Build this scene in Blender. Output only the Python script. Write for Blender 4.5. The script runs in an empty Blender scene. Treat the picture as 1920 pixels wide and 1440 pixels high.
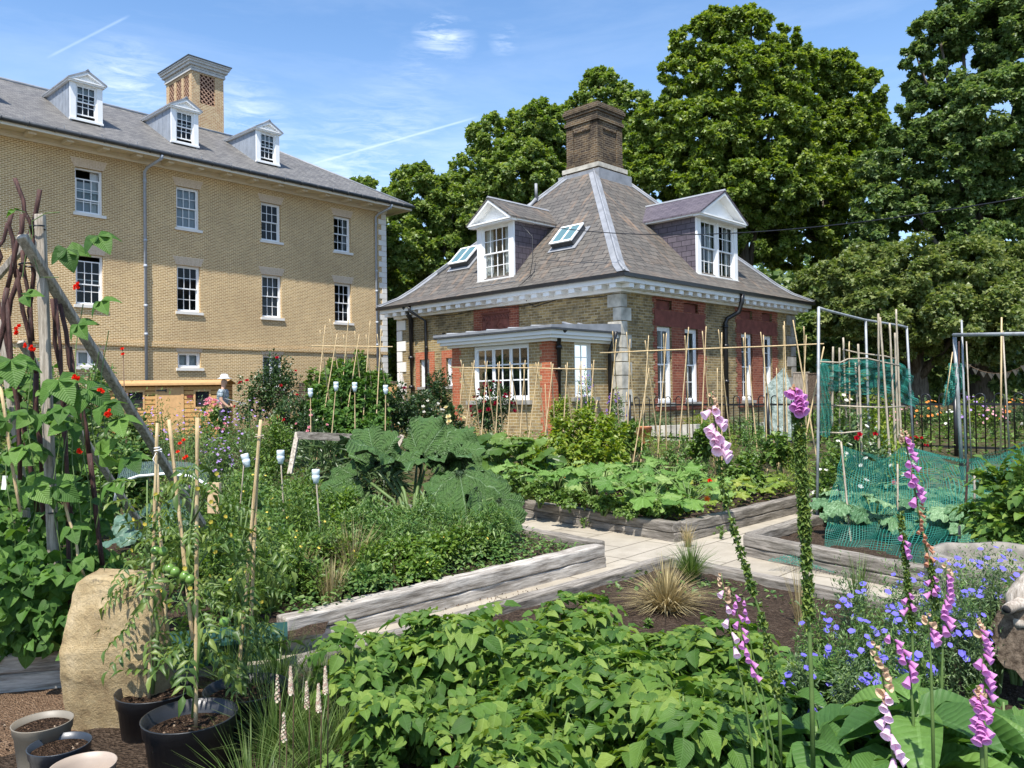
import bpy, math, random
import numpy as np
from math import radians as R_, sin, cos, pi
SC=bpy.context.scene; COL=SC.collection
rng=np.random.default_rng(7); random.seed(7)
def U(a,b,n=None): return rng.uniform(a,b,n)
# ---------------------------------------------------------------- camera
F=1490.0; H=1.6
CM=np.array([[0.99989,0.00019,-0.01483],[-0.01483,0.01305,-0.9998],[0.0,0.99991,0.01305]])
cd=bpy.data.cameras.new('camera'); cam=bpy.data.objects.new('camera',cd); COL.objects.link(cam)
cd.lens=F/1920*36; cd.sensor_width=36; cd.clip_end=600; cd.clip_start=0.05
from mathutils import Matrix, Vector
cam.matrix_world=Matrix(((CM[0][0],-CM[1][0],-CM[2][0],0),(CM[0][1],-CM[1][1],-CM[2][1],0),(CM[0][2],-CM[1][2],-CM[2][2],H),(0,0,0,1)))
SC.camera=cam
def ray(px,py): return CM.T@np.array([(px-960)/F,(py-720)/F,1.0])
def at(px,py,Y):
    d=ray(px,py); return np.array([0,0,H])+d*Y/d[1]
def gz(px,py,z=0.0):
    d=ray(px,py); return np.array([0,0,H])+d*(z-H)/d[2]
def terr(x,y):
    t=np.clip((np.asarray(y,float)-11.3)/3.2,0,1); return 0.44*t*t*(3-2*t)
# ---------------------------------------------------------------- objects
def tag(o,label=None,cat=None,group=None,kind=None):
    if label: o['label']=label
    if cat: o['category']=cat
    if group: o['group']=group
    if kind: o['kind']=kind
    return o
def thing(name,label,cat,loc=(0,0,0),rz=0,group=None):
    o=bpy.data.objects.new(name,None); COL.objects.link(o); o.location=loc; o.rotation_euler=(0,0,rz); o.empty_display_size=.1
    return tag(o,label,cat,group)
def copy_tree(o,parent=None):
    c=o.copy(); COL.objects.link(c)
    if parent is not None: c.parent=parent
    for ch in list(o.children): copy_tree(ch,c)
    return c
class FM:
    """fast mesh collector"""
    def __init__(s,f=None): s.v=[];s.q=[];s.t=[];s.qm=[];s.tm=[];s.n=0;s.f=f;s.sq=[];s.st=[];s.uvs={}
    def add(s,V,Fq=None,Ft=None,m=0,smooth=False):
        V=np.asarray(V,float).reshape(-1,3)
        if s.f is not None: V=np.array([s.f(*p) for p in V])
        if Fq is not None and len(Fq):
            Fq=np.asarray(Fq,int).reshape(-1,4); s.q.append(Fq+s.n); s.qm.append(np.full(len(Fq),m)); s.sq.append(np.full(len(Fq),smooth))
        if Ft is not None and len(Ft):
            Ft=np.asarray(Ft,int).reshape(-1,3); s.t.append(Ft+s.n); s.tm.append(np.full(len(Ft),m)); s.st.append(np.full(len(Ft),smooth))
        s.v.append(V); s.n+=len(V)
    def box(s,a0,a1,b0,b1,c0,c1,m=0):
        V=[(x,y,z) for x in (a0,a1) for y in (b0,b1) for z in (c0,c1)]
        s.add(V,[(0,1,3,2),(4,6,7,5),(0,4,5,1),(2,3,7,6),(0,2,6,4),(1,5,7,3)],m=m)
    def beam(s,p,q,w,h=None,m=0,up=(0,0,1)):
        h=h or w; p=np.array(p,float);q=np.array(q,float);d=q-p;L=np.linalg.norm(d);d/=L
        u=np.array(up,float)
        if abs(d@u)>.98: u=np.array([1.,0,0])
        x=np.cross(d,u);x/=np.linalg.norm(x);z=np.cross(x,d)
        V=[e+x*i*w/2+z*j*h/2 for e in (p,q) for i in (-1,1) for j in (-1,1)]
        s.add(V,[(0,1,3,2),(4,6,7,5),(0,4,5,1),(2,3,7,6),(0,2,6,4),(1,5,7,3)],m=m)
    def tube(s,pts,r,seg=6,m=0,cap=True,smooth=True):
        P=np.array(pts,float);n=len(P);r=np.broadcast_to(np.asarray(r,float),(n,))
        T=np.gradient(P,axis=0);T/=np.linalg.norm(T,axis=1)[:,None]+1e-9
        u=np.array([0,0,1.]) if abs(T[0][2])<.9 else np.array([1.,0,0])
        a=np.arange(seg)*2*pi/seg;V=[]
        for i in range(n):
            x=np.cross(T[i],u);x/=np.linalg.norm(x)+1e-9;y=np.cross(x,T[i])
            V.append(P[i]+r[i]*(np.cos(a)[:,None]*x+np.sin(a)[:,None]*y))
        V=np.concatenate(V);Q=[(i*seg+j,i*seg+(j+1)%seg,(i+1)*seg+(j+1)%seg,(i+1)*seg+j) for i in range(n-1) for j in range(seg)]
        if cap:
            V=np.vstack([V,P[0],P[-1]]);t=[(n*seg,(j+1)%seg,j) for j in range(seg)]+[(n*seg+1,(n-1)*seg+j,(n-1)*seg+(j+1)%seg) for j in range(seg)]
            s.add(V,Q,t,m=m,smooth=smooth)
        else: s.add(V,Q,m=m,smooth=smooth)
    def lathe(s,prof,seg=24,c=(0,0,0),m=0,smooth=True):
        a=np.arange(seg)*2*pi/seg;V=np.array([(c[0]+r*cos(t),c[1]+r*sin(t),c[2]+z) for r,z in prof for t in a])
        n=len(prof);Q=[(i*seg+j,i*seg+(j+1)%seg,(i+1)*seg+(j+1)%seg,(i+1)*seg+j) for i in range(n-1) for j in range(seg)]
        s.add(V,Q,m=m,smooth=smooth)
    def inst(s,tm,pos,Rm,sc,m=0,smooth=False):
        """tm=(V,Q,T) template; pos (N,3) Rm (N,3,3) sc (N,) or (N,3)"""
        V,Q,T=tm[:3];V=np.asarray(V,float);N=len(pos)
        s.uvs[s.n]=np.tile(np.asarray(tm[3] if len(tm)>3 else V[:,:2],np.float32),(N,1));sc=np.asarray(sc,float)
        if sc.ndim==0: sc=np.full(N,float(sc))
        if sc.ndim==1: sc=np.repeat(sc[:,None],3,1)
        W=np.einsum('nij,nvj->nvi',Rm,V[None]*sc[:,None,:])+np.asarray(pos)[:,None,:]
        k=len(V);off=(np.arange(N)*k)[:,None,None]
        q=(np.asarray(Q,int)[None]+off).reshape(-1,4) if len(Q) else None
        t=(np.asarray(T,int)[None]+off).reshape(-1,3) if len(T) else None
        f=s.f;s.f=None;s.add(W.reshape(-1,3),q,t,m=m,smooth=smooth);s.f=f
    def build(s,name,mats,parent=None,uv=False,leafuv=True):
        me=bpy.data.meshes.new(name)
        V=np.concatenate(s.v) if s.v else np.zeros((0,3))
        Q=np.concatenate(s.q) if s.q else np.zeros((0,4),int);T=np.concatenate(s.t) if s.t else np.zeros((0,3),int)
        nq,nt=len(Q),len(T)
        me.vertices.add(len(V));me.vertices.foreach_set('co',V.astype(np.float32).ravel())
        me.loops.add(nq*4+nt*3);me.loops.foreach_set('vertex_index',np.concatenate([Q.ravel(),T.ravel()]).astype(np.int32))
        me.polygons.add(nq+nt)
        me.polygons.foreach_set('loop_start',np.concatenate([np.arange(nq)*4,nq*4+np.arange(nt)*3]).astype(np.int32))
        mi=np.concatenate((s.qm+s.tm) if (s.qm or s.tm) else [np.zeros(0)]).astype(np.int32)
        me.polygons.foreach_set('material_index',mi)
        sm=np.concatenate(s.sq+s.st).astype(bool)
        me.polygons.foreach_set('use_smooth',sm)
        me.update(calc_edges=True)
        if uv:
            L=me.uv_layers.new(name='UVMap');uvs=np.zeros((len(me.loops),2),np.float32)
            for p in me.polygons:
                n=p.normal
                if abs(n.z)>.995: h=Vector((1,0,0));w=Vector((0,1,0))
                else:
                    h=Vector((0,0,1)).cross(n);h.normalize();
                    if abs(h.x)>abs(h.y):
                        if h.x<0:h=-h
                    elif h.y<0:h=-h
                    w=n.cross(h); 
                    if w.z<0:w=-w
                for li in p.loop_indices:
                    c=me.vertices[me.loops[li].vertex_index].co;uvs[li]=(c.dot(h),c.dot(w))
            L.data.foreach_set('uv',uvs.ravel())
        elif s.uvs and leafuv:
            A=np.zeros((len(V),2),np.float32)
            for k,a in s.uvs.items(): A[k:k+len(a)]=a
            L=me.uv_layers.new(name='UVMap');vi=np.concatenate([Q.ravel(),T.ravel()]).astype(int);L.data.foreach_set('uv',A[vi].ravel())
        for m in (mats if isinstance(mats,(list,tuple)) else [mats]): me.materials.append(m)
        o=bpy.data.objects.new(name,me);COL.objects.link(o)
        if parent is not None:o.parent=parent
        return o
def norm(a): return a/(np.linalg.norm(a,axis=-1,keepdims=True)+1e-9)
def frames(d,up=None):
    """rotation matrices: local Y=d, Z near up"""
    d=norm(np.asarray(d,float));N=len(d)
    up=np.tile([0,0,1.],(N,1)) if up is None else np.asarray(up,float)
    x=np.cross(d,up);bad=np.linalg.norm(x,axis=1)<1e-3;x[bad]=[1,0,0];x=norm(x);z=np.cross(x,d)
    return np.stack([x,d,z],axis=2)
def rnd_dir(n,zlo=-1,zhi=1):
    z=U(zlo,zhi,n);a=U(0,2*pi,n);r=np.sqrt(np.maximum(0,1-z*z));return np.stack([r*np.cos(a),r*np.sin(a),z],1)
# ---------------------------------------------------------------- materials
def M_(name):
    m=bpy.data.materials.new(name);m.use_nodes=True;nt=m.node_tree;b=nt.nodes['Principled BSDF'];return m,nt,b
def nd(nt,t,**k):
    n=nt.nodes.new(t)
    for a,v in k.items():
        if a in n.inputs: n.inputs[a].default_value=v
        else: setattr(n,a,v)
    return n
def c4(c): return (c[0],c[1],c[2],1)
def coord(nt,kind='Object',scale=None,mp=None):
    t=nd(nt,'ShaderNodeTexCoord');o=t.outputs[kind]
    if scale is not None:
        m=nd(nt,'ShaderNodeMapping');m.inputs['Scale'].default_value=scale;nt.links.new(o,m.inputs[0]);o=m.outputs[0]
    return o
def ramp(nt,src,stops):
    r=nd(nt,'ShaderNodeValToRGB');e=r.color_ramp.elements
    while len(e)<len(stops): e.new(.5)
    for i,(p,c) in enumerate(stops): e[i].position=p;e[i].color=c4(c)
    nt.links.new(src,r.inputs[0]);return r.outputs[0]
def mixc(nt,fac,a,b,mode='MIX'):
    m=nd(nt,'ShaderNodeMix',data_type='RGBA',blend_type=mode)
    for i,x in ((0,fac),(6,a),(7,b)):
        if hasattr(x,'is_linked') or isinstance(x,bpy.types.NodeSocket): nt.links.new(x,m.inputs[i])
        elif i==0: m.inputs[0].default_value=x
        else: m.inputs[i].default_value=c4(x)
    return m.outputs[2]
def noise(nt,co,sc,det=4,rough=.55):
    n=nd(nt,'ShaderNodeTexNoise');n.inputs['Scale'].default_value=sc;n.inputs['Detail'].default_value=det;n.inputs['Roughness'].default_value=rough
    if co is not None: nt.links.new(co,n.inputs['Vector'])
    return n.outputs[0]
def bump(nt,b,h,st=.4,dist=.02):
    n=nd(nt,'ShaderNodeBump');n.inputs['Strength'].default_value=st;n.inputs['Distance'].default_value=dist
    nt.links.new(h,n.inputs['Height']);nt.links.new(n.outputs[0],b.inputs['Normal'])
def plain(name,c,rough=.6,metal=0,var=.25,sc=8,spec=.5,bmp=.15):
    m,nt,b=M_(name);co=coord(nt);n=noise(nt,co,sc)
    cl=ramp(nt,n,[(.3,tuple(x*(1-var) for x in c)),(.7,tuple(min(1,x*(1+var)) for x in c))])
    nt.links.new(cl,b.inputs['Base Color']);b.inputs['Roughness'].default_value=rough;b.inputs['Metallic'].default_value=metal
    b.inputs['Specular IOR Level'].default_value=spec
    if bmp: bump(nt,b,noise(nt,co,sc*6),bmp,.005)
    return m
def brickm(name,c1,c2,mort,w=.225,h=.075,ms=.012,dirt=(.1,.09,.07),damt=.35,dsc=1.2,bst=.5,pale=None):
    m,nt,b=M_(name);uv=coord(nt,'UV')
    br=nd(nt,'ShaderNodeTexBrick');br.offset=.5;br.inputs['Scale'].default_value=1;br.inputs['Brick Width'].default_value=w;br.inputs['Row Height'].default_value=h
    br.inputs['Mortar Size'].default_value=ms;br.inputs['Mortar Smooth'].default_value=.3;br.inputs['Bias'].default_value=-.1
    br.inputs['Color1'].default_value=c4(c1);br.inputs['Color2'].default_value=c4(c2);br.inputs['Mortar'].default_value=c4(mort);nt.links.new(uv,br.inputs['Vector'])
    n=noise(nt,uv,dsc,6,.65);f=ramp(nt,n,[(.42,(0,0,0)),(.68,(1,1,1))])
    mm=nd(nt,'ShaderNodeMath',operation='MULTIPLY');nt.links.new(f,mm.inputs[0]);mm.inputs[1].default_value=damt
    c=mixc(nt,mm.outputs[0],br.outputs[0],dirt)
    n2=noise(nt,uv,18,3);c=mixc(nt,.45,c,ramp(nt,n2,[(.3,(.35,.35,.35)),(.7,(.75,.75,.75))]),'OVERLAY')
    if pale:
        n3=noise(nt,uv,.9,5,.7);c=mixc(nt,ramp(nt,n3,[(.55,(0,0,0)),(.75,(.5,.5,.5))]),c,pale)
    nt.links.new(c,b.inputs['Base Color']);b.inputs['Roughness'].default_value=.9;b.inputs['Specular IOR Level'].default_value=.2
    hh=nd(nt,'ShaderNodeMath',operation='SUBTRACT');hh.inputs[0].default_value=1;nt.links.new(br.outputs['Fac'],hh.inputs[1])
    h2=nd(nt,'ShaderNodeMath',operation='MULTIPLY_ADD');nt.links.new(n2,h2.inputs[0]);h2.inputs[1].default_value=.5;nt.links.new(hh.outputs[0],h2.inputs[2])
    bump(nt,b,h2.outputs[0],bst,.012);return m
def slatem(name,c1,c2,mort,w,h,streak,samt,lich=None):
    m,nt,b=M_(name);uv=coord(nt,'UV')
    br=nd(nt,'ShaderNodeTexBrick');br.offset=.5;br.inputs['Scale'].default_value=1;br.inputs['Brick Width'].default_value=w;br.inputs['Row Height'].default_value=h
    br.inputs['Mortar Size'].default_value=h*.065;br.inputs['Mortar Smooth'].default_value=.1
    br.inputs['Color1'].default_value=c4(c1);br.inputs['Color2'].default_value=c4(c2);br.inputs['Mortar'].default_value=c4(mort);nt.links.new(uv,br.inputs['Vector'])
    mp=nd(nt,'ShaderNodeMapping');mp.inputs['Scale'].default_value=(4.5,.45,1);nt.links.new(uv,mp.inputs[0])
    n=noise(nt,mp.outputs[0],1,4,.6);f=ramp(nt,n,[(.5,(0,0,0)),(.68,(1,1,1))])
    n2=noise(nt,uv,.5,3);f2=ramp(nt,n2,[(.4,(0,0,0)),(.65,(samt,samt,samt))])
    mm=nd(nt,'ShaderNodeMath',operation='MULTIPLY');nt.links.new(f,mm.inputs[0]);nt.links.new(f2,mm.inputs[1])
    c=mixc(nt,mm.outputs[0],br.outputs[0],streak)
    n3=noise(nt,uv,9,5,.7);c=mixc(nt,.5,c,ramp(nt,n3,[(.3,(.3,.3,.3)),(.7,(.7,.7,.7))]),'OVERLAY')
    if lich: c=mixc(nt,ramp(nt,noise(nt,uv,2.2,6,.75),[(.52,(0,0,0)),(.72,(.6,.6,.6))]),c,lich)
    nt.links.new(c,b.inputs['Base Color']);b.inputs['Roughness'].default_value=.6;b.inputs['Specular IOR Level'].default_value=.35
    # stepped courses: each row rises toward its lower edge
    sx=nd(nt,'ShaderNodeSeparateXYZ');nt.links.new(uv,sx.inputs[0]);dv=nd(nt,'ShaderNodeMath',operation='DIVIDE');nt.links.new(sx.outputs[1],dv.inputs[0]);dv.inputs[1].default_value=h
    fr=nd(nt,'ShaderNodeMath',operation='FRACT');nt.links.new(dv.outputs[0],fr.inputs[0]);sb=nd(nt,'ShaderNodeMath',operation='SUBTRACT');sb.inputs[0].default_value=1;nt.links.new(fr.outputs[0],sb.inputs[1])
    bump(nt,b,sb.outputs[0],.5,.02);return m
def leafm(name,stops,trans=.35,rough=.45,spec=.35,vein=False):
    m,nt,b=M_(name);g=nd(nt,'ShaderNodeNewGeometry');col=ramp(nt,g.outputs['Random Per Island'],stops)
    if vein:
        n=noise(nt,coord(nt),60,3);col=mixc(nt,.25,col,ramp(nt,n,[(.3,(.3,.3,.3)),(.7,(.7,.7,.7))]),'OVERLAY')
        def mth(op,a,c=None,e=None):
            q=nd(nt,'ShaderNodeMath',operation=op)
            for i,x in enumerate((a,c,e)):
                if x is None: continue
                if isinstance(x,bpy.types.NodeSocket): nt.links.new(x,q.inputs[i])
                else: q.inputs[i].default_value=x
            return q.outputs[0]
        sx=nd(nt,'ShaderNodeSeparateXYZ');nt.links.new(coord(nt,'UV'),sx.inputs[0]);ax=mth('ABSOLUTE',sx.outputs[0])
        side=mth('PINGPONG',mth('SUBTRACT',sx.outputs[1],mth('MULTIPLY',ax,.9)),.085);sv=mth('LESS_THAN',side,.0085)
        mid=mth('LESS_THAN',ax,.018);vn=mth('MAXIMUM',mth('MULTIPLY',sv,.55),mid)
        hs0=nd(nt,'ShaderNodeHueSaturation');hs0.inputs['Value'].default_value=1.7;hs0.inputs['Saturation'].default_value=.85;nt.links.new(col,hs0.inputs['Color']);col=mixc(nt,mth('MULTIPLY',vn,.32),col,hs0.outputs[0])
        hh=mth('ADD',mth('MULTIPLY',mth('SINE',mth('MULTIPLY',side,37)),1.0),mth('MULTIPLY',n,.4));bump(nt,b,hh,.4,.005)
    nt.links.new(col,b.inputs['Base Color']);b.inputs['Roughness'].default_value=rough;b.inputs['Specular IOR Level'].default_value=spec
    if trans:
        t=nd(nt,'ShaderNodeBsdfTranslucent');hs=nd(nt,'ShaderNodeHueSaturation');hs.inputs['Hue'].default_value=.49;hs.inputs['Saturation'].default_value=1.15;hs.inputs['Value'].default_value=1.3
        nt.links.new(col,hs.inputs['Color']);nt.links.new(hs.outputs[0],t.inputs[0])
        mx=nd(nt,'ShaderNodeMixShader');mx.inputs[0].default_value=trans;nt.links.new(b.outputs[0],mx.inputs[1]);nt.links.new(t.outputs[0],mx.inputs[2])
        nt.links.new(mx.outputs[0],nt.nodes['Material Output'].inputs[0])
    return m
def woodm(name,c1,c2,sc=1.0,axis=0,rough=.85,crack=(.03,.025,.02)):
    """grain runs along local axis"""
    m,nt,b=M_(name);s=[24*sc]*3;s[axis]=2.2*sc;co=coord(nt,'Object',tuple(s))
    n=noise(nt,co,1.5,8,.7);c=ramp(nt,n,[(.25,crack),(.4,c1),(.62,c2),(.8,tuple(min(1,x*1.25) for x in c2))])
    n2=noise(nt,coord(nt),2.0,4);c=mixc(nt,.5,c,ramp(nt,n2,[(.3,(.36,.36,.36)),(.7,(.68,.68,.68))]),'OVERLAY')
    nt.links.new(c,b.inputs['Base Color']);b.inputs['Roughness'].default_value=rough;b.inputs['Specular IOR Level'].default_value=.2;bump(nt,b,n,.7,.012);return m
MT={}
MT['L_brick']=brickm('buff_brick',(.33,.195,.075),(.48,.305,.125),(.80,.64,.39),w=.165,h=.0577,ms=.0115,dirt=(.25,.17,.10),damt=.4,dsc=.35,bst=.3)
MT['tower_brick']=brickm('tower_buff_brick',(.34,.21,.10),(.47,.33,.17),(.60,.5,.34),w=.19,h=.065,ms=.011,dirt=(.3,.14,.07),damt=.4,dsc=3,bst=.3)
MT['L_lintel']=brickm('gauged_brick',(.55,.42,.29),(.60,.46,.32),(.66,.55,.42),w=.05,h=2,ms=.005,dirt=(.5,.36,.25),damt=.3,bst=.15)
MT['stock']=brickm('stock_brick',(.19,.13,.055),(.42,.30,.13),(.40,.34,.22),w=.225,h=.079,ms=.012,dirt=(.06,.052,.035),damt=.7,dsc=1.6,bst=.8,pale=(.35,.30,.2))
MT['bay_brick']=brickm('bay_stock_brick',(.30,.20,.085),(.42,.30,.13),(.50,.42,.27),w=.225,h=.079,ms=.012,dirt=(.12,.10,.07),damt=.6,dsc=2.4,bst=.6)
MT['chim_brick']=brickm('chimney_brick',(.06,.04,.028),(.17,.11,.055),(.24,.20,.14),w=.22,h=.078,ms=.013,dirt=(.028,.022,.018),damt=.85,dsc=1.3,bst=1.0,pale=(.26,.19,.09))
MT['red']=brickm('red_brick',(.17,.045,.028),(.31,.10,.055),(.33,.2,.14),w=.22,h=.075,ms=.007,dirt=(.14,.05,.035),damt=.6,dsc=1.6,bst=.5)
MT['redb']=brickm('bright_red_brick',(.36,.095,.045),(.47,.15,.07),(.42,.28,.18),w=.22,h=.075,ms=.007,dirt=(.3,.09,.05),damt=.5,dsc=1.6,bst=.5)
MT['rubbed_shade']=plain('rubbed_brick_recess_shade',(.17,.05,.035),.9,var=.3,sc=5)
MT['terra']=plain('terracotta_panel',(.16,.05,.035),.8,var=.35,sc=7)
MT['slateC']=slatem('brown_slate',(.09,.082,.07),(.135,.122,.103),(.02,.017,.015),.42,.215,(.27,.18,.115),1.0,(.15,.125,.105))
MT['slateD']=slatem('purple_slate',(.085,.07,.085),(.125,.105,.12),(.03,.026,.03),.34,.17,(.2,.17,.16),.2)
MT['slateL']=slatem('grey_slate',(.105,.10,.095),(.19,.18,.165),(.04,.04,.037),.21,.13,(.07,.065,.055),.6,(.24,.235,.21))
MT['lead']=plain('lead_sheet',(.24,.25,.265),.55,var=.22,sc=3)
MT['leadD']=plain('weathered_lead_cheek',(.27,.30,.34),.5,var=.15,sc=3)
MT['white']=plain('white_paint',(.82,.82,.80),.45,var=.03,sc=3,bmp=0)
MT['cream']=plain('cream_paint',(.72,.66,.54),.6,var=.05,sc=2,bmp=.03)
MT['stone']=plain('portland_stone',(.46,.43,.36),.85,var=.38,sc=3.5)
MT['stoneD']=plain('dark_weathered_stone',(.30,.285,.25),.9,var=.45,sc=3)
MT['white_stone']=plain('white_render_quoin',(.74,.71,.64),.8,var=.08,sc=2)
MT['black']=plain('black_iron_paint',(.012,.012,.013),.35,var=.3,bmp=.05)
MT['greyp']=plain('grey_pipe_paint',(.36,.39,.43),.45,var=.12)
MT['gutter']=plain('dark_grey_gutter',(.045,.05,.055),.5,var=.3)
MT['galv']=plain('galvanised_steel',(.30,.315,.32),.6,metal=.3,var=.3)
MT['dark']=plain('dark_room',(.012,.012,.013),.9,var=.2,bmp=0)
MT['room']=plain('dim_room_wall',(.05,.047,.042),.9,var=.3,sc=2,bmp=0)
def curt(name,c):
    m,nt,b=M_(name);b.inputs['Base Color'].default_value=c4(c);b.inputs['Roughness'].default_value=.9;return m
MT['curt']=curt('white_curtain',(.62,.62,.60));MT['curtG']=curt('grey_curtain',(.22,.225,.23));MT['blind']=curt('grey_blind',(.42,.45,.48))
def glassm(name,tint=(.75,.8,.8),refl=.0):
    m,nt,b=M_(name);nt.nodes.remove(b);t=nd(nt,'ShaderNodeBsdfTransparent');t.inputs[0].default_value=c4(tint)
    g=nd(nt,'ShaderNodeBsdfGlossy');g.inputs['Roughness'].default_value=.02;g.inputs[0].default_value=(1,1,1,1)
    fr=nd(nt,'ShaderNodeFresnel');fr.inputs[0].default_value=1.33;a=nd(nt,'ShaderNodeMath',operation='ADD',use_clamp=True);nt.links.new(fr.outputs[0],a.inputs[0]);a.inputs[1].default_value=refl
    mx=nd(nt,'ShaderNodeMixShader');nt.links.new(a.outputs[0],mx.inputs[0]);nt.links.new(t.outputs[0],mx.inputs[1]);nt.links.new(g.outputs[0],mx.inputs[2])
    nt.links.new(mx.outputs[0],nt.nodes['Material Output'].inputs[0]);return m
MT['glass']=glassm('window_glass')
# ---------------------------------------------------------------- world + sun
SUN_AZ=-104.0;SUN_EL=61.0   # direction towards sun (math azimuth)
w=bpy.data.worlds.new('World');SC.world=w;w.use_nodes=True;nt=w.node_tree
bg=nt.nodes['Background'];sky=nd(nt,'ShaderNodeTexSky',sky_type='NISHITA');sky.sun_disc=False;sky.sun_elevation=R_(SUN_EL);sky.sun_rotation=R_(90-SUN_AZ)
sky.air_density=1.0;sky.dust_density=.6;sky.ozone_density=2.2;sky.altitude=0
tc=nd(nt,'ShaderNodeTexCoord');gen=tc.outputs['Generated']
hs=nd(nt,'ShaderNodeHueSaturation');hs.inputs['Saturation'].default_value=1.13;hs.inputs['Value'].default_value=1.42;nt.links.new(sky.outputs[0],hs.inputs['Color'])
mp=nd(nt,'ShaderNodeMapping');mp.inputs['Scale'].default_value=(1.0,1.4,5.5);mp.inputs['Rotation'].default_value=(.2,.75,.25);nt.links.new(gen,mp.inputs[0])
n=nd(nt,'ShaderNodeTexNoise');n.inputs['Scale'].default_value=2.6;n.inputs['Detail'].default_value=9;n.inputs['Roughness'].default_value=.62;n.inputs['Distortion'].default_value=.35;nt.links.new(mp.outputs[0],n.inputs[0])
cr=ramp(nt,n.outputs[0],[(.45,(0,0,0)),(.80,(.34,.34,.34))])
sx=nd(nt,'ShaderNodeSeparateXYZ');nt.links.new(gen,sx.inputs[0])
lowr=ramp(nt,sx.outputs[2],[(.02,(1,1,1)),(.42,(.45,.45,.45))])
fm=nd(nt,'ShaderNodeMath',operation='MULTIPLY');nt.links.new(cr,fm.inputs[0]);nt.links.new(lowr,fm.inputs[1])
CW=(6.8,7.6,8.8)
col=mixc(nt,fm.outputs[0],hs.outputs[0],CW)
hz=ramp(nt,sx.outputs[2],[(0.0,(.42,.42,.42)),(.42,(0,0,0))])
col=mixc(nt,hz,col,(4.6,6.0,8.6))
def dirn(px,py): d=ray(px,py);return d/np.linalg.norm(d)
def trail(col,a,b,wd,amt,soft=2.5):
    d1=dirn(*a);d2=dirn(*b);nn=np.cross(d1,d2);nn/=np.linalg.norm(nn);mid=d1+d2;mid/=np.linalg.norm(mid);ha=math.acos(float(d1@d2))/2
    def dot(v):
        x=nd(nt,'ShaderNodeVectorMath',operation='DOT_PRODUCT');nt.links.new(gen,x.inputs[0]);x.inputs[1].default_value=tuple(v);return x.outputs['Value']
    ab=nd(nt,'ShaderNodeMath',operation='ABSOLUTE');nt.links.new(dot(nn),ab.inputs[0])
    r=nd(nt,'ShaderNodeMapRange');nt.links.new(ab.outputs[0],r.inputs[0]);r.inputs[1].default_value=0;r.inputs[2].default_value=wd;r.inputs[3].default_value=amt;r.inputs[4].default_value=0
    r2=nd(nt,'ShaderNodeMapRange');nt.links.new(dot(mid),r2.inputs[0]);r2.inputs[1].default_value=cos(ha);r2.inputs[2].default_value=cos(ha*.75)
    m=nd(nt,'ShaderNodeMath',operation='MULTIPLY');nt.links.new(r.outputs[0],m.inputs[0]);nt.links.new(r2.outputs[0],m.inputs[1])
    return mixc(nt,m.outputs[0],col,(5.5,6.8,9.0))
col=trail(col,(570,312),(900,218),.0018,.5)
col=trail(col,(85,110),(245,28),.0018,.28)
col=trail(col,(600,420),(940,240),.03,.15)
def puff(col,c,rad,amt):
    d=dirn(*c);x=nd(nt,'ShaderNodeVectorMath',operation='DISTANCE');nt.links.new(gen,x.inputs[0]);x.inputs[1].default_value=tuple(d)
    r=nd(nt,'ShaderNodeMapRange');nt.links.new(x.outputs['Value'],r.inputs[0]);r.inputs[1].default_value=0;r.inputs[2].default_value=rad;r.inputs[3].default_value=1;r.inputs[4].default_value=0
    n=nd(nt,'ShaderNodeTexNoise');n.inputs['Scale'].default_value=17;n.inputs['Detail'].default_value=12;n.inputs['Roughness'].default_value=.68;n.inputs['Distortion'].default_value=.5;nt.links.new(mp.outputs[0],n.inputs[0])
    f=ramp(nt,n.outputs[0],[(.42,(0,0,0)),(.66,(amt,amt,amt))]);m=nd(nt,'ShaderNodeMath',operation='MULTIPLY');nt.links.new(f,m.inputs[0]);nt.links.new(r.outputs[0],m.inputs[1])
    return mixc(nt,m.outputs[0],col,CW)
for c,rd,am in (((815,62),.028,.75),((850,72),.03,.5),((790,120),.04,.2),((945,75),.02,.5),((240,165),.06,.65),((460,230),.06,.65),((640,330),.10,.5),((760,270),.10,.3)): col=puff(col,c,rd,am)
nt.links.new(col,bg.inputs[0]);bg.inputs[1].default_value=.115
sd=bpy.data.lights.new('sun','SUN');sd.energy=5.0;sd.angle=R_(.55);sd.color=(1,.955,.89);so=bpy.data.objects.new('sun',sd);COL.objects.link(so)
el=R_(SUN_EL);az=R_(SUN_AZ);dv=Vector((-cos(el)*cos(az),-cos(el)*sin(az),-sin(el)));so.rotation_euler=dv.to_track_quat('-Z','Y').to_euler();so.location=(0,-10,30)
SC.view_settings.view_transform='Standard';SC.view_settings.look='None';SC.view_settings.exposure=.62;SC.view_settings.gamma=1
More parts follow.
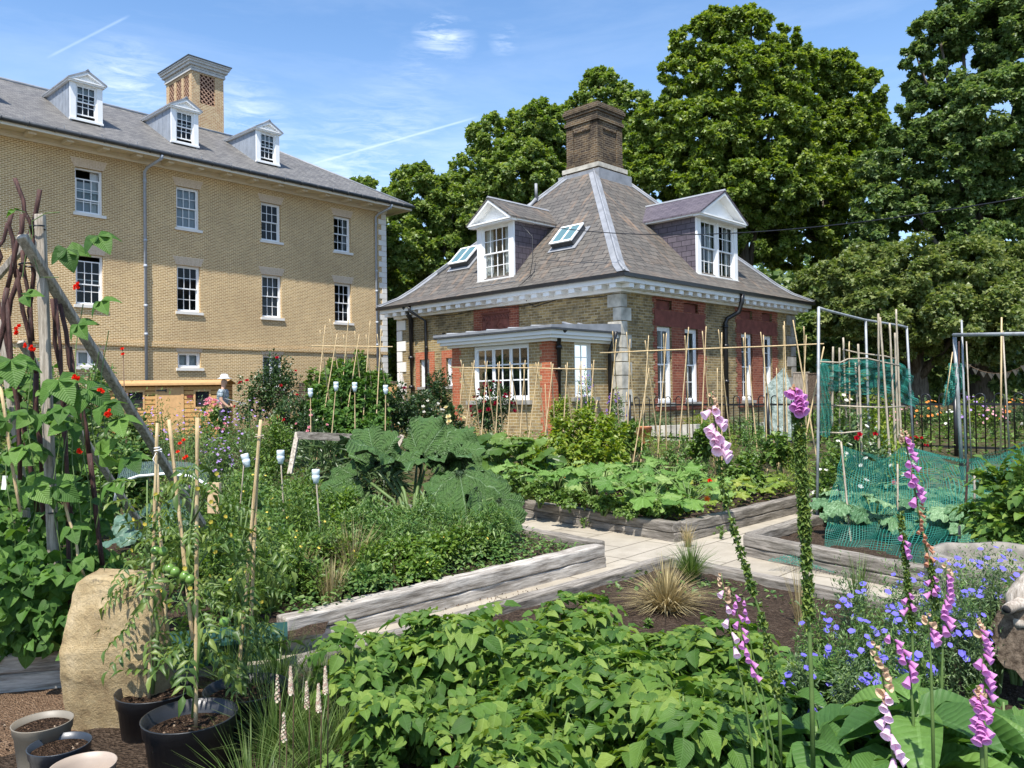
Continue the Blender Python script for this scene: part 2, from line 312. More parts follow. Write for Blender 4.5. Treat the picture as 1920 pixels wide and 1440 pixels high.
# ================================================================ BUILDINGS
def wall_open(fm,f,u0,u1,z0,z1,ops,r=.12,m=0,d=0,back=False):
    """wall sheet with openings (ua,ub,za,zb); reveals go in by r"""
    us=sorted({u0,u1,*[o[0] for o in ops],*[o[1] for o in ops]});zs=sorted({z0,z1,*[o[2] for o in ops],*[o[3] for o in ops]})
    us=[x for x in us if u0<=x<=u1];zs=[x for x in zs if z0<=x<=z1]
    for i in range(len(us)-1):
        for j in range(len(zs)-1):
            cu=(us[i]+us[i+1])/2;cz=(zs[j]+zs[j+1])/2
            if any(o[0]<cu<o[1] and o[2]<cz<o[3] for o in ops): continue
            fm.add([f(us[i],d,zs[j]),f(us[i+1],d,zs[j]),f(us[i+1],d,zs[j+1]),f(us[i],d,zs[j+1])],[(0,1,2,3)],m=m)
    for o in ops:
        a,b,c,e=o[:4];q=[(a,c),(b,c),(b,e),(a,e)]
        for k in range(4):
            p1,p2=q[k],q[(k+1)%4]
            fm.add([f(p1[0],d,p1[1]),f(p2[0],d,p2[1]),f(p2[0],d-r,p2[1]),f(p1[0],d-r,p1[1])],[(0,1,2,3)],m=m)
        if back: fm.add([f(a,d-r,c),f(b,d-r,c),f(b,d-r,e),f(a,d-r,e)],[(0,1,2,3)],m=m)
class BX(FM):
    """boxes in facade coords (u, d outward, z)"""
    def __init__(s,ff): super().__init__();s.ff=ff
    def bx(s,u0,u1,d0,d1,z0,z1,m=0):
        V=[s.ff(x,y,z) for x in (u0,u1) for y in (d0,d1) for z in (z0,z1)]
        s.add(V,[(0,1,3,2),(4,6,7,5),(0,4,5,1),(2,3,7,6),(0,2,6,4),(1,5,7,3)],m=m)
    def poly(s,pts,m=0):
        V=[s.ff(*p) for p in pts]
        if len(pts)==4: s.add(V,[(0,1,2,3)],m=m)
        else: s.add(V,None,[(0,i,i+1) for i in range(1,len(pts)-1)],m=m)
    def slab(s,pts,d0,d1,m=0):
        """polygon in (u,z) extruded between two depths"""
        n=len(pts);A=[s.ff(u,d0,z) for u,z in pts];B=[s.ff(u,d1,z) for u,z in pts]
        s.add(A+B,[(i,(i+1)%n,n+(i+1)%n,n+i) for i in range(n)],[(0,i,i+1) for i in range(1,n-1)]+[(n,n+i+1,n+i) for i in range(1,n-1)],m=m)
def window(par,ff,u0,u1,z0,z1,cols=3,rows=(2,2),rec=.11,fr=.06,bar=.022,open_top=0,open_bot=0,curtain=None,room=True,name='window',blind=0,light=None,gm=None,case=None,frd=.09,label=None,rmg=.3):
    b=BX(ff);d1=-rec+.0;d0=d1-frd
    b.bx(u0,u0+fr,d0,d1,z0,z1);b.bx(u1-fr,u1,d0,d1,z0,z1);b.bx(u0+fr,u1-fr,d0,d1-.004,z1-fr,z1);b.bx(u0+fr,u1-fr,d0,d1+.03,z0,z0+fr*.9)
    W=b.build(name,MT['white'],par)
    if label: W['label']=label
    a0,a1,c0,c1=u0+fr,u1-fr,z0+fr*.9,z1-fr
    s=BX(ff);g=BX(ff);mid=(c0+c1)/2 if case is None else c0
    def leaf(x0,x1,y0,y1,dd,nc,nr,st=.035):
        s.bx(x0,x0+st,dd-.035,dd,y0,y1);s.bx(x1-st,x1,dd-.035,dd,y0,y1);s.bx(x0+st,x1-st,dd-.033,dd-.002,y0,y0+st*1.2);s.bx(x0+st,x1-st,dd-.033,dd-.002,y1-st,y1)
        ix0,ix1,iy0,iy1=x0+st,x1-st,y0+st*1.2,y1-st
        for k in range(1,nc):
            x=ix0+(ix1-ix0)*k/nc;s.bx(x-bar/2,x+bar/2,dd-.028,dd-.006,iy0,iy1)
        for k in range(1,nr):
            y=iy0+(iy1-iy0)*k/nr
            for q in range(nc):
                xa=ix0+(ix1-ix0)*q/nc+(bar/2 if q else 0);xb=ix0+(ix1-ix0)*(q+1)/nc-(bar/2 if q<nc-1 else 0)
                s.bx(xa,xb,dd-.028,dd-.008,y-bar/2,y+bar/2)
        g.poly([(ix0,dd-.018,iy0),(ix1,dd-.018,iy0),(ix1,dd-.018,iy1),(ix0,dd-.018,iy1)])
    if case is None:
        if rows[0]: leaf(a0,a1,mid-.01-open_top,c1-open_top,d1-.02,cols,rows[0])
        leaf(a0,a1,c0+open_bot,mid+.025+open_bot,d1-.062,cols,rows[1])
    else:
        for k in range(case):
            x0=a0+(a1-a0)*k/case;x1=a0+(a1-a0)*(k+1)/case;leaf(x0+.004,x1-.004,c0,c1,d1-.02,cols,rows[1],.045)
    s.build('sash',MT['white'],W);g.build('pane',gm or MT['glass'],W)
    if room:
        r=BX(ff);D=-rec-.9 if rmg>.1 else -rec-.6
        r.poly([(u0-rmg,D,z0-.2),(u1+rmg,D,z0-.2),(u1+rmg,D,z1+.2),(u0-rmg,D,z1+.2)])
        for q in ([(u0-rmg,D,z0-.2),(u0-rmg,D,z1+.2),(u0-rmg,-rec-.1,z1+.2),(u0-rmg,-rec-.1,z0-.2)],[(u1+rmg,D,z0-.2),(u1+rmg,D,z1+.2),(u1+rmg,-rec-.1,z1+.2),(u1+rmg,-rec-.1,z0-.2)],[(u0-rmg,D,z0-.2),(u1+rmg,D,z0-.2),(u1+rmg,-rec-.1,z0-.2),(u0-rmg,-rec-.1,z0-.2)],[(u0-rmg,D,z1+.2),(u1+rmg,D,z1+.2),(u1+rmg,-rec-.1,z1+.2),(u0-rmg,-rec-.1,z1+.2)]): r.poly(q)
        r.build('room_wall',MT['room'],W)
    if curtain:
        cm=BX(ff);kind,mat=curtain;w=u1-u0
        spans={'sides':[(u0+fr*.5,u0+w*.27),(u1-w*.27,u1-fr*.5)],'right':[(u1-w*.36,u1-fr*.5)],'left':[(u0+fr*.5,u0+w*.36)],'full':[(u0+.02,u1-.02)]}[kind]
        for x0,x1 in spans:
            n=max(6,int((x1-x0)/.022));X=np.linspace(x0,x1,n);D=-rec-.17+.022*np.sin(X*95)+.01*np.sin(X*41)
            V=[ff(x,d,z) for x,d in zip(X,D) for z in (z0,z1)];cm.add(V,[(2*i,2*i+2,2*i+3,2*i+1) for i in range(n-1)],smooth=True)
        cm.build('curtain',MT[mat],W)
    if blind:
        bb=BX(ff);bb.bx(u0+fr,u1-fr,-rec-.14,-rec-.13,z1-(z1-z0)*blind,z1-fr*.5);bb.build('blind',MT['blind'],W)
    return W
def pipe(par,pts,r,mat,collars=(),name='downpipe',seg=10):
    b=FM();b.tube(pts,r,seg)
    for c in collars:
        i=1.22;b.tube([(c[0],c[1],c[2]-.05),(c[0],c[1],c[2]+.05)],r*i,seg)
    return b.build(name,mat,par)
# ---------------------------------------------------------------- apartment block (left)
L0=at(725,600,36);t=48.13
LB=thing('brick_block','long buff brick three storey block with slate roof, dormers and white quoins','building',(L0[0],L0[1],0),R_(t))
fl=lambda u,d,z:(u,-d,z)
LU=[-23.36,-19.94,-16.52,-13.1,-9.68,-6.26,-2.82]
ops=[];UL=-25.0
for i,u in enumerate(LU):
    w_=.88;ops+= [(u,u+w_,7.86,9.38),(u,u+w_,4.8,6.5),(u,u+w_,2.0 if i>4 else 2.74,3.32)]
fm=FM();wall_open(fm,fl,UL,0,0,10.02,ops,.11)
# end wall and back
fm.add([(0,0,0),(0,8,0),(0,8,10.02),(0,0,10.02)],[(0,1,2,3)]);fm.add([(UL,8,0),(0,8,0),(0,8,10.02),(UL,8,10.02)],[(0,1,2,3)]);fm.add([(UL,0,0),(UL,8,0),(UL,8,10.02),(UL,0,10.02)],[(0,1,2,3)])
fm.build('wall',MT['L_brick'],LB,uv=True)
b=BX(fl)
b.bx(UL,0,0.003,.045,3.47,3.6);b.bx(UL,0,.003,.02,3.6,3.66);b.build('string_course',MT['L_brick'],LB,uv=True)
cfg={(0,3):dict(open_top=.28,curtain=('right','curt'),blind=0),(0,4):dict(blind=.95),(0,5):dict(),(0,6):dict(curtain=('right','curtG')),
     (1,3):dict(open_top=.16),(1,4):dict(),(1,5):dict(open_top=.0,curtain=('full','curtG')),(1,6):dict()}
for i,u in enumerate(LU):
    for row,(z0,z1) in enumerate(((7.86,9.38),(4.8,6.5),(2.0 if i>4 else 2.74,3.32))):
        if row<2:
            k=dict(cfg.get((row,i),{}))
            if row==0 and i in(3,): k['gm']=None
            W=window(LB,fl,u,u+.88,z0,z1,3,(2,2),**k)
            if row==0 and i==3: b2=BX(fl);b2.bx(u+.06,u+.56,-.27,-.265,z0,z1-.42);b2.build('blind',MT['blind'],W)
        else: W=window(LB,fl,u,u+.88,z0,z1,1,(0,1),case=2,curtain=('full','curt' if i<5 else 'curtG'))
        s=BX(fl);s.bx(u-.07,u+.97,-.1,.06,z0-.10,z0-.002);s.build('sill',MT['white_stone'],W)
        s=BX(fl);s.slab([(u-.02,z1),(u+.9,z1),(u+1.03,z1+.3),(u-.15,z1+.3)],.001,.006);s.build('lintel',MT['L_lintel'],W,uv=True)
# quoins
zz=.0;k=0
while zz<9.9:
    wq=.42 if k%2 else .25;q=BX(fl);q.bx(-wq,.02,-.42 if not k%2 else -.25,.025,zz+.008,min(zz+.232,10.0));q.build('quoin',MT['white_stone'],LB);zz+=.24;k+=1
# eaves: soffit, beds, brackets, gutter
O=.85
b=BX(fl)
b.bx(UL,O,0,O,10.1,10.14);b.bx(UL,.06,.0,.07,9.9,10.1);b.bx(UL,.12,.07,.13,10.0,10.1);b.bx(UL,O,O-.06,O-.0,10.02,10.1)
b.bx(.0,O,-8.5,0,10.1,10.14);b.bx(O-.06,O,-8.5,O-.06,10.02,10.1);b.bx(.0,.07,-8,0,9.9,10.1)
b.build('soffit',MT['cream'],LB)
x=-.25
while x>UL:
    b=BX(fl);b.bx(x-.1,x+.1,.13,.62,9.97,10.097);b.bx(x-.11,x+.11,.62,.66,9.96,10.097);b.build('bracket',MT['cream'],LB);x-=1.1
b=FM();b.tube([(UL,-O-.06,10.18),(O+.06,-O-.06,10.18),(O+.06,8.6,10.18)],.075,10);
for x in np.arange(UL+.5,O,.75): b.tube([(x-.02,-O-.06,10.18),(x+.02,-O-.06,10.18)],.088,10)
b.build('gutter',MT['gutter'],LB)
# roof
ez,rz_,Dp=10.24,13.1,4.0;ov=O+.02
def lroof(d): return ez+(ov+d)*(rz_-ez)/(ov+Dp)      # height at depth d behind facade
fm=FM();V=[(UL,-ov,ez),(ov,-ov,ez),(ov,8+ov,ez),(UL,8+ov,ez),(UL,Dp,rz_),(ov-(Dp+ov),Dp,rz_)]
fm.add(V,[(0,1,5,4),(2,3,4,5)],[(1,2,5),(3,0,4)]);fm.add([(x,y,z-.07) for x,y,z in V],[(0,1,2,3)]);
fm.add([V[0],V[1],(ov,-ov,ez-.07),(UL,-ov,ez-.07)],[(0,1,2,3)]);fm.add([V[1],V[2],(ov,8+ov,ez-.07),(ov,-ov,ez-.07)],[(0,1,2,3)])
RF=fm.build('roof',MT['slateL'],LB,uv=True)
b=FM();b.tube([(UL,Dp,rz_+.02),V[5]],.07,8);b.tube([V[5],(ov,-ov,ez+.01)],.05,8);b.tube([V[5],(ov,8+ov,ez+.01)],.05,8);b.build('ridge_capping',MT['lead'],RF)
b=FM()
for x in np.arange(UL+1,ov,1.15): b.box(x-.008,x+.008,-ov+.16,-ov+.2,lroof(-ov+.18)+.0,lroof(-ov+.18)+.09)
b.build('snow_hook',MT['lead'],RF)
def dormer(par,ff,u0,u1,dep,z0,z1,zap,back,slope,matc,matr,matw,win,ov_=.14,fro=.18,label=None,post=.12,seams=True):
    """front plane at depth dep (negative d = into roof); back = depth of ridge end"""
    b=BX(ff);d=-dep
    # cheeks: solid side walls
    for ua,ub in ((u0,u0+.06),(u1-.06,u1)):
        zb=z0-.25
        A=[(d,zb),(d,z1),(-back,z1),(-back,zb)]
        V=[ff(u,x,z) for u in (ua,ub) for x,z in A];b.add(V,[(0,1,2,3),(7,6,5,4),(0,4,5,1),(1,5,6,2),(2,6,7,3),(3,7,4,0)])
    D=b.build('dormer',matc,par,uv=True)
    if label: D['label']=label
    if seams:
        x=d-.12
        while x>-back+.1:
            for ua in (u0-.012,u1): s=BX(ff);s.bx(ua,ua+.012,x-.008,x+.008,z0-.1,z1);s.build('seam',matc,D)
            x-=.3
    # front
    w=BX(ff);w.bx(u0-.01,u0+post,d-.05,d+.02,z0,z1);w.bx(u1-post,u1+.01,d-.05,d+.02,z0,z1);w.bx(u0+post,u1-post,d-.05,d+.015,z1-.08,z1);w.bx(u0-.03,u1+.03,d-.05,d+.05,z0-.07,z0+.0)
    if win.get('mull'): m=(u0+u1)/2;w.bx(m-.05,m+.05,d-.05,d+.018,z0,z1-.08)
    w.build('front_frame',MT['white'],D)
    nW=2 if win.get('mull') else 1;xa,xb=u0+post,u1-post
    for k in range(nW):
        p0=xa if k==0 else (u0+u1)/2+.05;p1=xb if (k==1 or nW==1) else (u0+u1)/2-.05
        f2=lambda u,dd,z:ff(u,dd+d,z)
        window(D,f2,p0,p1,z0,z1-.08,win['cols'],win['rows'],rec=.02,fr=.035,curtain=win.get('cur'),open_bot=win.get('ob',0),room=True,blind=win.get('blind',0),rmg=.02)
    # gable roof and pediment
    uc=(u0+u1)/2;a,bb=u0-ov_,u1+ov_;th=.05;f1=d+fro
    h=zap-(z1+.06);
    R=BX(ff)
    for s_ in (0,1):
        e=a if s_==0 else bb
        P=[(e,z1+.06),(uc,zap),(uc,zap-th*1.3),(e,z1+.06-th)]
        R.slab(P,f1,-back)
    R.build('dormer_roof',matr,D,uv=True)
    R=BX(ff);R.slab([(uc-.06,zap-.02),(uc,zap+.045),(uc+.06,zap-.02)],f1+.01,-back);
    R.build('ridge_roll',MT['lead'],D)
    P=BX(ff);P.slab([(u0-.02,z1+.04),(u1+.02,z1+.04),(uc,zap-.14)],d-.03,d+.03)
    P.bx(a+.02,bb-.02,d,f1-.02,z1,z1+.045);P.bx(a+.05,bb-.05,d,f1-.06,z1-.05,z1)
    for s_ in (0,1):
        e=a if s_==0 else bb;k=1 if s_==0 else -1
        P.slab([(e+k*.02,z1+.045),(uc,zap-.065),(uc,zap-.15),(e+k*.2,z1+.045)],d,f1-.015)
        P.bx(min(e+k*.03,e+k*(ov_-.0)),max(e+k*.03,e+k*(ov_-.0)),-back+.3,d,z1-.03,z1+.0)
        P.slab([(e+k*.02,z1+.0),(e+k*.02,z1+.035),(e+k*.1,z1+.035),(e+k*.1,z1+.0)],d,-back+.3)
    P.build('pediment',MT['white'],D)
    return D
for i,u in enumerate((-19.95,-16.5,-13.05,-9.6,-6.14)):
    dormer(RF,fl,u,u+1.02,.5,11.16,12.42,12.84,3.3,0,MT['leadD'],MT['lead'],MT['white'],dict(cols=3,rows=(2,2),ob=.13,blind=.25),ov_=.12,fro=.16,post=.17)
# vent tower
MT['latb']=plain('lattice_brick',(.44,.27,.18),.9);MT['capst']=plain('pale_cornice',(.46,.45,.42),.8,var=.15)
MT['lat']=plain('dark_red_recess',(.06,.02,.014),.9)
tw=thing  # (part of the block, so a child)
b=FM();x0,x1,y0,y1=-7.08,-5.64,4.0,6.35
fr=lambda u,d,z:(u,y0-d,z);lf=lambda u,d,z:(x0-d,u,z);rt=lambda u,d,z:(x1+d,u,z)
wall_open(b,fr,x0,x1,12.4,15.62,[(x0+.36,x1-.4,14.2,15.45)],.12,back=False)
so_=[(y0+.25+k*.68,y0+.25+k*.68+.48,14.1,15.4) for k in range(3)]
wall_open(b,lf,y0,y1,12.4,15.62,so_,.12);wall_open(b,rt,y0,y1,12.4,15.62,so_,.12)
b.add([(x0,y1,12.4),(x1,y1,12.4),(x1,y1,15.62),(x0,y1,15.62)],[(0,1,2,3)])
TW=b.build('vent_tower',MT['tower_brick'],LB,uv=True)
def lattice(ff,u0,u1,z0,z1,par):
    q=BX(ff);st=.2;n=int((u1-u0+z1-z0)/st)+2
    for s_ in (1,-1):
        for k in range(-n,n):
            c=k*st;pts=[]
            # line z = z0 + s*(u-u0) + c
            ua,ub=u0,u1;za=z0+s_*(ua-u0)+c;zb=z0+s_*(ub-u0)+c
            if s_==1:
                if zb<z0 or za>z1: continue
                if za<z0: ua+=z0-za;za=z0
                if zb>z1: ub-=zb-z1;zb=z1
            else:
                if za<z0 or zb>z1: continue
                if za>z1: ua+=za-z1;za=z1
                if zb<z0: ub-=z0-zb;zb=z0
            if ub-ua<.03: continue
            q.beam(ff(ua,-.05-.012*s_,za),ff(ub,-.05-.012*s_,zb),.038,.03,up=(np.array(ff(0,1,0))-np.array(ff(0,0,0))))
    q.build('lattice',MT['latb'],par)
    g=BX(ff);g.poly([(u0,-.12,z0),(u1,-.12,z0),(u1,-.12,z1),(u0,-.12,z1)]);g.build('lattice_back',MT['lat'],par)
lattice(fr,x0+.36,x1-.4,14.2,15.45,TW)
for s0 in so_: lattice(lf,*s0,TW)
b=FM()
for k,(o,za,zb) in enumerate(((.06,15.5,15.6),(.05,15.62,15.72),(.14,15.72,15.84),(.2,15.84,15.93),(.24,15.93,15.99))): b.box(x0-o,x1+o,y0-o,y1+o,za,zb)
b.box(x0-.27,x1+.27,y0-.27,y1+.27,15.99,16.03,1);b.build('cornice',[MT['capst'],MT['gutter']],TW);b=FM();b.box(x0-.05,x1+.05,y0-.05,y1+.05,12.3,13.15,0);b.build('lead_apron',MT['lead'],TW)
gp=lambda x,col:pipe(LB,[(x+.25,-O-.06,10.1),(x+.25,-O-.03,9.98),(x+.03,-.25,9.75),(x,-.09,9.62),(x,-.09,.3)],.052,MT['greyp'],[(x,-.09,z) for z in (9.3,7.2,6.3,4.9,3.9)])
gp(-10.85,0);gp(-.62,0)
# ---------------------------------------------------------------- cottage
C0=at(1165,640,21)
CT=thing('cottage','small square brick cottage with steep slate roof, central chimney and white dormers','house',(C0[0],C0[1],0),R_(45.18))
WA,WB=9.7,10.14
fa=lambda u,d,z:(-d,u,z)     # face A (left), u=Y
fb=lambda u,d,z:(u,-d,z)     # face B (right), u=X
PNL=[(1.45,4.2),(5.98,8.84)]
wB=[(1.63,2.37),(3.04,3.76),(6.33,7.07),(7.75,8.43)]
opB=[(a,c,1.3,3.45) for a,c in wB]
wAs=[(6.5,7.12,1.9,2.82),(7.98,8.5,1.9,2.82)]
b=FM()
wall_open(b,fa,0,WA,0.1,4.5,wAs,.13)
wall_open(b,fb,0,WB,0.1,4.5,opB+[(o[0]-.02,o[1]+.02,3.93,4.2) for o in opB],.16)
b.add([(WB,0,.1),(WB,WA,.1),(WB,WA,4.5),(WB,0,4.5)],[(0,1,2,3)]);b.add([(0,WA,.1),(WB,WA,.1),(WB,WA,4.5),(0,WA,4.5)],[(0,1,2,3)])
b.build('wall',MT['stock'],CT,uv=True)
for (p0,p1) in PNL:
    q=FM();op=[o for o in opB if p0<o[0]<p1];rec=[(o[0]-.02,o[1]+.02,3.93,4.2) for o in op]
    # toothed edges of the red dressings
    wall_open(q,fb,p0+.06,p1-.06,1.1,4.3,[ (o[0],o[1],o[2],o[3]) for o in op]+rec,.10,d=.012)
    for k in range(20):
        z=1.1+k*.158
        if k%2:
            for ua,ub in ((p0-.02,p0+.06),(p1-.06,p1+.02)): q.add([fb(ua,.012,z),fb(ub,.012,z),fb(ub,.012,z+.158),fb(ua,.012,z+.158)],[(0,1,2,3)])
    q.build('red_brick_panel',MT['red'],CT,uv=True)
    q=BX(fb)
    for r in rec: q.bx(r[0],r[1],-.08,-.075,r[2],r[3],0)  # recess backs take the darker arch brick colour as painted shade
    q.bx(p0+.07,p1-.07,.014,.022,3.46,3.9);q.build('rubbed_arch_recess_shade',[MT['rubbed_shade'],MT['red']],CT,uv=True)
for j,(a,c) in enumerate(wB):
    W=window(CT,fb,a,c,1.3,3.45,2,(2,2),rec=.07,fr=.085,frd=.12,curtain=('right','curtG'))
    s=BX(fb);s.bx(a-.05,c+.05,-.05,.09,1.2,1.298);s.build('sill',MT['stoneD'],W)
for q_ in (1.5,6.1): s=BX(fb);s.bx(q_,q_+2.6,.013,.05,1.08,1.18);s.build('brick_apron',MT['red'],CT,uv=True)
for j,(a,c,z0,z1) in enumerate(wAs):
    W=window(CT,fa,a,c,z0,z1,1 if j else 2,(0,2),rec=.08,fr=.05,case=1)
    s=BX(fa);s.bx(a-.1,c+.1,-.05,.06,z0-.09,z0-.002);s.build('sill',MT['stoneD'],W)
    s=FM();wall_open(s,fa,a-.28,c+.22,z0-.1,z1+.25,[(a,c,z0,z1)],.06,d=.01);s.build('red_brick_surround',MT['redb'],CT,uv=True)
b=BX(fb);b.bx(0,WB,0,.06,.1,.55);b2=BX(fa);b.build('plinth',MT['stone'],CT)
# quoins near corner (both faces), left end of A, right end of B
z=.62;k=0
while z<4.25:
    la,lb=(.42,.24) if k%2 else (.24,.42);h=.345
    q=FM();q.box(-.03,lb,-.03,la,z+.008,z+h);q.build('quoin',MT['stone'],CT)
    q=FM();q.box(-.03,.3,WA-(.46 if k%2 else .25),WA+.03,z+.008,z+h);q.build('quoin',MT['white_stone'],CT)
    q=FM();q.box(WB-(.62 if k%2 else .3),WB+.03,-.03,.3,z+.008,z+h);q.build('quoin',MT['stoneD'],CT)
    z+=.362;k+=1
# cornice, dentils, gutter : ring boxes
OV=.48
def ring(fm,o0,o1,z0,z1,m=0):
    fm.box(-o1,WB+o1,-o1,-o0,z0,z1,m);fm.box(-o1,WB+o1,WA+o0,WA+o1,z0,z1,m);fm.box(-o1,-o0,-o0,WA+o0,z0,z1,m);fm.box(WB+o0,WB+o1,-o0,WA+o0,z0,z1,m)
b=FM();ring(b,0,.10,4.28,4.47);ring(b,.1,.16,4.36,4.47);ring(b,0,OV-.04,4.47,4.52);ring(b,OV-.13,OV-.04,4.52,4.68);ring(b,OV-.2,OV-.13,4.56,4.66)
b.build('cornice',MT['white'],CT)
for u in np.arange(-.15,WA+.3,.47):
    q=BX(fa);q.bx(u,u+.21,.16,.40,4.35,4.468);q.build('dentil',MT['white'],CT)
for u in np.arange(-.15,WB+.3,.47):
    q=BX(fb);q.bx(u,u+.21,.16,.40,4.35,4.468);q.build('dentil',MT['white'],CT)
b=FM();ring(b,OV-.04,OV+.07,4.6,4.69);b.build('gutter',MT['black'],CT)
# pyramid roof
PR=[(-.52,4.70),(0,4.97),(.4,5.31),(1.0,5.92),(2.2,7.12),(3.3,8.22),(4.25,9.2)]
fm=FM();V=[]
for s_,z in PR: V+=[(s_,s_,z),(WB-s_,s_,z),(WB-s_,WA-s_,z),(s_,WA-s_,z)]
fm.add(V,[(4*i+k,4*i+(k+1)%4,4*i+4+(k+1)%4,4*i+4+k) for i in range(len(PR)-1) for k in range(4)]+[(24,25,26,27)])
RC=fm.build('roof',MT['slateC'],CT,uv=True)
def rz(s_): return float(np.interp(s_,[p[0] for p in PR],[p[1] for p in PR]))
for cx,cy,sx_,sy_ in ((0,0,1,1),(WB,0,-1,1),(0,WA,1,-1),(WB,WA,-1,-1)):
    q=FM();c=[(cx+sx_*s_,cy+sy_*s_,z) for s_,z in PR];wd=.24
    a_=[(x+sx_*wd,y,z+.025) for x,y,z in c];e_=[(x,y+sy_*wd,z+.025) for x,y,z in c]
    c=[(x,y,z+.035) for x,y,z in c];n_=len(c)
    q.add(a_+c+e_,[(i,i+1,n_+i+1,n_+i) for i in range(n_-1)]+[(n_+i,n_+i+1,2*n_+i+1,2*n_+i) for i in range(n_-1)])
    q.tube([(x,y,z+.01) for x,y,z in c],.035,8);q.build('hip_lead',MT['lead'],RC)
# chimney
cx,cy=WB/2,WA/2;hw=.70
b=FM()
def sq(o,z0,z1,m=0): b.box(cx-hw-o,cx+hw+o,cy-hw-o,cy+hw+o,z0,z1,m)
sq(.22,8.85,9.22,2);sq(.10,9.2,9.32,0);sq(.12,9.32,9.47,1);sq(.02,9.47,9.62);
# body with recessed panel: core + pilasters
b.box(cx-hw+.05,cx+hw-.05,cy-hw+.05,cy+hw-.05,9.62,11.0)
for sx_ in (-1,1):
    for sy_ in (-1,1): b.box(*sorted((cx+sx_*hw,cx+sx_*(hw-.3))),*sorted((cy+sy_*hw,cy+sy_*(hw-.3))),9.62,11.0)
sq(0.0,10.82,10.98);b.box(cx-hw-.0,cx+hw+.0,cy-.36,cy+.36,10.7,10.82);b.box(cx-.36,cx+.36,cy-hw,cy+hw,10.7,10.815)
sq(.05,10.98,11.1);sq(-.0,11.1,11.28);sq(.05,11.28,11.38);sq(.09,11.38,11.5);sq(.05,11.5,11.58,0)
b.build('chimney',[MT['chim_brick'],MT['stone'],MT['lead']],RC,uv=True)
b=FM();b.tube([(.9,WA-1.15,5.85),(3.1,WA-3.3,8.0),(3.35,WA-3.6,8.42)],.065,8);b.tube([(3.35,WA-3.6,8.4),(3.35,WA-3.6,8.95)],.05,8);b.build('flue_pipe',MT['lead'],RC)
dormer(RC,fa,4.24,5.85,.3,5.2,6.94,7.72,3.0,0,MT['slateD'],MT['slateC'],MT['white'],dict(cols=4,rows=(2,2),cur=('sides','curt')),ov_=.22,fro=.3,label='dormer with one wide sash window',post=.2,seams=False)
dormer(RC,fb,4.3,6.72,.3,5.2,7.0,7.92,3.1,0,MT['slateD'],MT['slateD'],MT['white'],dict(cols=3,rows=(2,2),mull=1,cur=('sides','curt')),ov_=.24,fro=.3,label='dormer with a pair of sash windows',post=.2,seams=False)
# dormer aprons
b=BX(fa);b.bx(4.05,6.0,-.35,-.22,5.0,5.13);b.bx(3.9,6.1,-.05,-.0,4.985,5.0);b.build('dormer_flashing',MT['lead'],RC)
b=BX(fb);b.bx(4.12,6.9,-.35,-.22,5.0,5.13);b.build('dormer_flashing',MT['lead'],RC)
# skylights
def skylight(u0,u1,s0,s1):
    f=lambda u,q,h:(s0+q*.7071-h*.7071,u,rz(s0)+q*.7071+h*.7071)
    Ls=(s1-s0)*1.414;b=FM(f)
    b.box(u0-.12,u1+.12,-.16,Ls+.1,.01,.03,0);b.box(u0,u1,0,Ls,.03,.2,1);b.box(u0-.02,u0+.05,-.02,Ls+.02,.2,.24,2);b.box(u1-.05,u1+.02,-.02,Ls+.02,.2,.24,2);b.box(u0+.05,u1-.05,-.02,.06,.2,.235,2);b.box(u0+.05,u1-.05,Ls-.05,Ls+.02,.2,.24,2);m_=(u0+u1)/2;b.box(m_-.03,m_+.03,.06,Ls-.05,.2,.236,2)
    o=b.build('skylight',[MT['lead'],MT['gutter'],MT['white']],RC)
    g=FM(f);g.add([(u0+.05,.06,.222),(u1-.05,.06,.222),(u1-.05,Ls-.05,.222),(u0+.05,Ls-.05,.222)],[(0,1,2,3)]);g.build('pane',MT['skyg'],o)
m,nt_,bb=M_('skylight_glass');bb.inputs['Base Color'].default_value=(.10,.19,.2,1);bb.inputs['Roughness'].default_value=.08;bb.inputs['Specular IOR Level'].default_value=.9;MT['skyg']=m
skylight(2.45,3.3,1.05,1.62);skylight(7.05,7.95,1.02,1.62)
# plaque with carved foliage
b=FM();wall_open(b,fa,3.75,5.75,3.2,4.26,[(4.15,5.35,3.2,4.08)],.05,d=.02);P=b.build('plaque_surround',MT['red'],CT,uv=True)
b=BX(fa);b.bx(4.15,5.35,.003,.008,3.2,4.08)
for k in range(7):
    th=np.linspace(0,4.2,14);r0=.16-.028*th;cx_=4.35+k*.14;cz_=3.62+.14*((k%3)-1);b.tube([fa(cx_+rr*cos(q*(1 if k%2 else -1)+k),.012,cz_+rr*sin(q+k)) for q,rr in zip(th,r0)],.02,5)
for k in range(9): b.tube([fa(4.2+k*.135,.012,3.9),fa(4.25+k*.13,.018,3.98),fa(4.28+k*.13,.012,4.02)],.028,5)
b.bx(4.12,5.38,-.04,.05,4.08,4.14);b.build('carved_panel',MT['terra'],CT)
b=BX(fa);b.bx(7.55,7.72,.001,.012,3.45,3.62);b.bx(7.15,7.3,.001,.012,3.5,3.66);b.build('wall_vent',MT['black'],CT)
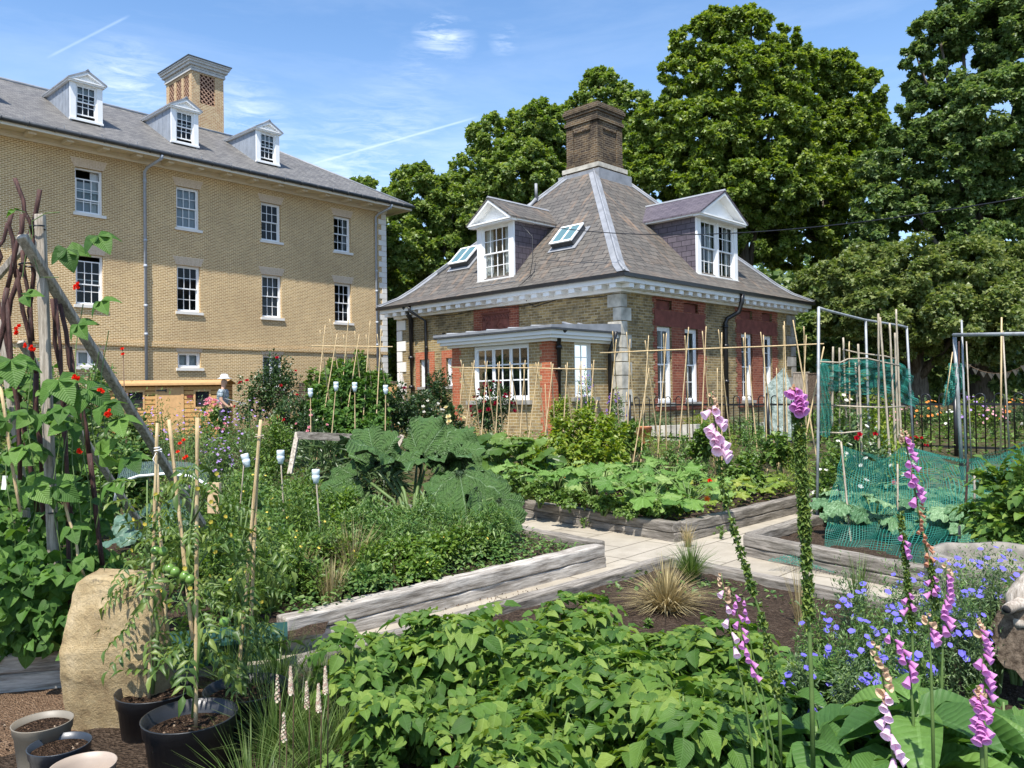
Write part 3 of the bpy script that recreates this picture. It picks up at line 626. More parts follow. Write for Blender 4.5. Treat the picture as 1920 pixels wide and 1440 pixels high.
# ---- bay extension
Bu0,Bu1,Bd=.36,4.04,2.4
fs=lambda u,d,z:(-u,Bu0-d,z)   # side wall facing right, u = distance out from the cottage
fsl=lambda u,d,z:(-u,Bu1+d,z)
b=FM();bo=[(1.1,3.18,1.45,2.9)];so2=[(.78,1.5,1.5,2.94)]
fbay=lambda u,d,z:(-Bd-d,u,z)
wall_open(b,fbay,Bu0,Bu1,.1,2.98,bo,.1);wall_open(b,fs,0,Bd,.1,2.98,so2,.1);wall_open(b,fsl,0,Bd,.1,2.98,[],.1)
BY=b.build('bay_extension',MT['bay_brick'],CT,uv=True)
for q_ in range(3):
    b=FM()
    for k in range(19):
        z=.1+k*.152;w_=.36 if k%2 else .29
        f_,ua,ub=((fbay,Bu0-.005,Bu0+w_),(fbay,Bu1-w_,Bu1+.005),(fs,Bd-w_+.04,Bd+.008))[q_]
        b.add([f_(ua,.008,z),f_(ub,.008,z),f_(ub,.008,min(z+.152,2.97)),f_(ua,.008,min(z+.152,2.97))],[(0,1,2,3)])
    b.build('red_brick_corner',MT['redb'],BY,uv=True)
W=window(CT,fbay,1.1,3.18,1.45,2.9,2,(0,3),rec=.05,fr=.07,case=3,bar=.035)
s=BX(fbay);s.bx(1.0,3.4,-.05,.1,1.34,1.448);s.build('sill',MT['stoneD'],W)
W=window(CT,fs,.78,1.5,1.5,2.94,2,(0,4),rec=.05,fr=.06,case=1,curtain=('full','blind'))
s=BX(fs);s.bx(.6,1.65,-.05,.1,1.4,1.498);s.build('sill',MT['stoneD'],W)
b=FM()
for o,z0,z1 in ((.1,2.9,2.97),(.24,2.97,3.05),(.30,3.05,3.16)): b.box(-Bd-o,-.0,Bu0-o,Bu1+o,z0,z1)
b.build('fascia',MT['white'],BY)
b=FM();o=.38;b.box(-Bd-o,0,Bu0-o,Bu1+o,3.162,3.2,1)
V=[(-Bd-o,Bu0-o,3.205),(-Bd-o,Bu1+o,3.205),(0,Bu1+o,3.205),(0,Bu0-o,3.205),(-Bd-o,Bu0-o,3.27),(-Bd-o,Bu1+o,3.27),(-.001,Bu1+o,3.42),(-.001,Bu0-o,3.42)]
b.add(V,[(0,1,5,4),(1,2,6,5),(3,0,4,7),(4,5,6,7)])
for y in np.linspace(Bu0+.3,Bu1-.2,5): b.tube([(-Bd-o+.02,y,3.27),(-.02,y,3.42)],.035,6)
for x in (-.5,-1.1,-1.7): b.tube([(x,Bu0-o+.01,3.25),(x,Bu0+.2,3.4)],.04,6)
b.build('bay_roof',[MT['lead'],MT['gutter']],BY)
K=MT['black']
pipe(CT,[(-2.2,Bu0-.34,3.2),(-2.2,Bu0-.1,3.0),(-2.2,Bu0-.1,.2)],.065,K,[(-2.2,Bu0-.1,2.2),(-2.2,Bu0-.1,2.75)])
pipe(CT,[(-.25,Bu0-.4,3.2),(-.2,Bu0-.12,2.7),(-.2,Bu0-.1,.3)],.05,K,[])
pipe(CT,[(-2.2,Bu1+.38,3.15),(-2.2,Bu1+.1,2.85)],.05,K)
pipe(CT,[(-.42,8.78,4.62),(-.1,8.84,4.2),(-.1,8.84,.2)],.085,K,[(-.1,8.84,2.9),(-.1,8.84,1.9)])
pipe(CT,[(-.5,8.42,4.65),(-.5,8.4,4.45),(-.1,8.05,4.1),(-.08,8.05,.2)],.05,K,[(-.08,8.05,3.2)])
pipe(CT,[(5.55,-OV-.03,4.6),(5.55,-OV-.0,4.35),(5.5,-.4,4.05),(5.24,-.14,3.85),(5.2,-.1,3.7),(5.2,-.1,.2)],.07,K,[(5.2,-.1,3.0),(5.2,-.1,1.9),(5.2,-.1,3.6)])
b=FM();b.tube([(-.02,u,4.25-.05*sin(u*2.1)) for u in np.linspace(.2,9.4,30)],.012,4);b.tube([(.12,3.2,5.2),(-.3,3.2,4.9),(-.53,3.3,4.68),(-.05,3.35,4.3),(-.03,3.1,4.15),(-.03,2.2,4.28),(-.03,.6,4.3)],.014,4);b.tube([(.1,3.75,6.7),(.3,3.45,6.3),(.2,3.35,5.6),(0,3.3,5.05)],.012,4)
b.build('cable',K,CT)
# ================================================================ GROUND, PATHS, BEDS
def soilm(name,c1,c2,c3,sc=30):
    m,nt,b=M_(name);co=coord(nt);n=noise(nt,co,sc,8,.75);v=nd(nt,'ShaderNodeTexVoronoi');v.inputs['Scale'].default_value=sc*2.2;nt.links.new(co,v.inputs[0])
    c=ramp(nt,n,[(.3,c1),(.5,c2),(.72,c3)]);c=mixc(nt,.35,c,ramp(nt,noise(nt,co,1.3,4),[(.3,(.3,.3,.3)),(.7,(.7,.7,.7))]),'OVERLAY')
    nt.links.new(c,b.inputs['Base Color']);b.inputs['Roughness'].default_value=1;b.inputs['Specular IOR Level'].default_value=.1
    a=nd(nt,'ShaderNodeMath',operation='ADD');nt.links.new(n,a.inputs[0]);nt.links.new(v.outputs[0],a.inputs[1]);bump(nt,b,a.outputs[0],1,.03);return m
MT['soil']=soilm('dark_soil',(.028,.019,.013),(.075,.052,.036),(.17,.125,.09))
MT['ground']=soilm('garden_ground',(.035,.03,.014),(.07,.06,.03),(.13,.11,.06),6)
MT['gravel']=soilm('brown_gravel',(.10,.06,.035),(.24,.15,.09),(.42,.3,.2),45)
MT['compost']=soilm('potting_compost',(.02,.012,.008),(.06,.036,.022),(.22,.14,.09),55)
m,nt,b=M_('concrete_slabs');co=coord(nt,'Object');mp=nd(nt,'ShaderNodeMapping');mp.inputs['Rotation'].default_value=(0,0,R_(-47));nt.links.new(co,mp.inputs[0])
br=nd(nt,'ShaderNodeTexBrick');br.offset=.5;br.inputs['Scale'].default_value=1;br.inputs['Brick Width'].default_value=.9;br.inputs['Row Height'].default_value=.6;br.inputs['Mortar Size'].default_value=.012;br.inputs['Mortar Smooth'].default_value=.6
br.inputs['Color1'].default_value=c4((.33,.29,.225));br.inputs['Color2'].default_value=c4((.38,.34,.27));br.inputs['Mortar'].default_value=c4((.13,.11,.08));nt.links.new(mp.outputs[0],br.inputs[0])
c=mixc(nt,.6,br.outputs[0],ramp(nt,noise(nt,co,3.5,7,.7),[(.3,(.33,.32,.30)),(.7,(.62,.62,.62))]),'OVERLAY');c=mixc(nt,ramp(nt,noise(nt,co,60,4,.8),[(.55,(0,0,0)),(.75,(.5,.5,.5))]),c,(.16,.13,.09))
nt.links.new(c,b.inputs['Base Color']);b.inputs['Roughness'].default_value=.9;bump(nt,b,noise(nt,co,90,4),.3,.004);MT['slab']=m
MT['sleeper']=woodm('weathered_sleeper',(.10,.088,.07),(.30,.27,.23),1,0)
MT['sleeperL']=woodm('pale_sleeper',(.20,.175,.145),(.52,.48,.42),1,0)
MT['sleeperD']=woodm('dark_sleeper',(.055,.045,.036),(.16,.135,.11),1,0)
# ground sheet
gx=np.concatenate([np.linspace(-160,-30,14)[:-1],np.linspace(-30,30,61),np.linspace(30,160,14)[1:]]);gy=np.concatenate([np.linspace(-40,0,6)[:-1],np.linspace(0,40,81),np.linspace(40,260,20)[1:]])
X,Y=np.meshgrid(gx,gy);Z=terr(X,Y)-.01;V=np.stack([X,Y,Z],2).reshape(-1,3);nx,ny=len(gx),len(gy)
i,j=np.meshgrid(np.arange(nx-1),np.arange(ny-1));k=(j*nx+i).ravel()
fm=FM();fm.add(V,np.stack([k,k+1,k+nx+1,k+nx],1));G=fm.build('ground',MT['ground']);tag(G,'earthy garden ground around the beds and buildings','ground',kind='structure')
def quadsheet(name,pts,z,mat,label,cat,kind='structure'):
    fm=FM();fm.add([(p[0],p[1],z) for p in pts],None,[(0,i,i+1) for i in range(1,len(pts)-1)]);return tag(fm.build(name,mat),label,cat,kind=kind)
dA=np.array([-.62,.785]);dB=np.array([.705,.709])
c1=np.array([.84,7.4]);c2=np.array([1.74,8.47]);c3=np.array([1.41,7.28]);c4_=np.array([2.26,7.74])
dC=np.array([.61,-.79]);dD=np.array([.53,-.85])
# slab paths (cross of two walks)
fm=FM()
def strip(p,q,r,t,z):
    fm.add([(*p,z),(*q,z),(*r,z),(*t,z)],[(0,1,2,3)])
e1=c1-dB*4.6+dA*.12;strip(e1,c1+dB*6.5+dA*.12,c3+dB*7.5-dA*.4,c3-dB*4.6-dA*.1,.004)
strip(c1-dB*.12+dA*6,c2+dA*6+dB*.1,c2+dB*.1,c1-dB*.12,.008)
strip(c3-dC*.1,c4_-dD*.3+dB*.1,c4_+dD*5+dB*.1,c3+dC*5,.008)
o=fm.build('path',MT['slab']);tag(o,'pale concrete slab paths crossing between the timber beds','path',kind='structure')
def sleeper(par,p,q,z0,z1,w,mat,name='sleeper',seed=0):
    p=np.array(p,float);q=np.array(q,float);d=q-p;L=np.linalg.norm(d);a=math.atan2(d[1],d[0]);fm=FM();n=max(3,int(L/.12));r=np.random.default_rng(seed+int(L*100))
    X=np.linspace(0,L,n);V=[]
    for x in X:
        e=r.normal(0,.003,8)
        for (y,z,k) in ((-w/2,0,0),(w/2,0,1),(w/2,z1-z0,2),(-w/2,z1-z0,3)): V.append((x,y+e[k]+(.002*sin(x*3+z0*40) ),z+(e[k+4] if z>0 else 0)))
    Q=[(4*i+k,4*i+(k+1)%4,4*i+4+(k+1)%4,4*i+4+k) for i in range(n-1) for k in range(4)]+[(0,3,2,1),(4*n-4,4*n-3,4*n-2,4*n-1)]
    fm.add(V,Q);o=fm.build(name,mat,par);o.location=(p[0],p[1],z0);o.rotation_euler=(0,0,a)
    bv=o.modifiers.new('b','BEVEL');bv.width=.012;bv.segments=2;bv.limit_method='ANGLE';bv.angle_limit=R_(50);return o
def bed(name,label,edges,soil,zs,w=.14,seed=1,mats=('sleeper','sleeper'),zt=(.0,.1,.21)):
    B=thing(name,label,'raised bed',(0,0,0))
    for k,(p,q,mm) in enumerate(edges):
        p=np.array(p,float);q=np.array(q,float);d=(q-p)/np.linalg.norm(q-p)
        for lv in range(len(zt)-1):
            off=.012*((lv+k)%2);sleeper(B,p+d*off,q,zt[lv]+(.003 if lv else -.03),zt[lv+1],w-.01*(lv==0),MT[mm],seed=seed+lv*7+k)
    # soil
    P=np.array(soil,float);x0,y0=P.min(0);x1,y1=P.max(0);n=int(max(x1-x0,y1-y0)/.12);fm=FM()
    def inside(x,y):
        c=False;j=len(P)-1
        for i in range(len(P)):
            if ((P[i][1]>y)!=(P[j][1]>y)) and (x<(P[j][0]-P[i][0])*(y-P[i][1])/(P[j][1]-P[i][1])+P[i][0]): c=not c
            j=i
        return c
    # bilinear patch for quads
    if len(P)==4:
        n=36;uu=np.linspace(0,1,n);Vv=[]
        for a in uu:
            for b_ in uu:
                p=(P[0]*(1-a)+P[1]*a)*(1-b_)+(P[3]*(1-a)+P[2]*a)*b_
                ed=min(a,1-a,b_,1-b_);Vv.append((p[0],p[1],zs+.05*min(1,ed*6)+rng.normal(0,.008)+max(0,terr(p[0],p[1])*.0)))
        fm.add(Vv,[(i*n+j,(i+1)*n+j,(i+1)*n+j+1,i*n+j+1) for i in range(n-1) for j in range(n-1)],smooth=True)
    o=fm.build('soil',MT['soil'],B);return B
q=.07
def L2(c,da,la,db,lb): return c,da,la,db,lb
b1f=c1-dB*3.3;b1r=c1+dA*3.6
bed('rhubarb_bed','pale timber sleeper bed holding the rhubarb, its corner left of the slab path',[(c1-dB*.07,b1f,'sleeperL'),(c1+dA*.07-dB*.0,b1r,'sleeper')],[c1-dB*.05+dA*.05,b1f+dA*.05,b1f+dA*3.6,b1r-dB*.05],.13)
bed('squash_bed','grey timber sleeper bed of courgettes in the middle, beyond the path crossing',[(c2+dA*.0,c2+dA*2.85,'sleeper'),(c2+dB*.08,c2+dB*4.6,'sleeper')],[c2+dA*.05+dB*.05,c2+dA*2.85+dB*.05,c2+dA*4.0+dB*4.6,c2+dB*4.6+dA*.05],.13)
dC=np.array([.61,-.79])
bed('potato_bed','low timber edged bed in the foreground full of potato plants',[(c3,c3-dB*3.9,'sleeper'),(c3+dC*.07,c3+dC*3.2,'sleeper')],[c3-dA*.0,c3-dB*5.5,(.2,.2),c3+dC*3.6],.025,zt=(-.02,.1))
dD=np.array([.53,-.85])
bed('netted_bed','low grey timber bed on the right under the green netting',[(c4_,c4_+dD*3.2,'sleeper'),(c4_+dB*.07,c4_+dB*3.5,'sleeper')],[c4_+dB*.05,c4_+dD*3.2,c4_+dD*3.2+(4,3),c4_+dB*5],.1)
bed('bean_bed','weathered timber bed at the left under the runner bean wigwam',[((-1.75,4.72),(-5.2,3.85),'sleeperL')],[(-1.2,4.95),(-5.2,3.9),(-7,8.5),(-1.5,8.5)],.12)
quadsheet('gravel_path',[(-6,2.6),(-1.2,3.0),(-1.0,4.2),(-1.75,4.6),(-6,3.7)],.006,MT['gravel'],'strip of brown gravel beside the left timber bed','path')
lg=thing('old_sleeper','bleached cracked timber lying in the bottom left corner under the small pots','timber',(0,0,0));sleeper(lg,(-3.2,2.92),(-1.93,3.02),0.008,.07,.42,MT['sleeperL'],'plank')
# far timber edging
FB=thing('far_bed','old timber bed edge half hidden in weeds beyond the kale tunnel','raised bed');p0=at(430,855,9.6);p1=at(560,868,9.0)
sleeper(FB,(p0[0],p0[1]),(p1[0],p1[1]),.1,.36,.14,MT['sleeper']);sleeper(FB,(p0[0]-.9,p0[1]+1.2),(p0[0],p0[1]+.1),.1,.36,.14,MT['sleeper'])
# ================================================================ RAILINGS
RL=thing('bow_top_railing','black bow topped iron railing in front of the cottage','railing',(0,0,0))
rp=np.array([2.8,19.0]);rd=np.array([.705,-.709])
def rpt(t,z): x,y=rp+rd*t; return (x,y,z)
b=FM()
b.beam(rpt(-.1,1.31),rpt(14.5,1.31),.012,.04);b.build('top_rail',MT['black'],RL);b=FM();b.beam(rpt(-.1,.56),rpt(14.5,.56),.012,.04);b.build('bottom_rail',MT['black'],RL)
t_=.08;k=0
for t0 in np.arange(0,14.2,.29):
    if abs((t0+1.8)%3.54-1.77)>1.77-.12: continue
    b=FM();a_=[rpt(t0+.145,.46),rpt(t0+.145,1.42)]+[rpt(t0+.145+.0725*(1-cos(s)),1.42+.075*sin(s)) for s in np.linspace(.3,pi-.3,7)]+[rpt(t0+.29,1.42),rpt(t0+.29,.46)]
    b.tube(a_,.0115,6);b.build('bow_bar',MT['black'],RL)
for t0 in (-.0,3.54,7.08,10.62):
    b=FM();b.tube([rpt(t0,.3),rpt(t0,1.52)],.038,8);b.tube([rpt(t0,1.52),rpt(t0,1.56)],[.045,.02],8);b.build('post',MT['black'],RL)
# ================================================================ TREES
TL={}
def fol(name,a,b_,c,trans=.3,rough=.42,spec=.4,**k): TL[name]=leafm(name,[(0,a),(.5,b_),(1,c)],trans,rough,spec,**k)
fol('plane_leaf',(.065,.115,.016),(.15,.23,.035),(.30,.37,.085),.45)
fol('plane_leaf_far',(.065,.125,.02),(.16,.24,.045),(.30,.37,.1),.48)
fol('dark_leaf',(.055,.105,.026),(.12,.195,.05),(.24,.31,.10),.45)
fol('olive_leaf',(.07,.115,.025),(.15,.205,.05),(.30,.34,.12),.45)
MT['bark']=woodm('tree_bark',(.07,.06,.045),(.16,.14,.11),.6,2)
RH=(np.array([(0,0,0),(.42,.42,.06),(0,1,-.08),(-.42,.42,.06)]),[(0,1,2,3)],[])
LF3=(np.array([(0,0,0),(.30,.12,.03),(.62,.42,-.04),(.26,.55,.05),(0,1.0,-.1),(-.26,.55,.05),(-.62,.42,-.04),(-.30,.12,.03)]),[],[(0,1,3),(1,2,3),(3,4,5),(0,3,5),(0,5,7),(5,6,7)])
def leaves(fm,blobs,n,size,m=0,tm=LF3,sub=90,spread=.135,droop=.25,fill=.62):
    """leaf clumps spread through ellipsoid blobs: (x,y,z,r) """
    B=np.array(blobs,float);w=B[:,3]**2;cnt=np.maximum(60,(n*w/w.sum()).astype(int))
    for (x,y,z,r),c in zip(B[:,:4],cnt):
        ns=max(8,int(sub*(r/1.5)**1.4));cd_=rnd_dir(ns,-.75,1);cc=np.array([x,y,z])+cd_*r*U(fill,1.02,ns)[:,None]*np.array([1,1,.92])
        cr_=r*spread*U(.6,1.35,ns);ix=rng.integers(0,ns,c);off=rnd_dir(c)*(U(0,1,c)**.45)[:,None];P=cc[ix]+off*cr_[ix][:,None]*np.array([1,1,.75])
        d=off*.8+cd_[ix]*.5+rng.normal(0,.7,(c,3));d[:,2]-=droop
        up=cd_[ix]*.5+off*.6+np.array([0,0,.7])+rng.normal(0,.5,(c,3));fm.inst(tm,P,frames(d,up),size*U(.6,1.25,c),m=m)
def tree(name,label,cat,px,Y,blobs_px,n,size,mat,group,trunk=True,seed=0,zg=.44,tm=LF3,**kw):
    base=at(px,760,Y);T=thing(name,label,cat,(base[0],base[1],zg),0,group)
    bl=[]
    for (bx_,by_,br_,dy) in blobs_px:
        p=at(bx_,by_,Y+dy);bl.append((p[0]-base[0],p[1]-base[1],p[2]-zg,br_*(Y+dy)/F))
    fm=FM();leaves(fm,bl,n,size,tm=tm,**kw);fm.build('crown',TL[mat],T)
    if trunk:
        b=FM();top=max(q[2] for q in bl);b.tube([(0,0,-.3),(.1,.1,top*.25),(-.1,0,top*.5),(0,.2,top*.8)],[.42,.34,.26,.08],9)
        for q in bl[::2]:
            z0=top*random.uniform(.2,.5);mid=np.array([q[0]*.5,q[1]*.5,(z0+q[2])/2+.4]);b.tube([(0,0,z0),mid,(q[0],q[1],q[2])],[.16,.1,.03],6)
        b.build('trunk',MT['bark'],T)
    return T
GT='tall trees behind the cottage'
tree('plane_tree','round headed green tree nearest the end of the brick block','tree',790,40,[(790,370,62,0),(735,420,50,1),(850,400,70,0),(760,480,70,-1),(720,560,60,0),(850,500,80,0),(800,590,70,0),(745,640,50,0),(790,690,60,1),(900,480,70,2),(715,470,35,0)],85000,.20,'plane_leaf_far',GT)
tree('plane_tree','broad crowned tree rising left of the chimney','tree',970,42,[(930,270,58,0),(1000,250,62,0),(1050,290,60,1),(900,330,60,0),(970,340,85,-1),(860,370,50,0),(1040,380,75,0),(930,430,80,0),(1020,230,35,0),(880,420,60,0)],80000,.20,'plane_leaf_far',GT)
tree('plane_tree','tree top showing directly behind the chimney','tree',1130,47,[(1130,180,50,0),(1175,210,50,0),(1090,215,40,1),(1150,270,70,0),(1110,330,60,0),(1180,310,60,0),(1125,150,28,0)],38000,.20,'plane_leaf_far',GT)
tree('plane_tree','tallest plane tree with a towering bright green crown','tree',1400,36,[(1310,80,52,0),(1385,70,60,0),(1290,150,58,0),(1370,160,80,-1),(1460,140,70,0),(1330,250,85,-1),(1240,240,60,0),(1440,240,90,-1),(1240,320,75,0),(1340,360,90,-1),(1450,350,90,-1),(1420,440,80,0),(1290,430,70,0),(1340,40,30,0),(1410,35,26,0),(1210,280,45,1),(1470,80,34,0)],175000,.185,'plane_leaf',GT)
tree('plane_tree','tall plane tree joined to the right of the tallest one','tree',1560,38,[(1540,150,60,0),(1600,180,56,0),(1590,250,70,0),(1520,250,70,0),(1540,350,80,-1),(1610,330,56,0),(1500,440,80,0),(1590,430,70,0),(1630,250,30,0),(1570,120,30,0),(1640,200,22,0)],100000,.185,'plane_leaf',GT)
tree('dark_tree','dark dense tree at the right edge, its crown running out of frame','tree',1840,30,[(1760,60,50,0),(1850,60,80,0),(1920,120,90,0),(1760,230,80,0),(1850,220,100,-1),(1700,300,60,0),(1790,330,90,0),(1900,340,100,0),(1710,390,60,0),(1820,420,90,0),(1930,450,90,0),(1650,400,55,0),(1720,110,30,0),(1745,160,45,0),(1640,450,50,0),(1990,250,100,0),(1800,10,50,0),(1900,0,70,0),(1640,310,35,0),(1670,260,26,0)],160000,.165,'dark_leaf',GT)
tree('hawthorn','spreading olive green hawthorn behind the railings with long drooping sprays','tree',1720,29,[(1545,540,50,0),(1610,520,65,-1),(1700,510,70,-1.5),(1800,510,70,-1.5),(1890,520,70,-1),(1580,590,50,-1),(1650,580,70,-2),(1760,590,75,-2),(1860,590,75,-2),(1960,560,80,0),(1700,640,50,-1),(1800,650,50,-1),(1900,650,60,-1),(1560,660,40,1)],95000,.15,'olive_leaf',None,droop=.2,spread=.22)
tree('distant_tree','small tree top peeping over the slate roof ridge','tree',680,60,[(672,352,22,0),(690,350,16,0),(735,365,18,0),(660,380,25,0),(745,380,18,0)],3500,.35,'plane_leaf_far',None)
# dark understorey behind the railings and between the houses
fm=FM();bl=[]
for px,py,r,Y in [(1500+i*45,690+8*(i%3),42,30+(i%4)) for i in range(14)]+[(1500+i*60,620,50,34) for i in range(9)]+[(700+i*30,690,34,44) for i in range(5)]+[(700+i*30,620,34,46) for i in range(4)]: p=at(px,py,Y);bl.append((p[0],p[1],p[2],r*Y/F))
leaves(fm,bl,52000,.2);tag(fm.build('hedge_understorey',TL['dark_leaf']),'dark mass of shrubs under the trees behind the gardens','undergrowth',kind='stuff')
# far screen of woodland beyond the trees
fm=FM();bl=[]
for i in range(26): p=at(690+i*50,560+20*(i%3),56);bl.append((p[0],p[1],p[2],4.2));bl.append((p[0],p[1]+2,p[2]-4,4.2))
leaves(fm,bl,50000,.5);tag(fm.build('woodland',TL['dark_leaf']),'far woodland filling the gaps low behind the trees','woodland',kind='stuff')
# ================================================================ GARDEN
def ovate(w=.32,droop=.18,fold=.07,n=4,k=.45,wave=0):
    V=[];Q=[]
    for i in range(n+1):
        t=i/n;h=w*(sin(pi*min(1,t**k if t>0 else 0))**.8 if 0<t<1 else 0.02);z=-droop*t*t;wv=wave*sin(i*2.4)
        V+=[(-h,t,z+fold*h/w+wv),(0,t,z),(h,t,z+fold*h/w-wv)]
    for i in range(n): a=3*i;Q+=[(a,a+1,a+4,a+3),(a+1,a+2,a+5,a+4)]
    return np.array(V),Q,[]
def merge(parts):
    V=[];Q=[];T=[];o=0;W=[]
    for tm,p,d,u,s in parts:
        v,q,t=tm[:3];W.append(np.asarray(tm[3] if len(tm)>3 else np.array(v)[:,:2]))
        R=frames([d],[u])[0];V.append(np.array(v)*s@R.T+np.array(p));Q+=[tuple(x+o for x in f) for f in q];T+=[tuple(x+o for x in f) for f in t];o+=len(v)
    return np.concatenate(V),Q,T,np.concatenate(W)
OV=ovate(.3,.2,.12);OVB=ovate(.37,.38,.16,6,.62,.018);OVN=ovate(.13,.2,.05,3,.6);OVP=ovate(.36,.34,.14,6,.66,.045);OVF=ovate(.27,.4,.16,7,.7,.02)
def compound(n,size,ang,leaf=OV,st=.25):
    P=[(leaf,(0,1,-.12),(0,1,-.35),(0,0,1),size*1.15)]
    for i in range(n):
        t=st+(1-st)*(i/n);z=-.12*t*t
        for s_ in (-1,1): P.append((leaf,(0,t,z),(s_*sin(ang),cos(ang),-.12),(0,0,1),size*(.65+.35*sin(pi*(i+1)/(n+1)))))
    P.append(((np.array([(-.008,0,0),(.008,0,0),(.006,1,-.12),(-.006,1,-.12)]),[(0,1,2,3)],[]),(0,0,0),(0,1,0),(0,0,1),1))
    return merge(P)
POT=compound(3,.40,1.15,OVP,.3);TOM=compound(4,.30,1.0,ovate(.2,.45,.15,3,.6,.07),.2);OVW=ovate(.42,.3,.12,6,.58,.015);TRI=merge([(OVW,(0,.4,0),(0,1,-.35),(0,0,1),.66),(OVW,(0,.38,0),(1,.25,-.3),(0,0,1),.6),(OVW,(0,.38,0),(-1,.25,-.3),(0,0,1),.6)])
def rleaf(lobes=0,na=26,amp=.16,cup=.12,rip=.05,jag=.08,seed=0):
    r0=np.random.default_rng(seed);V=[(0,.12,0)];Q=[];T=[];rings=(.3,.62,.86,1.0)
    for rr in rings:
        for j in range(na):
            a=-pi/2+2*pi*(j+.5)/na;f=1-.55*max(0,cos(a+pi/2))**6
            if lobes: f*=1-amp*(1-abs(cos(lobes*(a+pi/2)/2)))*rr
            f*=1+jag*(1 if j%2 else -1)*(rr>.8)
            x=rr*f*cos(a)*.52;y=.12+.1+rr*f*(sin(a)*.52)+.28*rr;z=cup*(.6-rr*rr)+rip*rr*sin(a*9+seed)+(.04*r0.normal() if rr>.8 else 0)-.1*rr*max(0,sin(a))
            V.append((x,y,z))
    for j in range(na): T.append((0,1+j,1+(j+1)%na))
    for k in range(3):
        for j in range(na): a=1+k*na;Q.append((a+j,a+(j+1)%na,a+na+(j+1)%na,a+na+j))
    return np.array(V),Q,T
RB=rleaf(0,32,0,.1,.045,.05,1);CG=rleaf(5,30,.55,.05,.03,.07,2);CAB=rleaf(0,24,0,.16,.025,.0,3)
fol('potato_leaf',(.045,.11,.02),(.105,.2,.033),(.23,.32,.06),.36,.5,.3,vein=True)
fol('bean_leaf',(.04,.10,.018),(.075,.165,.028),(.13,.24,.045),.33,.5,.25,vein=True)
fol('mid_leaf',(.06,.12,.02),(.11,.195,.035),(.2,.29,.065),.36)
fol('yellow_leaf',(.12,.2,.025),(.20,.29,.04),(.34,.38,.07),.4)
fol('grey_leaf',(.055,.095,.035),(.10,.165,.06),(.16,.23,.09),.25)
fol('weed_leaf',(.055,.125,.032),(.105,.2,.045),(.21,.30,.085),.34)
fol('rhubarb_leaf',(.03,.075,.028),(.055,.115,.042),(.10,.16,.07),.15,.5,.35)
fol('squash_leaf',(.09,.19,.035),(.14,.26,.05),(.24,.34,.10),.28,.5,.3,vein=True)
fol('tomato_leaf',(.05,.10,.02),(.095,.165,.035),(.19,.25,.055),.35)
fol('rose_leaf',(.022,.05,.016),(.045,.09,.025),(.09,.14,.045),.25,.35,.5)
fol('purple_leaf',(.03,.02,.03),(.06,.035,.05),(.10,.06,.08),.2)
fol('dry_grass',(.24,.19,.085),(.38,.31,.15),(.52,.44,.25),.3,.7,.2)
fol('green_grass',(.055,.10,.02),(.10,.17,.035),(.19,.25,.08),.35)
fol('fox_leaf',(.05,.12,.03),(.09,.19,.04),(.15,.27,.06),.32,.5,.3,vein=True)
fol('cab_leaf',(.07,.16,.07),(.12,.23,.10),(.19,.31,.15),.2,.45,.4,vein=True)
fol('kale_leaf',(.05,.11,.08),(.09,.17,.12),(.14,.23,.16),.2)
fol('pod_green',(.05,.10,.02),(.11,.18,.035),(.22,.28,.06),.3)
def petal(name,c,v=.15,tr=.35): TL[name]=leafm(name,[(0,tuple(x*(1-v) for x in c)),(1,tuple(min(1,x*(1+v)) for x in c))],tr,.55,.25)
petal('red_petal',(.48,.012,.02));petal('scarlet_petal',(.75,.06,.02));petal('pink_petal',(.78,.38,.42));petal('mauve_petal',(.42,.27,.58));petal('blue_petal',(.20,.17,.72));petal('white_petal',(.8,.78,.7));petal('yellow_petal',(.85,.65,.12));petal('cream_petal',(.80,.72,.42));petal('crimson_petal',(.28,.01,.03));petal('orange_petal',(.8,.28,.05))
def foxm(name,c1,c2):
    m,nt,b=M_(name);oi=nd(nt,'ShaderNodeObjectInfo');sx=nd(nt,'ShaderNodeSeparateXYZ');nt.links.new(coord(nt,'Object'),sx.inputs[0]);r=nd(nt,'ShaderNodeMapRange');nt.links.new(sx.outputs[1],r.inputs[0]);r.inputs[1].default_value=.0;r.inputs[2].default_value=.05
    c=mixc(nt,oi.outputs['Random'],c1,c2);c=mixc(nt,r.outputs[0],c,tuple(min(1,x*1.25+.06) for x in c2));nt.links.new(c,b.inputs['Base Color']);b.inputs['Roughness'].default_value=.55;b.inputs['Specular IOR Level'].default_value=.25
    t=nd(nt,'ShaderNodeBsdfTranslucent');nt.links.new(c,t.inputs[0]);mx=nd(nt,'ShaderNodeMixShader');mx.inputs[0].default_value=.4;nt.links.new(b.outputs[0],mx.inputs[1]);nt.links.new(t.outputs[0],mx.inputs[2]);nt.links.new(mx.outputs[0],nt.nodes['Material Output'].inputs[0]);TL[name]=m
petal('foxglove_pink',(.56,.23,.52),.2);petal('foxglove_pale',(.74,.54,.66),.12);petal('foxglove_faded',(.50,.26,.16),.3);foxm('foxglove_pink',(.42,.11,.38),(.60,.24,.52));foxm('foxglove_pale',(.60,.30,.50),(.76,.55,.66))
MT['stem']=plain('green_stem',(.10,.16,.04),.6);MT['stemD']=plain('brown_stem',(.12,.075,.04),.8)
def gr(x,y,b=0): return float(terr(x,y))+b
DISC=(np.array([(0,0,.0)]+[(cos(a)*(1 if i%2 else .84),sin(a)*(1 if i%2 else .84),.12) for i,a in enumerate(np.arange(10)*pi/5)]),[],[(0,1+i,1+(i+1)%10) for i in range(10)])
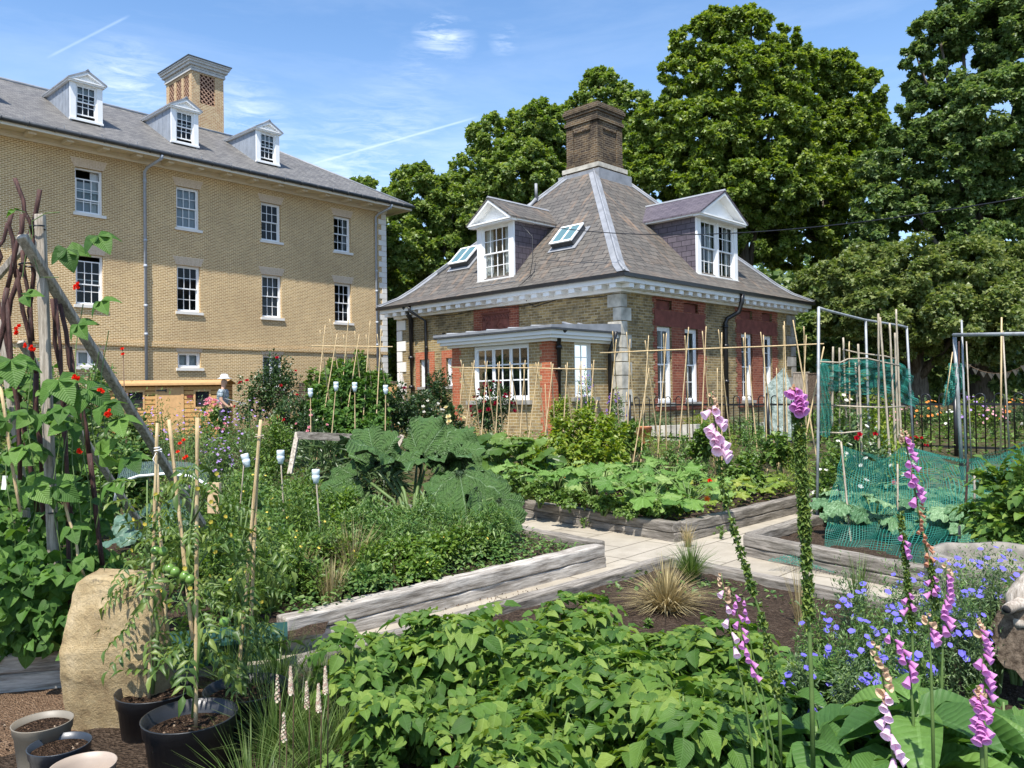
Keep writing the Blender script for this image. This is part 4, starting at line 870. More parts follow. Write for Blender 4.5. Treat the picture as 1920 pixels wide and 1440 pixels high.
def rosette():
    P=[]
    for k,(n,t,s) in enumerate(((5,.25,.9),(5,.75,.75),(4,1.15,.55))):
        for i in range(n): a=2*pi*i/n+k*.6;P.append((ovate(.5,-.35,.12,2,.6),(0,0,.1*k),(cos(a)*cos(t),sin(a)*cos(t),sin(t)),(-cos(a)*sin(t),-sin(a)*sin(t),cos(t)),s))
    return merge(P)
ROS=rosette()
FPRO={}
def flower(par,kind,mat,loc,size,d=(0,0,1),name='flower'):
    key=(kind,mat)
    if key not in FPRO:
        f=FM();f.inst({'rose':ROS,'disc':DISC}[kind],np.zeros((1,3)),np.eye(3)[None],1.0);f.build(name,TL[mat],None);o=COL.objects[-1];FPRO[key]=o.data;bpy.data.objects.remove(o)
    o=bpy.data.objects.new(name,FPRO[key]);COL.objects.link(o);o.parent=par;o.location=tuple(float(v) for v in loc);o.scale=(size,)*3
    o.rotation_euler=Vector(tuple(d)).to_track_quat('Z','Y').to_euler();return o
def bush(name,label,cat,px,ytop,hw,Y,mat,n,size,group=None,tm=OV,flowers=None,dense=.5,stems=7,zb=None,squash=1.0,sprd=.2):
    c=at(px,ytop,Y);x,y=c[0],c[1];g=gr(x,y) if zb is None else zb;h=max(.15,c[2]-g);r=hw*Y/F
    T=thing(name,label,cat,(x,y,g),0,group);f=FM()
    ns=max(10,int(n/30));cd_=rnd_dir(ns,-.3,1);rad=U(dense,1,ns)[:,None];cc=cd_*rad*np.array([r,r*.8,h*.5])+np.array([0,0,h*.52])
    ix=rng.integers(0,ns,n);off=rnd_dir(n)*(U(0,1,n)**.5)[:,None]*np.array([r,r,h*.5])*sprd*1.3;P=cc[ix]+off;P[:,2]=np.maximum(P[:,2],.02)
    d=cd_[ix]+rng.normal(0,.6,(n,3));d[:,2]-=.1;up=np.array([0,0,1])+cd_[ix]*.5+rng.normal(0,.4,(n,3))
    f.inst(tm,P,frames(d,up),size*U(.6,1.2,n),smooth=Y<9);f.build('foliage',TL[mat],T)
    if stems:
        b=FM()
        for i in range(stems):
            q=cc[rng.integers(0,ns)];b.tube([(q[0]*.15,q[1]*.15,0),(q[0]*.5,q[1]*.5,q[2]*.55),tuple(q)],[.012,.009,.004],4,cap=False)
        b.build('stem',MT['stem'],T)
    if flowers:
        kind,fm_,num,fs=flowers
        for i in range(num):
            d=rnd_dir(1,.0,1)[0];d[1]=-abs(d[1]);p=d*np.array([r,r*.8,h*.5])*1.02+np.array([0,0,h*.53]);flower(T,kind,fm_,p,fs*random.uniform(.8,1.15),d+np.array([0,-.3,.5]))
    return T
def grass(name,label,px,py,Y,r,h,n,mat,group=None,width=.006,lean=.6,zb=None,arch=.5):
    c=at(px,py,Y);x,y=c[0],c[1];T=FM();V=[];Q=[]
    a=U(0,2*pi,n);l=h*U(.5,1.1,n);rr=r*U(0,.35,n);ln=lean*U(.1,1,n);W=width*U(.6,1.3,n)
    t=np.array([0,.35,.7,1.0]);dx,dy=np.cos(a),np.sin(a)
    R_t=rr[:,None]+ (l*ln)[:,None]*t**1.7;Z_=(l*np.sqrt(np.maximum(.1,1-ln*.6)))[:,None]*(t-arch*ln[:,None]*t**2.6*.8)
    wd=W[:,None]*np.array([1,.9,.6,.08])
    L_=np.stack([dx[:,None]*R_t-dy[:,None]*wd,dy[:,None]*R_t+dx[:,None]*wd,Z_],2);Rr_=np.stack([dx[:,None]*R_t+dy[:,None]*wd,dy[:,None]*R_t-dx[:,None]*wd,Z_],2)
    VV=np.stack([L_,Rr_],2).reshape(n,8,3);q=np.array([(0,1,3,2),(2,3,5,4),(4,5,7,6)])
    T.add(VV.reshape(-1,3),(q[None]+(np.arange(n)*8)[:,None,None]).reshape(-1,4));o=T.build(name,TL[mat]);o.location=(x,y,gr(x,y) if zb is None else zb);tag(o,label,'grass clump',group);return o
def prt(v): return tuple(float(x) for x in v)
def ln(px,py,Y,qx,qy,Y2): return at(px,py,Y),at(qx,qy,Y2)
MT['cane']=woodm('bamboo_cane',(.42,.30,.15),(.62,.48,.28),2,2,.55,(.25,.17,.08));MT['caneG']=woodm('grey_cane',(.30,.25,.18),(.5,.43,.33),2,2,.6,(.16,.12,.08))
MT['stick']=woodm('dark_hazel_stick',(.035,.018,.016),(.11,.055,.045),2,2,.6,(.35,.3,.25));MT['post']=woodm('weathered_grey_post',(.22,.19,.15),(.50,.44,.36),1.4,2);MT['postL']=woodm('pale_new_timber',(.5,.36,.2),(.68,.52,.33),1,2)
def stick(par,p,q,r0,r1,mat,name='cane',wob=.0,seg=6,n=2,nodes=False):
    p=np.array(p);q=np.array(q);L=np.linalg.norm(q-p);n=max(n,2);ts=np.linspace(0,1,n if not nodes else max(3,int(L/.22)*3))
    P=[p+(q-p)*t+wob*rng.normal(0,1,3)*(0<t<1) for t in ts];r=np.linspace(r0,r1,len(ts))
    if nodes: r=np.array([x*(1.16 if i%3==1 else 1) for i,x in enumerate(r)])
    b=FM();P=np.array(P)-P[0];b.tube(P,r,seg);o=b.build(name,MT[mat],par);o.location=prt(p);return o
# ---------------------------------------------------------------- runner bean wigwam
WG=thing('bean_wigwam','wigwam of dark hazel sticks and grey posts wound with runner beans at the left','plant support',(0,0,0))
def pst(px,py,Y,qx,qy,Y2,w,mat='post',name='post'):
    b=FM();p,q=ln(px,py,Y,qx,qy,Y2);d=q-p;b.beam((0,0,0),d,w,w*.75,up=(0,1,0));o=b.build(name,MT[mat],WG);o.location=prt(p);bv=o.modifiers.new('b','BEVEL');bv.width=.004;return o
pst(75,402,4.6,104,1150,4.6,.052);pst(40,442,4.42,380,985,6.2,.056,name='brace');pst(3,600,5.2,52,1000,5.2,.05);pst(38,640,5.3,300,1040,6.6,.045,name='brace');pst(-5,520,4.9,72,430,4.65,.04,name='crossbar')
for s_ in ((28,335,4.6,62,440,4.6,.011),(62,440,4.6,60,620,4.7,.012),(75,355,4.7,38,510,4.7,.012),(38,510,4.7,-5,640,4.7,.013),(22,400,4.6,30,520,4.6,.011),(42,402,4.5,14,540,4.5,.012),(14,540,4.5,-10,700,4.5,.014),(14,418,4.9,-5,500,4.9,.010),(30,505,4.6,68,700,4.7,.012),(68,700,4.7,84,1000,4.8,.014),(42,470,4.6,62,640,4.6,.010),(12,560,4.5,38,900,4.5,.012),(98,560,4.8,120,760,4.9,.012),(120,760,4.9,135,1030,5.0,.016),(104,560,4.6,122,800,4.6,.009),(122,800,4.6,132,1180,4.6,.011),(112,570,4.7,168,850,4.7,.012),(168,850,4.7,192,1060,4.7,.014),(130,650,4.9,175,900,5.0,.014),(108,900,4.4,160,1085,4.4,.007),(0,720,4.3,38,960,4.3,.008),(-5,560,4.8,40,760,4.9,.012),(40,760,4.9,70,960,5.0,.014)):
    p,q=ln(*s_[:6]);stick(WG,p,q,s_[6]*1.1,s_[6],'stick' if s_[6]>.0085 else 'cane','stick',.006,7,6)
WB_=FM()
for px,py in ((105,965),(70,430),(50,500)):
    c=at(px,py,4.58);WB_.tube([(c[0]+.04*cos(a),c[1]+.035*sin(a),c[2]+.003*a) for a in np.linspace(0,6.3,12)],.005,5)
WB_.build('tie',MT['black'],WG)
BP=thing('runner_bean','leafy runner bean plants with scarlet flowers climbing the wigwam','bean plant',prt(at(110,1240,4.7)))
o0=np.array(BP.location);f=FM();N=520
PX=np.concatenate([U(-30,240,420),U(-30,190,380)]);PY=np.concatenate([1215-540*U(0,1,420)**1.2,U(950,1205,380)]);keep=(PX<90+ (PY-600)*.3)&(PY>620);PX=PX[keep];PY=PY[keep];n=len(PX)
P=np.array([at(a,b_,(4.72 if (b_<1050 and rng.random()<.85) else 4.2)+U(0,.8)) for a,b_ in zip(PX,PY)])-o0;d=rng.normal(0,.5,(n,3));d[:,1]-=.6;d[:,2]-=.35
f.inst(TRI,P,frames(d,np.array([0,-.6,1])+rng.normal(0,.45,(n,3))),U(.09,.165,n),smooth=True)
X=[(122,450,.2),(175,435,.2),(190,560,.17),(145,600,.17),(20,660,.26),(100,700,.26),(140,720,.24),(75,770,.18),(180,760,.2),(225,780,.2),(35,400,.1),(30,560,.14),(210,905,.2),(150,790,.2),(60,830,.2),(90,900,.22),(50,900,.22),(180,870,.2),(240,850,.18)]
P=np.array([at(a,b_,4.4) for a,b_,c in X])-o0;d=rng.normal(0,.3,(len(X),3))+np.array([.5,-.5,-.3]);f.inst(TRI,P,frames(d,np.array([0,-.8,.8])+rng.normal(0,.2,(len(X),3))),[c for a,b_,c in X])
f.build('foliage',TL['bean_leaf'],BP)
b=FM()
for s_ in [(108+18*i,1150-40*i) for i in range(6)]+[(20,1100),(60,1000),(150,900)]:
    y0=s_[1];pts=[at(s_[0]+9*sin(t*7),y0-t*330,4.45+.05*cos(t*7))-o0 for t in np.linspace(0,1,14)];b.tube(pts,.003,4,cap=False)
for pts in (((42,520),(48,480),(62,440),(60,415),(85,400),(112,398)),((55,430),(60,470),(75,520),(110,520))): b.tube([at(a,c,4.5)-o0 for a,c in pts],.003,4,cap=False)
b.build('vine',MT['stem'],BP)
for a,c in ((34,615),(30,622),(58,652),(64,660),(140,705),(146,712),(200,778),(147,845),(145,540),(150,536),(190,735),(52,645),(205,772)):
    for k in range(3): flower(BP,'rose','scarlet_petal',at(a+random.uniform(-4,4),c+random.uniform(-5,5),4.3)-o0,.016,(random.uniform(-1,1),-1,.3))
# ---------------------------------------------------------------- cane frames
def canerow(label,A,B,n,zf,top,spread,Ys,mat='cane',ext=.35,cross=None):
    T=thing('bean_trellis',label,'cane trellis',(0,0,0),0,'bamboo cane trellises for beans');A=np.array(A);B=np.array(B);u=(B-A)/np.linalg.norm(B-A);pr=np.cross(u,[0,0,1]);pr/=np.linalg.norm(pr)
    stick(T,A-u*.25,B+u*.25,.012,.011,mat,'crossbar',.004,5,5)
    for i in range(n):
        c=A+(B-A)*(i+rng.uniform(-.12,.12))/(n-1)
        for s_ in (-1,1):
            ft=c+pr*s_*spread*rng.uniform(.7,1.2)+u*rng.uniform(-.12,.12);ft[2]=gr(ft[0],ft[1],.05) if zf is None else zf;d=(c-ft);d/=np.linalg.norm(d);e=ext*rng.uniform(.4,1.1)
            stick(T,ft,c+d*e+u*.012*s_,.0115,.008,mat,'cane',.0,5,2,True)
    return T
canerow('long double row of tall bamboo canes with crossbar before the red brick windows',at(1150,661,13.6),at(1512,646,12.0),11,None,0,.42,0)
canerow('row of bamboo canes with a low crossbar in front of the bay window',at(866,689,15.2),at(1112,692,14.2),11,None,0,.38,0,ext=.16)
canerow('tall bamboo canes against the buff brick wall, behind the bottle topped canes',at(606,649,14.0),at(712,650,13.6),6,None,0,.42,0,ext=.45)
for lab,L_ in (('single leaning bamboo canes scattered among the leaves in front of the bay corner',((1085,722,14,1075,850),(1098,705,14,1110,860),(1120,750,13,1098,870),(1022,720,14.5,1028,850))),('thin bamboo canes standing loose near the cottage railing',((1175,735,14,1168,865),(1217,690,13,1185,880),(1345,690,13.5,1345,880),(1456,690,13,1460,880),(1405,685,13,1420,850))),('thicker canes leaning in the bed right of the slab path',((1487,600,10,1535,880),(1545,650,9.5,1500,870),(1592,640,10,1595,900)))):
    T=thing('cane_group',lab,'canes')
    for px,py,Y,qx,qy in L_: p,q=ln(px,py,Y,qx,qy,Y-.2);stick(T,q,p,.011,.008,'cane','cane',0,5,2,True)
T=thing('grey_stakes','pair of old grey wooden stakes leaning together before the white quoins','stakes')
for a in ((748,690,16,762,788),(754,700,16,768,780)): p,q=ln(*a[:3],*a[3:],15.6);stick(T,q,p,.018,.012,'post','stake',0,5,2)
p,q=ln(722,758,14,738,756,14)
# hurdle frame
HF=thing('timber_trestle','low grey timber trestle behind the rhubarb','trestle');b=FM();p,q=ln(558,816,9.2,752,825,8.9);b.beam(p,q,.03,.085);b.build('top_board',MT['sleeper'],HF)
for a in ((558,812,9.25,543,890,8.9),(754,818,8.95,736,858,8.7)): b=FM();p,q=ln(*a);b.beam(p,q,.05,.045,up=(0,1,0));b.build('leg',MT['postL'] if 0 else MT['post'],HF)
# bottle-topped canes
MT['bottle']=plain('white_plastic_bottle',(.66,.74,.76),.35,var=.06,bmp=0)
def bottle(px,py,Y,s,label,tilt=0):
    f=FM();k=[(0,0),(.024,0),(.026,.008),(.026,.03),(.022,.036),(.026,.042),(.026,.06),(.019,.072),(.019,.078),(.017,.08),(.017,.092),(.0,.094)]
    f.lathe([(r*s,-z*s) for r,z in k],16);o=f.build('plastic_bottle',MT['bottle']);c=at(px,py,Y);o.location=prt(c);o.rotation_euler=(0,tilt,0);tag(o,label,'bottle','upturned bottles on canes');return c
for i,(px,py,Y,s,qx,qy,lab) in enumerate(((582,728,10.3,1.25,583,840,'leftmost of the four bottles on the far canes'),(630,716,10.3,1.25,618,860,'second upturned bottle from the left on the far canes'),(665,717,10.2,1.25,666,845,'third upturned bottle from the left on the far canes'),(723,722,10.2,1.25,722,850,'far upturned bottle right beside the big red rose'),(458,851,6.7,1.25,444,1015,'near upturned bottle beside the paired canes, tilted'),(526,844,6.8,1.25,533,985,'near upturned bottle in front of the timber trestle leg'),(592,880,6.6,1.25,600,1000,'lowest near upturned bottle left of the rhubarb'))):
    t_=(-.25,0)[i!=4] if i>3 else 0
    c=bottle(px,py,Y,s,'white '+lab,t_)
    q=at(qx,qy,Y-.05);S=stick(None,q,c-np.array([0,0,.05]),.008,.006,'cane' if i<4 else 'caneG','marker_cane',0,5,2,True);tag(S,'thin cane under the '+lab,'cane','canes holding up bottles')
# near canes in tomato pots
for i,(a,lab) in enumerate((((295,793,3.75,279,1312,3.75),'cane at the left of the tomato pots, tied with white string'),((317,787,3.35,362,1200,3.3),'leaning cane rising through the tomatoes, second from the left'),((370,783,3.3,367,1365,3.3),'upright cane in the middle of the big front pot'),((489,787,3.7,444,1308,3.7),'taller cane of the leaning pair in the right tomato pot'),((484,840,3.72,470,1180,3.7),'shorter cane of the leaning pair in the right tomato pot'),((294,870,3.9,312,1200,3.85),'short cane behind the string tied cane'))):
    p,q=ln(*a);S=stick(None,q,p,.0085,.0075,'cane','bamboo_cane',.0,8,2,True);tag(S,lab,'cane','canes in the tomato pots')
f=FM();c=at(296,848,3.75);f.tube([c+np.array([.016*cos(a),.016*sin(a),.002*a]) for a in np.linspace(0,12,24)],.0025,5);f.tube([c+np.array(v) for v in ((0,-.016,0),(-.01,-.03,-.03),(.005,-.03,-.06))],.002,4);o=f.build('string_tie',MT['white']);tag(o,'white string tied round the leftmost cane','string')
f=FM();c=at(486,822,3.7);f.tube([c+np.array([.02*cos(a),.016*sin(a),.002*a]) for a in np.linspace(0,9,20)],.003,5);o=f.build('string_tie',MT['caneG']);tag(o,'twine tied round the leaning pair of canes','string')
# ---------------------------------------------------------------- standing stone
f=FM();nv=90;m=150;S_=at(228,1390,3.78);hh=at(228,1082,3.78)[2];r1=np.random.default_rng(11)
KK=r1.normal(0,1,(9,3));PH=r1.uniform(0,6,9)
def nz(p,s): return sum(np.sin((p@k)*s+h)/(1+.5*i) for i,(k,h) in enumerate(zip(KK,PH)))/3
tt,aa=np.meshgrid(np.linspace(0,1,nv+1),np.arange(m)*2*pi/m,indexing='ij');ca,sa=np.cos(aa),np.sin(aa);e=.16
w_=.25-.03*tt;P=np.stack([w_*np.sign(ca)*np.abs(ca)**e,.125*np.sign(sa)*np.abs(sa)**e,tt*hh],2).reshape(-1,3)
top=np.stack([(r_*P[-m:,0]) for r_ in (1,)],1)
caps=[P]
for r_ in (.75,.5,.25,.05): q=P[-m:].copy();q[:,:2]*=r_;caps.append(q)
P=np.concatenate(caps)
PLN=[((-.55,-.2,.85),(-.19,0,hh-.03)),((.55,-.1,.85),(.14,0,hh-.03)),((.1,-.8,.6),(0,-.07,hh-.03)),((.45,-.88,.12),(.12,-.098,.45)),((-.12,-.97,.28),(-.02,-.102,.55)),((.25,-.95,-.12),(.05,-.100,.28)),((-.1,-.97,-.15),(-.1,-.114,.2)),((.8,-.55,.25),(.21,-.08,.6)),((-.25,-.9,.3),(-.08,-.085,.62)),((.05,-.99,-.05),(.0,-.112,.1)),((.5,-.6,.65),(.13,-.07,.70))]
for nn,c in PLN:
    nn=np.array(nn);nn/=np.linalg.norm(nn);d=(P-np.array(c))@nn;P=P-np.maximum(0,d+.006*nz(P,22))[:,None]*nn
P+=.0045*nz(P,45)[:,None]*norm(P*[1,1,.1]);P[:,2]=np.maximum(P[:,2],0);rows=nv+5
f.add(P,[(j*m+i,j*m+(i+1)%m,(j+1)*m+(i+1)%m,(j+1)*m+i) for j in range(rows-1) for i in range(m)])
mm,nt,b=M_('honey_sandstone');co=coord(nt);n=noise(nt,co,5,8,.7);c=ramp(nt,n,[(.3,(.20,.135,.07)),(.48,(.40,.30,.16)),(.7,(.58,.46,.28))]);lic=ramp(nt,noise(nt,co,26,6,.8),[(.55,(0,0,0)),(.68,(1,1,1))]);sx=nd(nt,'ShaderNodeSeparateXYZ');nt.links.new(co,sx.inputs[0]);r=nd(nt,'ShaderNodeMapRange');nt.links.new(sx.outputs[2],r.inputs[0]);r.inputs[1].default_value=.35;r.inputs[2].default_value=.8
ml=nd(nt,'ShaderNodeMath',operation='MULTIPLY');nt.links.new(lic,ml.inputs[0]);nt.links.new(r.outputs[0],ml.inputs[1]);c=mixc(nt,ml.outputs[0],c,(.20,.17,.12));nt.links.new(c,b.inputs['Base Color']);b.inputs['Roughness'].default_value=.95;b.inputs['Specular IOR Level'].default_value=.15;bump(nt,b,noise(nt,co,38,8,.75),.9,.02)
o=f.build('standing_stone',mm);o.location=(S_[0]-.055,S_[1]+.1,-.01);o.rotation_euler=(R_(2),R_(-1.5),R_(-18));tag(o,'upright honey coloured sandstone block with chipped face behind the small pots','stone')
# ---------------------------------------------------------------- pots
MT['potB']=plain('black_plastic_pot',(.018,.019,.021),.38,var=.2,bmp=.05);MT['potG']=plain('taupe_plastic_pot',(.20,.175,.135),.5,var=.12,bmp=.05);MT['potP']=plain('pale_plastic_pot',(.36,.29,.23),.5,var=.1,bmp=.05);MT['potN']=plain('navy_plastic_pot',(.03,.038,.05),.35,var=.15,bmp=.05);MT['potT']=plain('terracotta_pot',(.42,.15,.06),.8,var=.2)
def pot(px,py,Y,r,h,mat,label,soil=.78,zb=None,seg=36):
    c=at(px,py,Y);zt=c[2];b_=zt-h;T=thing('plant_pot',label,'plant pot',(c[0],c[1],b_),0,'pots in the bottom left corner' if r<.3 and mat!='potT' else None)
    f=FM();f.lathe([(0,0),(r*.76,0),(r*.78,.01),(r*.93,h*.80),(r*.97,h*.81),(r*1.0,h*.98),(r*1.02,h),(r*.975,h),(r*.95,h*.84),(r*.92,h*.82),(r*.80,h*.2)],seg);f.build('pot',MT[mat],T)
    f=FM();pr=[(0,h*soil)]+[(r*.92*k/6,h*soil+.004*((k*7)%3)) for k in range(1,7)];f.lathe(pr,seg);f.build('compost',MT['compost'],T)
    g=FM();N=int(90*(r/.18)**2);a=U(0,2*pi,N);q=r*.85*np.sqrt(U(0,1,N));g.inst((np.array([(0,0,.5),(.5,0,0),(0,.5,0),(-.5,0,0),(0,-.5,0)]),[],[(0,1,2),(0,2,3),(0,3,4),(0,4,1)]),np.stack([q*np.cos(a),q*np.sin(a),np.full(N,h*soil)],1),frames(rnd_dir(N)),U(.006,.018,N));o=g.build('bark_chip',MT['chip'],T);o['kind']='stuff';return T
MT['chip']=leafm('bark_chips',[(0,(.04,.025,.018)),(.75,(.14,.09,.055)),(1,(.36,.28,.2))],0,.9,.1)
pot(356,1340,3.3,.186,.30,'potB','big black pot at the front holding the tallest tomato cane',.80)
pot(292,1292,3.75,.175,.30,'potB','black tomato pot against the standing stone',.85)
pot(462,1288,3.72,.19,.30,'potB','black tomato pot to the right of the big front pot',.85)
pot(80,1352,3.36,.115,.20,'potG','small taupe pot, rearmost of the three by the stone',.86)
pot(112,1394,3.22,.115,.19,'potN','small navy blue black pot between the two brown ones',.86)
pot(156,1434,3.05,.116,.19,'potP','small pale brown pot cut off by the bottom edge',.62)
pot(1205,800,17.2,.20,.42,'potT','terracotta pot standing by the railing gate post',.9);pot(1052,835,13.5,.13,.25,'potT','orange terracotta pot among the pale bean leaves',.9)
TG=thing('plastic_trough','long dark green plastic trough lying behind the tomato pots','trough',prt(gz(400,1235,.15)),R_(16));f=FM();f.box(-.36,.36,-.12,.12,0,.11);f.box(-.4,.4,-.15,.15,.11,.128);f.build('tub',plain('dark_green_plastic',(.012,.05,.038),.4),TG)
# ---------------------------------------------------------------- tomatoes
def tomato(label,px,yb,Y,ytop,hw,n,lean=0):
    c=at(px,yb,Y);top=at(px+lean,ytop,Y);h=top[2]-c[2];T=thing('tomato_plant',label,'tomato plant',prt(c),0,'tomato plants in pots');b=FM();r=hw*Y/F
    st=[(0,0,0),(.03,.0,h*.3),(-.03,.02,h*.6),(top[0]-c[0],0,h)];b.tube(st,[.009,.008,.006,.003],6)
    for i in range(7): z=h*(.25+.1*i);a=i*2.4;b.tube([(0,0,z),(r*.5*cos(a),r*.5*sin(a),z+.1),(r*cos(a),r*sin(a),z+.05)],[.005,.004,.002],5)
    b.build('stem',MT['stem'],T);f=FM();t=U(.18,1.0,n);a=U(0,2*pi,n);q=r*U(.05,.9,n)*(1-.5*np.abs(t-.6));P=np.stack([q*np.cos(a)+(top[0]-c[0])*t,q*np.sin(a),t*h],1);d=np.stack([np.cos(a),np.sin(a),U(-.9,.35,n)],1)
    f.inst(TOM,P,frames(d,np.array([0,0,1])+rng.normal(0,.5,(n,3))),U(.09,.21,n),smooth=True);f.build('foliage',TL['tomato_leaf'],T)
    for i in range(9): z=h*random.uniform(.4,.95);a=random.uniform(0,6.3);flower(T,'disc','yellow_petal',(r*.7*cos(a),-abs(r*.7*sin(a)),z),.010,(cos(a),-1,-.2))
    return T
T=tomato('tomato plant in the black pot against the standing stone',286,1300,3.75,900,52,46,-10)
tomato('tallest tomato plant growing up the canes of the big front pot',362,1345,3.3,860,80,60,10);tomato('tomato plant in the right hand black pot beside the leaning canes',455,1300,3.72,930,80,56,15)
MT['tomG']=plain('green_tomato',(.12,.22,.04),.3,var=.1,bmp=0);sph=[(0,-.02)]+[(.02*sin(a),-.02*cos(a)) for a in np.linspace(.35,pi-.3,7)]+[(0,.02)]
for i,(a,c) in enumerate(((292,1032),(306,1034),(328,1072),(346,1080),(318,1066),(356,1086),(420,1166))):
    f=FM();f.lathe(sph,12);o=f.build('green_tomato',MT['tomG'],T);o.location=prt(at(a,c,3.2)-np.array(T.location))
# ---------------------------------------------------------------- potatoes
def potato(label,x,y,h,r,n,seed):
    T=thing('potato_plant',label,'potato plant',(x,y,.02),random.uniform(0,6),'potato plants in the foreground bed');f=FM();b=FM()
    ns=9
    for i in range(ns):
        a=2*pi*i/ns+rng.uniform(-.3,.3);q=r*rng.uniform(.25,.8);p=np.array([q*cos(a),q*sin(a),h*rng.uniform(.7,.95)]);b.tube([(0,0,0),p*np.array([.5,.5,.55]),p],[.009,.007,.004],5)
        k=n//ns;t=U(.3,1.05,k);aa=U(0,2*pi,k);P=p*t[:,None];P[:,2]=h*(.15+.85*t)*rng.uniform(.8,1.05);d=np.stack([np.cos(aa)+cos(a)*.5,np.sin(aa)+sin(a)*.5,U(-.5,.35,k)],1);f.inst(POT,P,frames(d,np.array([0,0,1])+rng.normal(0,.38,(k,3))),U(.11,.21,k),smooth=True)
    b.build('stem',MT['stem'],T);f.build('foliage',TL['potato_leaf'],T);return T
PL_='leafy bright green potato plant in the crowded foreground bed'
protos=[potato(PL_,-.2,4.2,.46,.28,99,1),potato(PL_,.35,4.5,.42,.3,99,2),potato(PL_,.9,4.3,.47,.28,99,3)]
k=0
for j,Y in enumerate((2.55,2.95,3.4,3.85,4.3)):
    xs=np.arange(-.95,1.7,.45)
    for i,x in enumerate(xs):
        x=x+(.2 if j%2 else 0)+rng.uniform(-.08,.08);lim0=(-.22,-.35,-.5,-.7,-.8)[j];lim1=(.75,.88,1.0,1.1,1.2)[j]
        if x<lim0 or x>lim1: continue
        o=protos[k] if k<3 else copy_tree(protos[k%3]);s_=rng.uniform(.78,1.18);o.location=(x,Y+rng.uniform(-.08,.08),.0);o.rotation_euler=(0,0,rng.uniform(0,6.3));o.scale=(s_,s_,s_*rng.uniform(.9,1.05)*(1,1,.97,.9,.8)[j]);k+=1
# ---------------------------------------------------------------- foxgloves
def bellT(L=.048,r=.0165):
    pr=[(.004,0),(.0075,.1),(.0095,.3),(.0125,.62),(.0155,.85),(.0195,1.0)];s_=10;V=[];
    for rr,t in pr:
        for j in range(s_):
            a=2*pi*j/s_;k=rr*r/.0165*(1+(.12*sin(2*a)) );yy=L*(t+(.10*max(0,-sin(a)) if t==1 else 0));V.append((k*cos(a),yy,k*sin(a)))
    Q=[(i*s_+j,i*s_+(j+1)%s_,(i+1)*s_+(j+1)%s_,(i+1)*s_+j) for i in range(5) for j in range(s_)];V.append((0,-.003,0));return np.array(V),Q,[(len(V)-1,j,(j+1)%s_) for j in range(s_)]
BT=bellT();BMESH={}
def bell(par,p,d,s_,mat):
    if mat not in BMESH:
        f=FM();f.inst(BT,np.zeros((1,3)),np.eye(3)[None],1,smooth=True);o=f.build('flower',TL[mat]);BMESH[mat]=o.data;bpy.data.objects.remove(o)
    o=bpy.data.objects.new('flower',BMESH[mat]);COL.objects.link(o);o.parent=par;o.location=prt(p);o.scale=(s_,)*3;o.rotation_euler=Vector(prt(d)).to_track_quat('Y','Z').to_euler();return o
PODT=merge([(ovate(.36,.5,.25,2,.5),(0,0,0),(cos(a)*.8,sin(a)*.8,.55),(0,0,1),1) for a in np.arange(5)*2*pi/5]+[(ovate(.3,0,.3,2,.6),(0,0,0),(0,.1,1),(cos(a),sin(a),0),1.1) for a in (0,2.1,4.2)])
def foxglove(label,pts,Y,bells=(),pods=(),buds=(),r=.006,group='foxgloves',bs=.62):
    """pts px path from top to bottom; bells (t0,t1,n,mat,size,side)"""
    W=np.array([at(a,b_,Y+(c[2] if len(c)>2 else 0)) for c in pts for a,b_ in [(c[0],c[1])]]);base=W[-1].copy();base[2]=max(.0,base[2]-.3)
    T=thing('foxglove',label,'foxglove',prt(base),0,group);W=W-base;seg=np.linalg.norm(np.diff(W,axis=0),axis=1);cum=np.concatenate([[0],np.cumsum(seg)]);Lt=cum[-1]
    def pos(t): return np.array([np.interp(t*Lt,cum,W[:,i]) for i in range(3)])
    b=FM();ts=np.linspace(0,1,24);P=[pos(t) for t in ts]+[np.array([0,0,0.])];b.tube(P,np.linspace(r*.35,r,len(P)),7);b.build('stem',MT['stem'],T)
    if pods:
        f=FM()
        for (t0,t1,n,s_) in pods:
            t=np.sort(U(t0,t1,n));C=np.array([pos(q) for q in t]);a=np.arange(n)*2.4;d=np.stack([np.cos(a),np.sin(a),np.full(n,.25)],1);up=np.tile([0,0,1.],(n,1))
            F_=frames(np.cross(d,up)+rng.normal(0,.1,(n,3)),d+np.array([0,0,.6]));f.inst(PODT,C+d*r*.6,F_,s_*.85*U(.7,1.2,n))
        f.build('seed_pod',TL['pod_green'],T)
    for (t0,t1,n,mat,s_,side) in bells:
        for i,t in enumerate(np.linspace(t0,t1,n)):
            a=-pi/2+side+((i*2.4)%(2.4)-1.2)*1.0+random.uniform(-.3,.3);a=-pi/2+side+random.uniform(-1.15,1.15);dn=-.55-.35*(t-t0)/(t1-t0+1e-3)
            d=np.array([cos(a),sin(a),dn]);bell(T,pos(t)+np.array([cos(a),sin(a),0])*r,d,bs*s_*(.78+.3*(t-t0)/(t1-t0+1e-3)),mat)
    for (t0,t1,n,s_) in buds:
        f=FM();t=np.linspace(t0,t1,n);C=np.array([pos(q) for q in t]);a=-pi/2+rng.uniform(-1.4,1.4,n);d=np.stack([np.cos(a),np.sin(a),np.full(n,-.1)],1);f.inst((BT[0]*np.array([.75,.45,.75]),BT[1],BT[2]),C+d*.003,frames(d),s_*np.linspace(.35,.8,n));f.build('bud',TL['bud'],T)
    return T
petal('bud',(.62,.45,.30),.3)
FP,FL,FD='foxglove_pink','foxglove_pale','foxglove_faded'
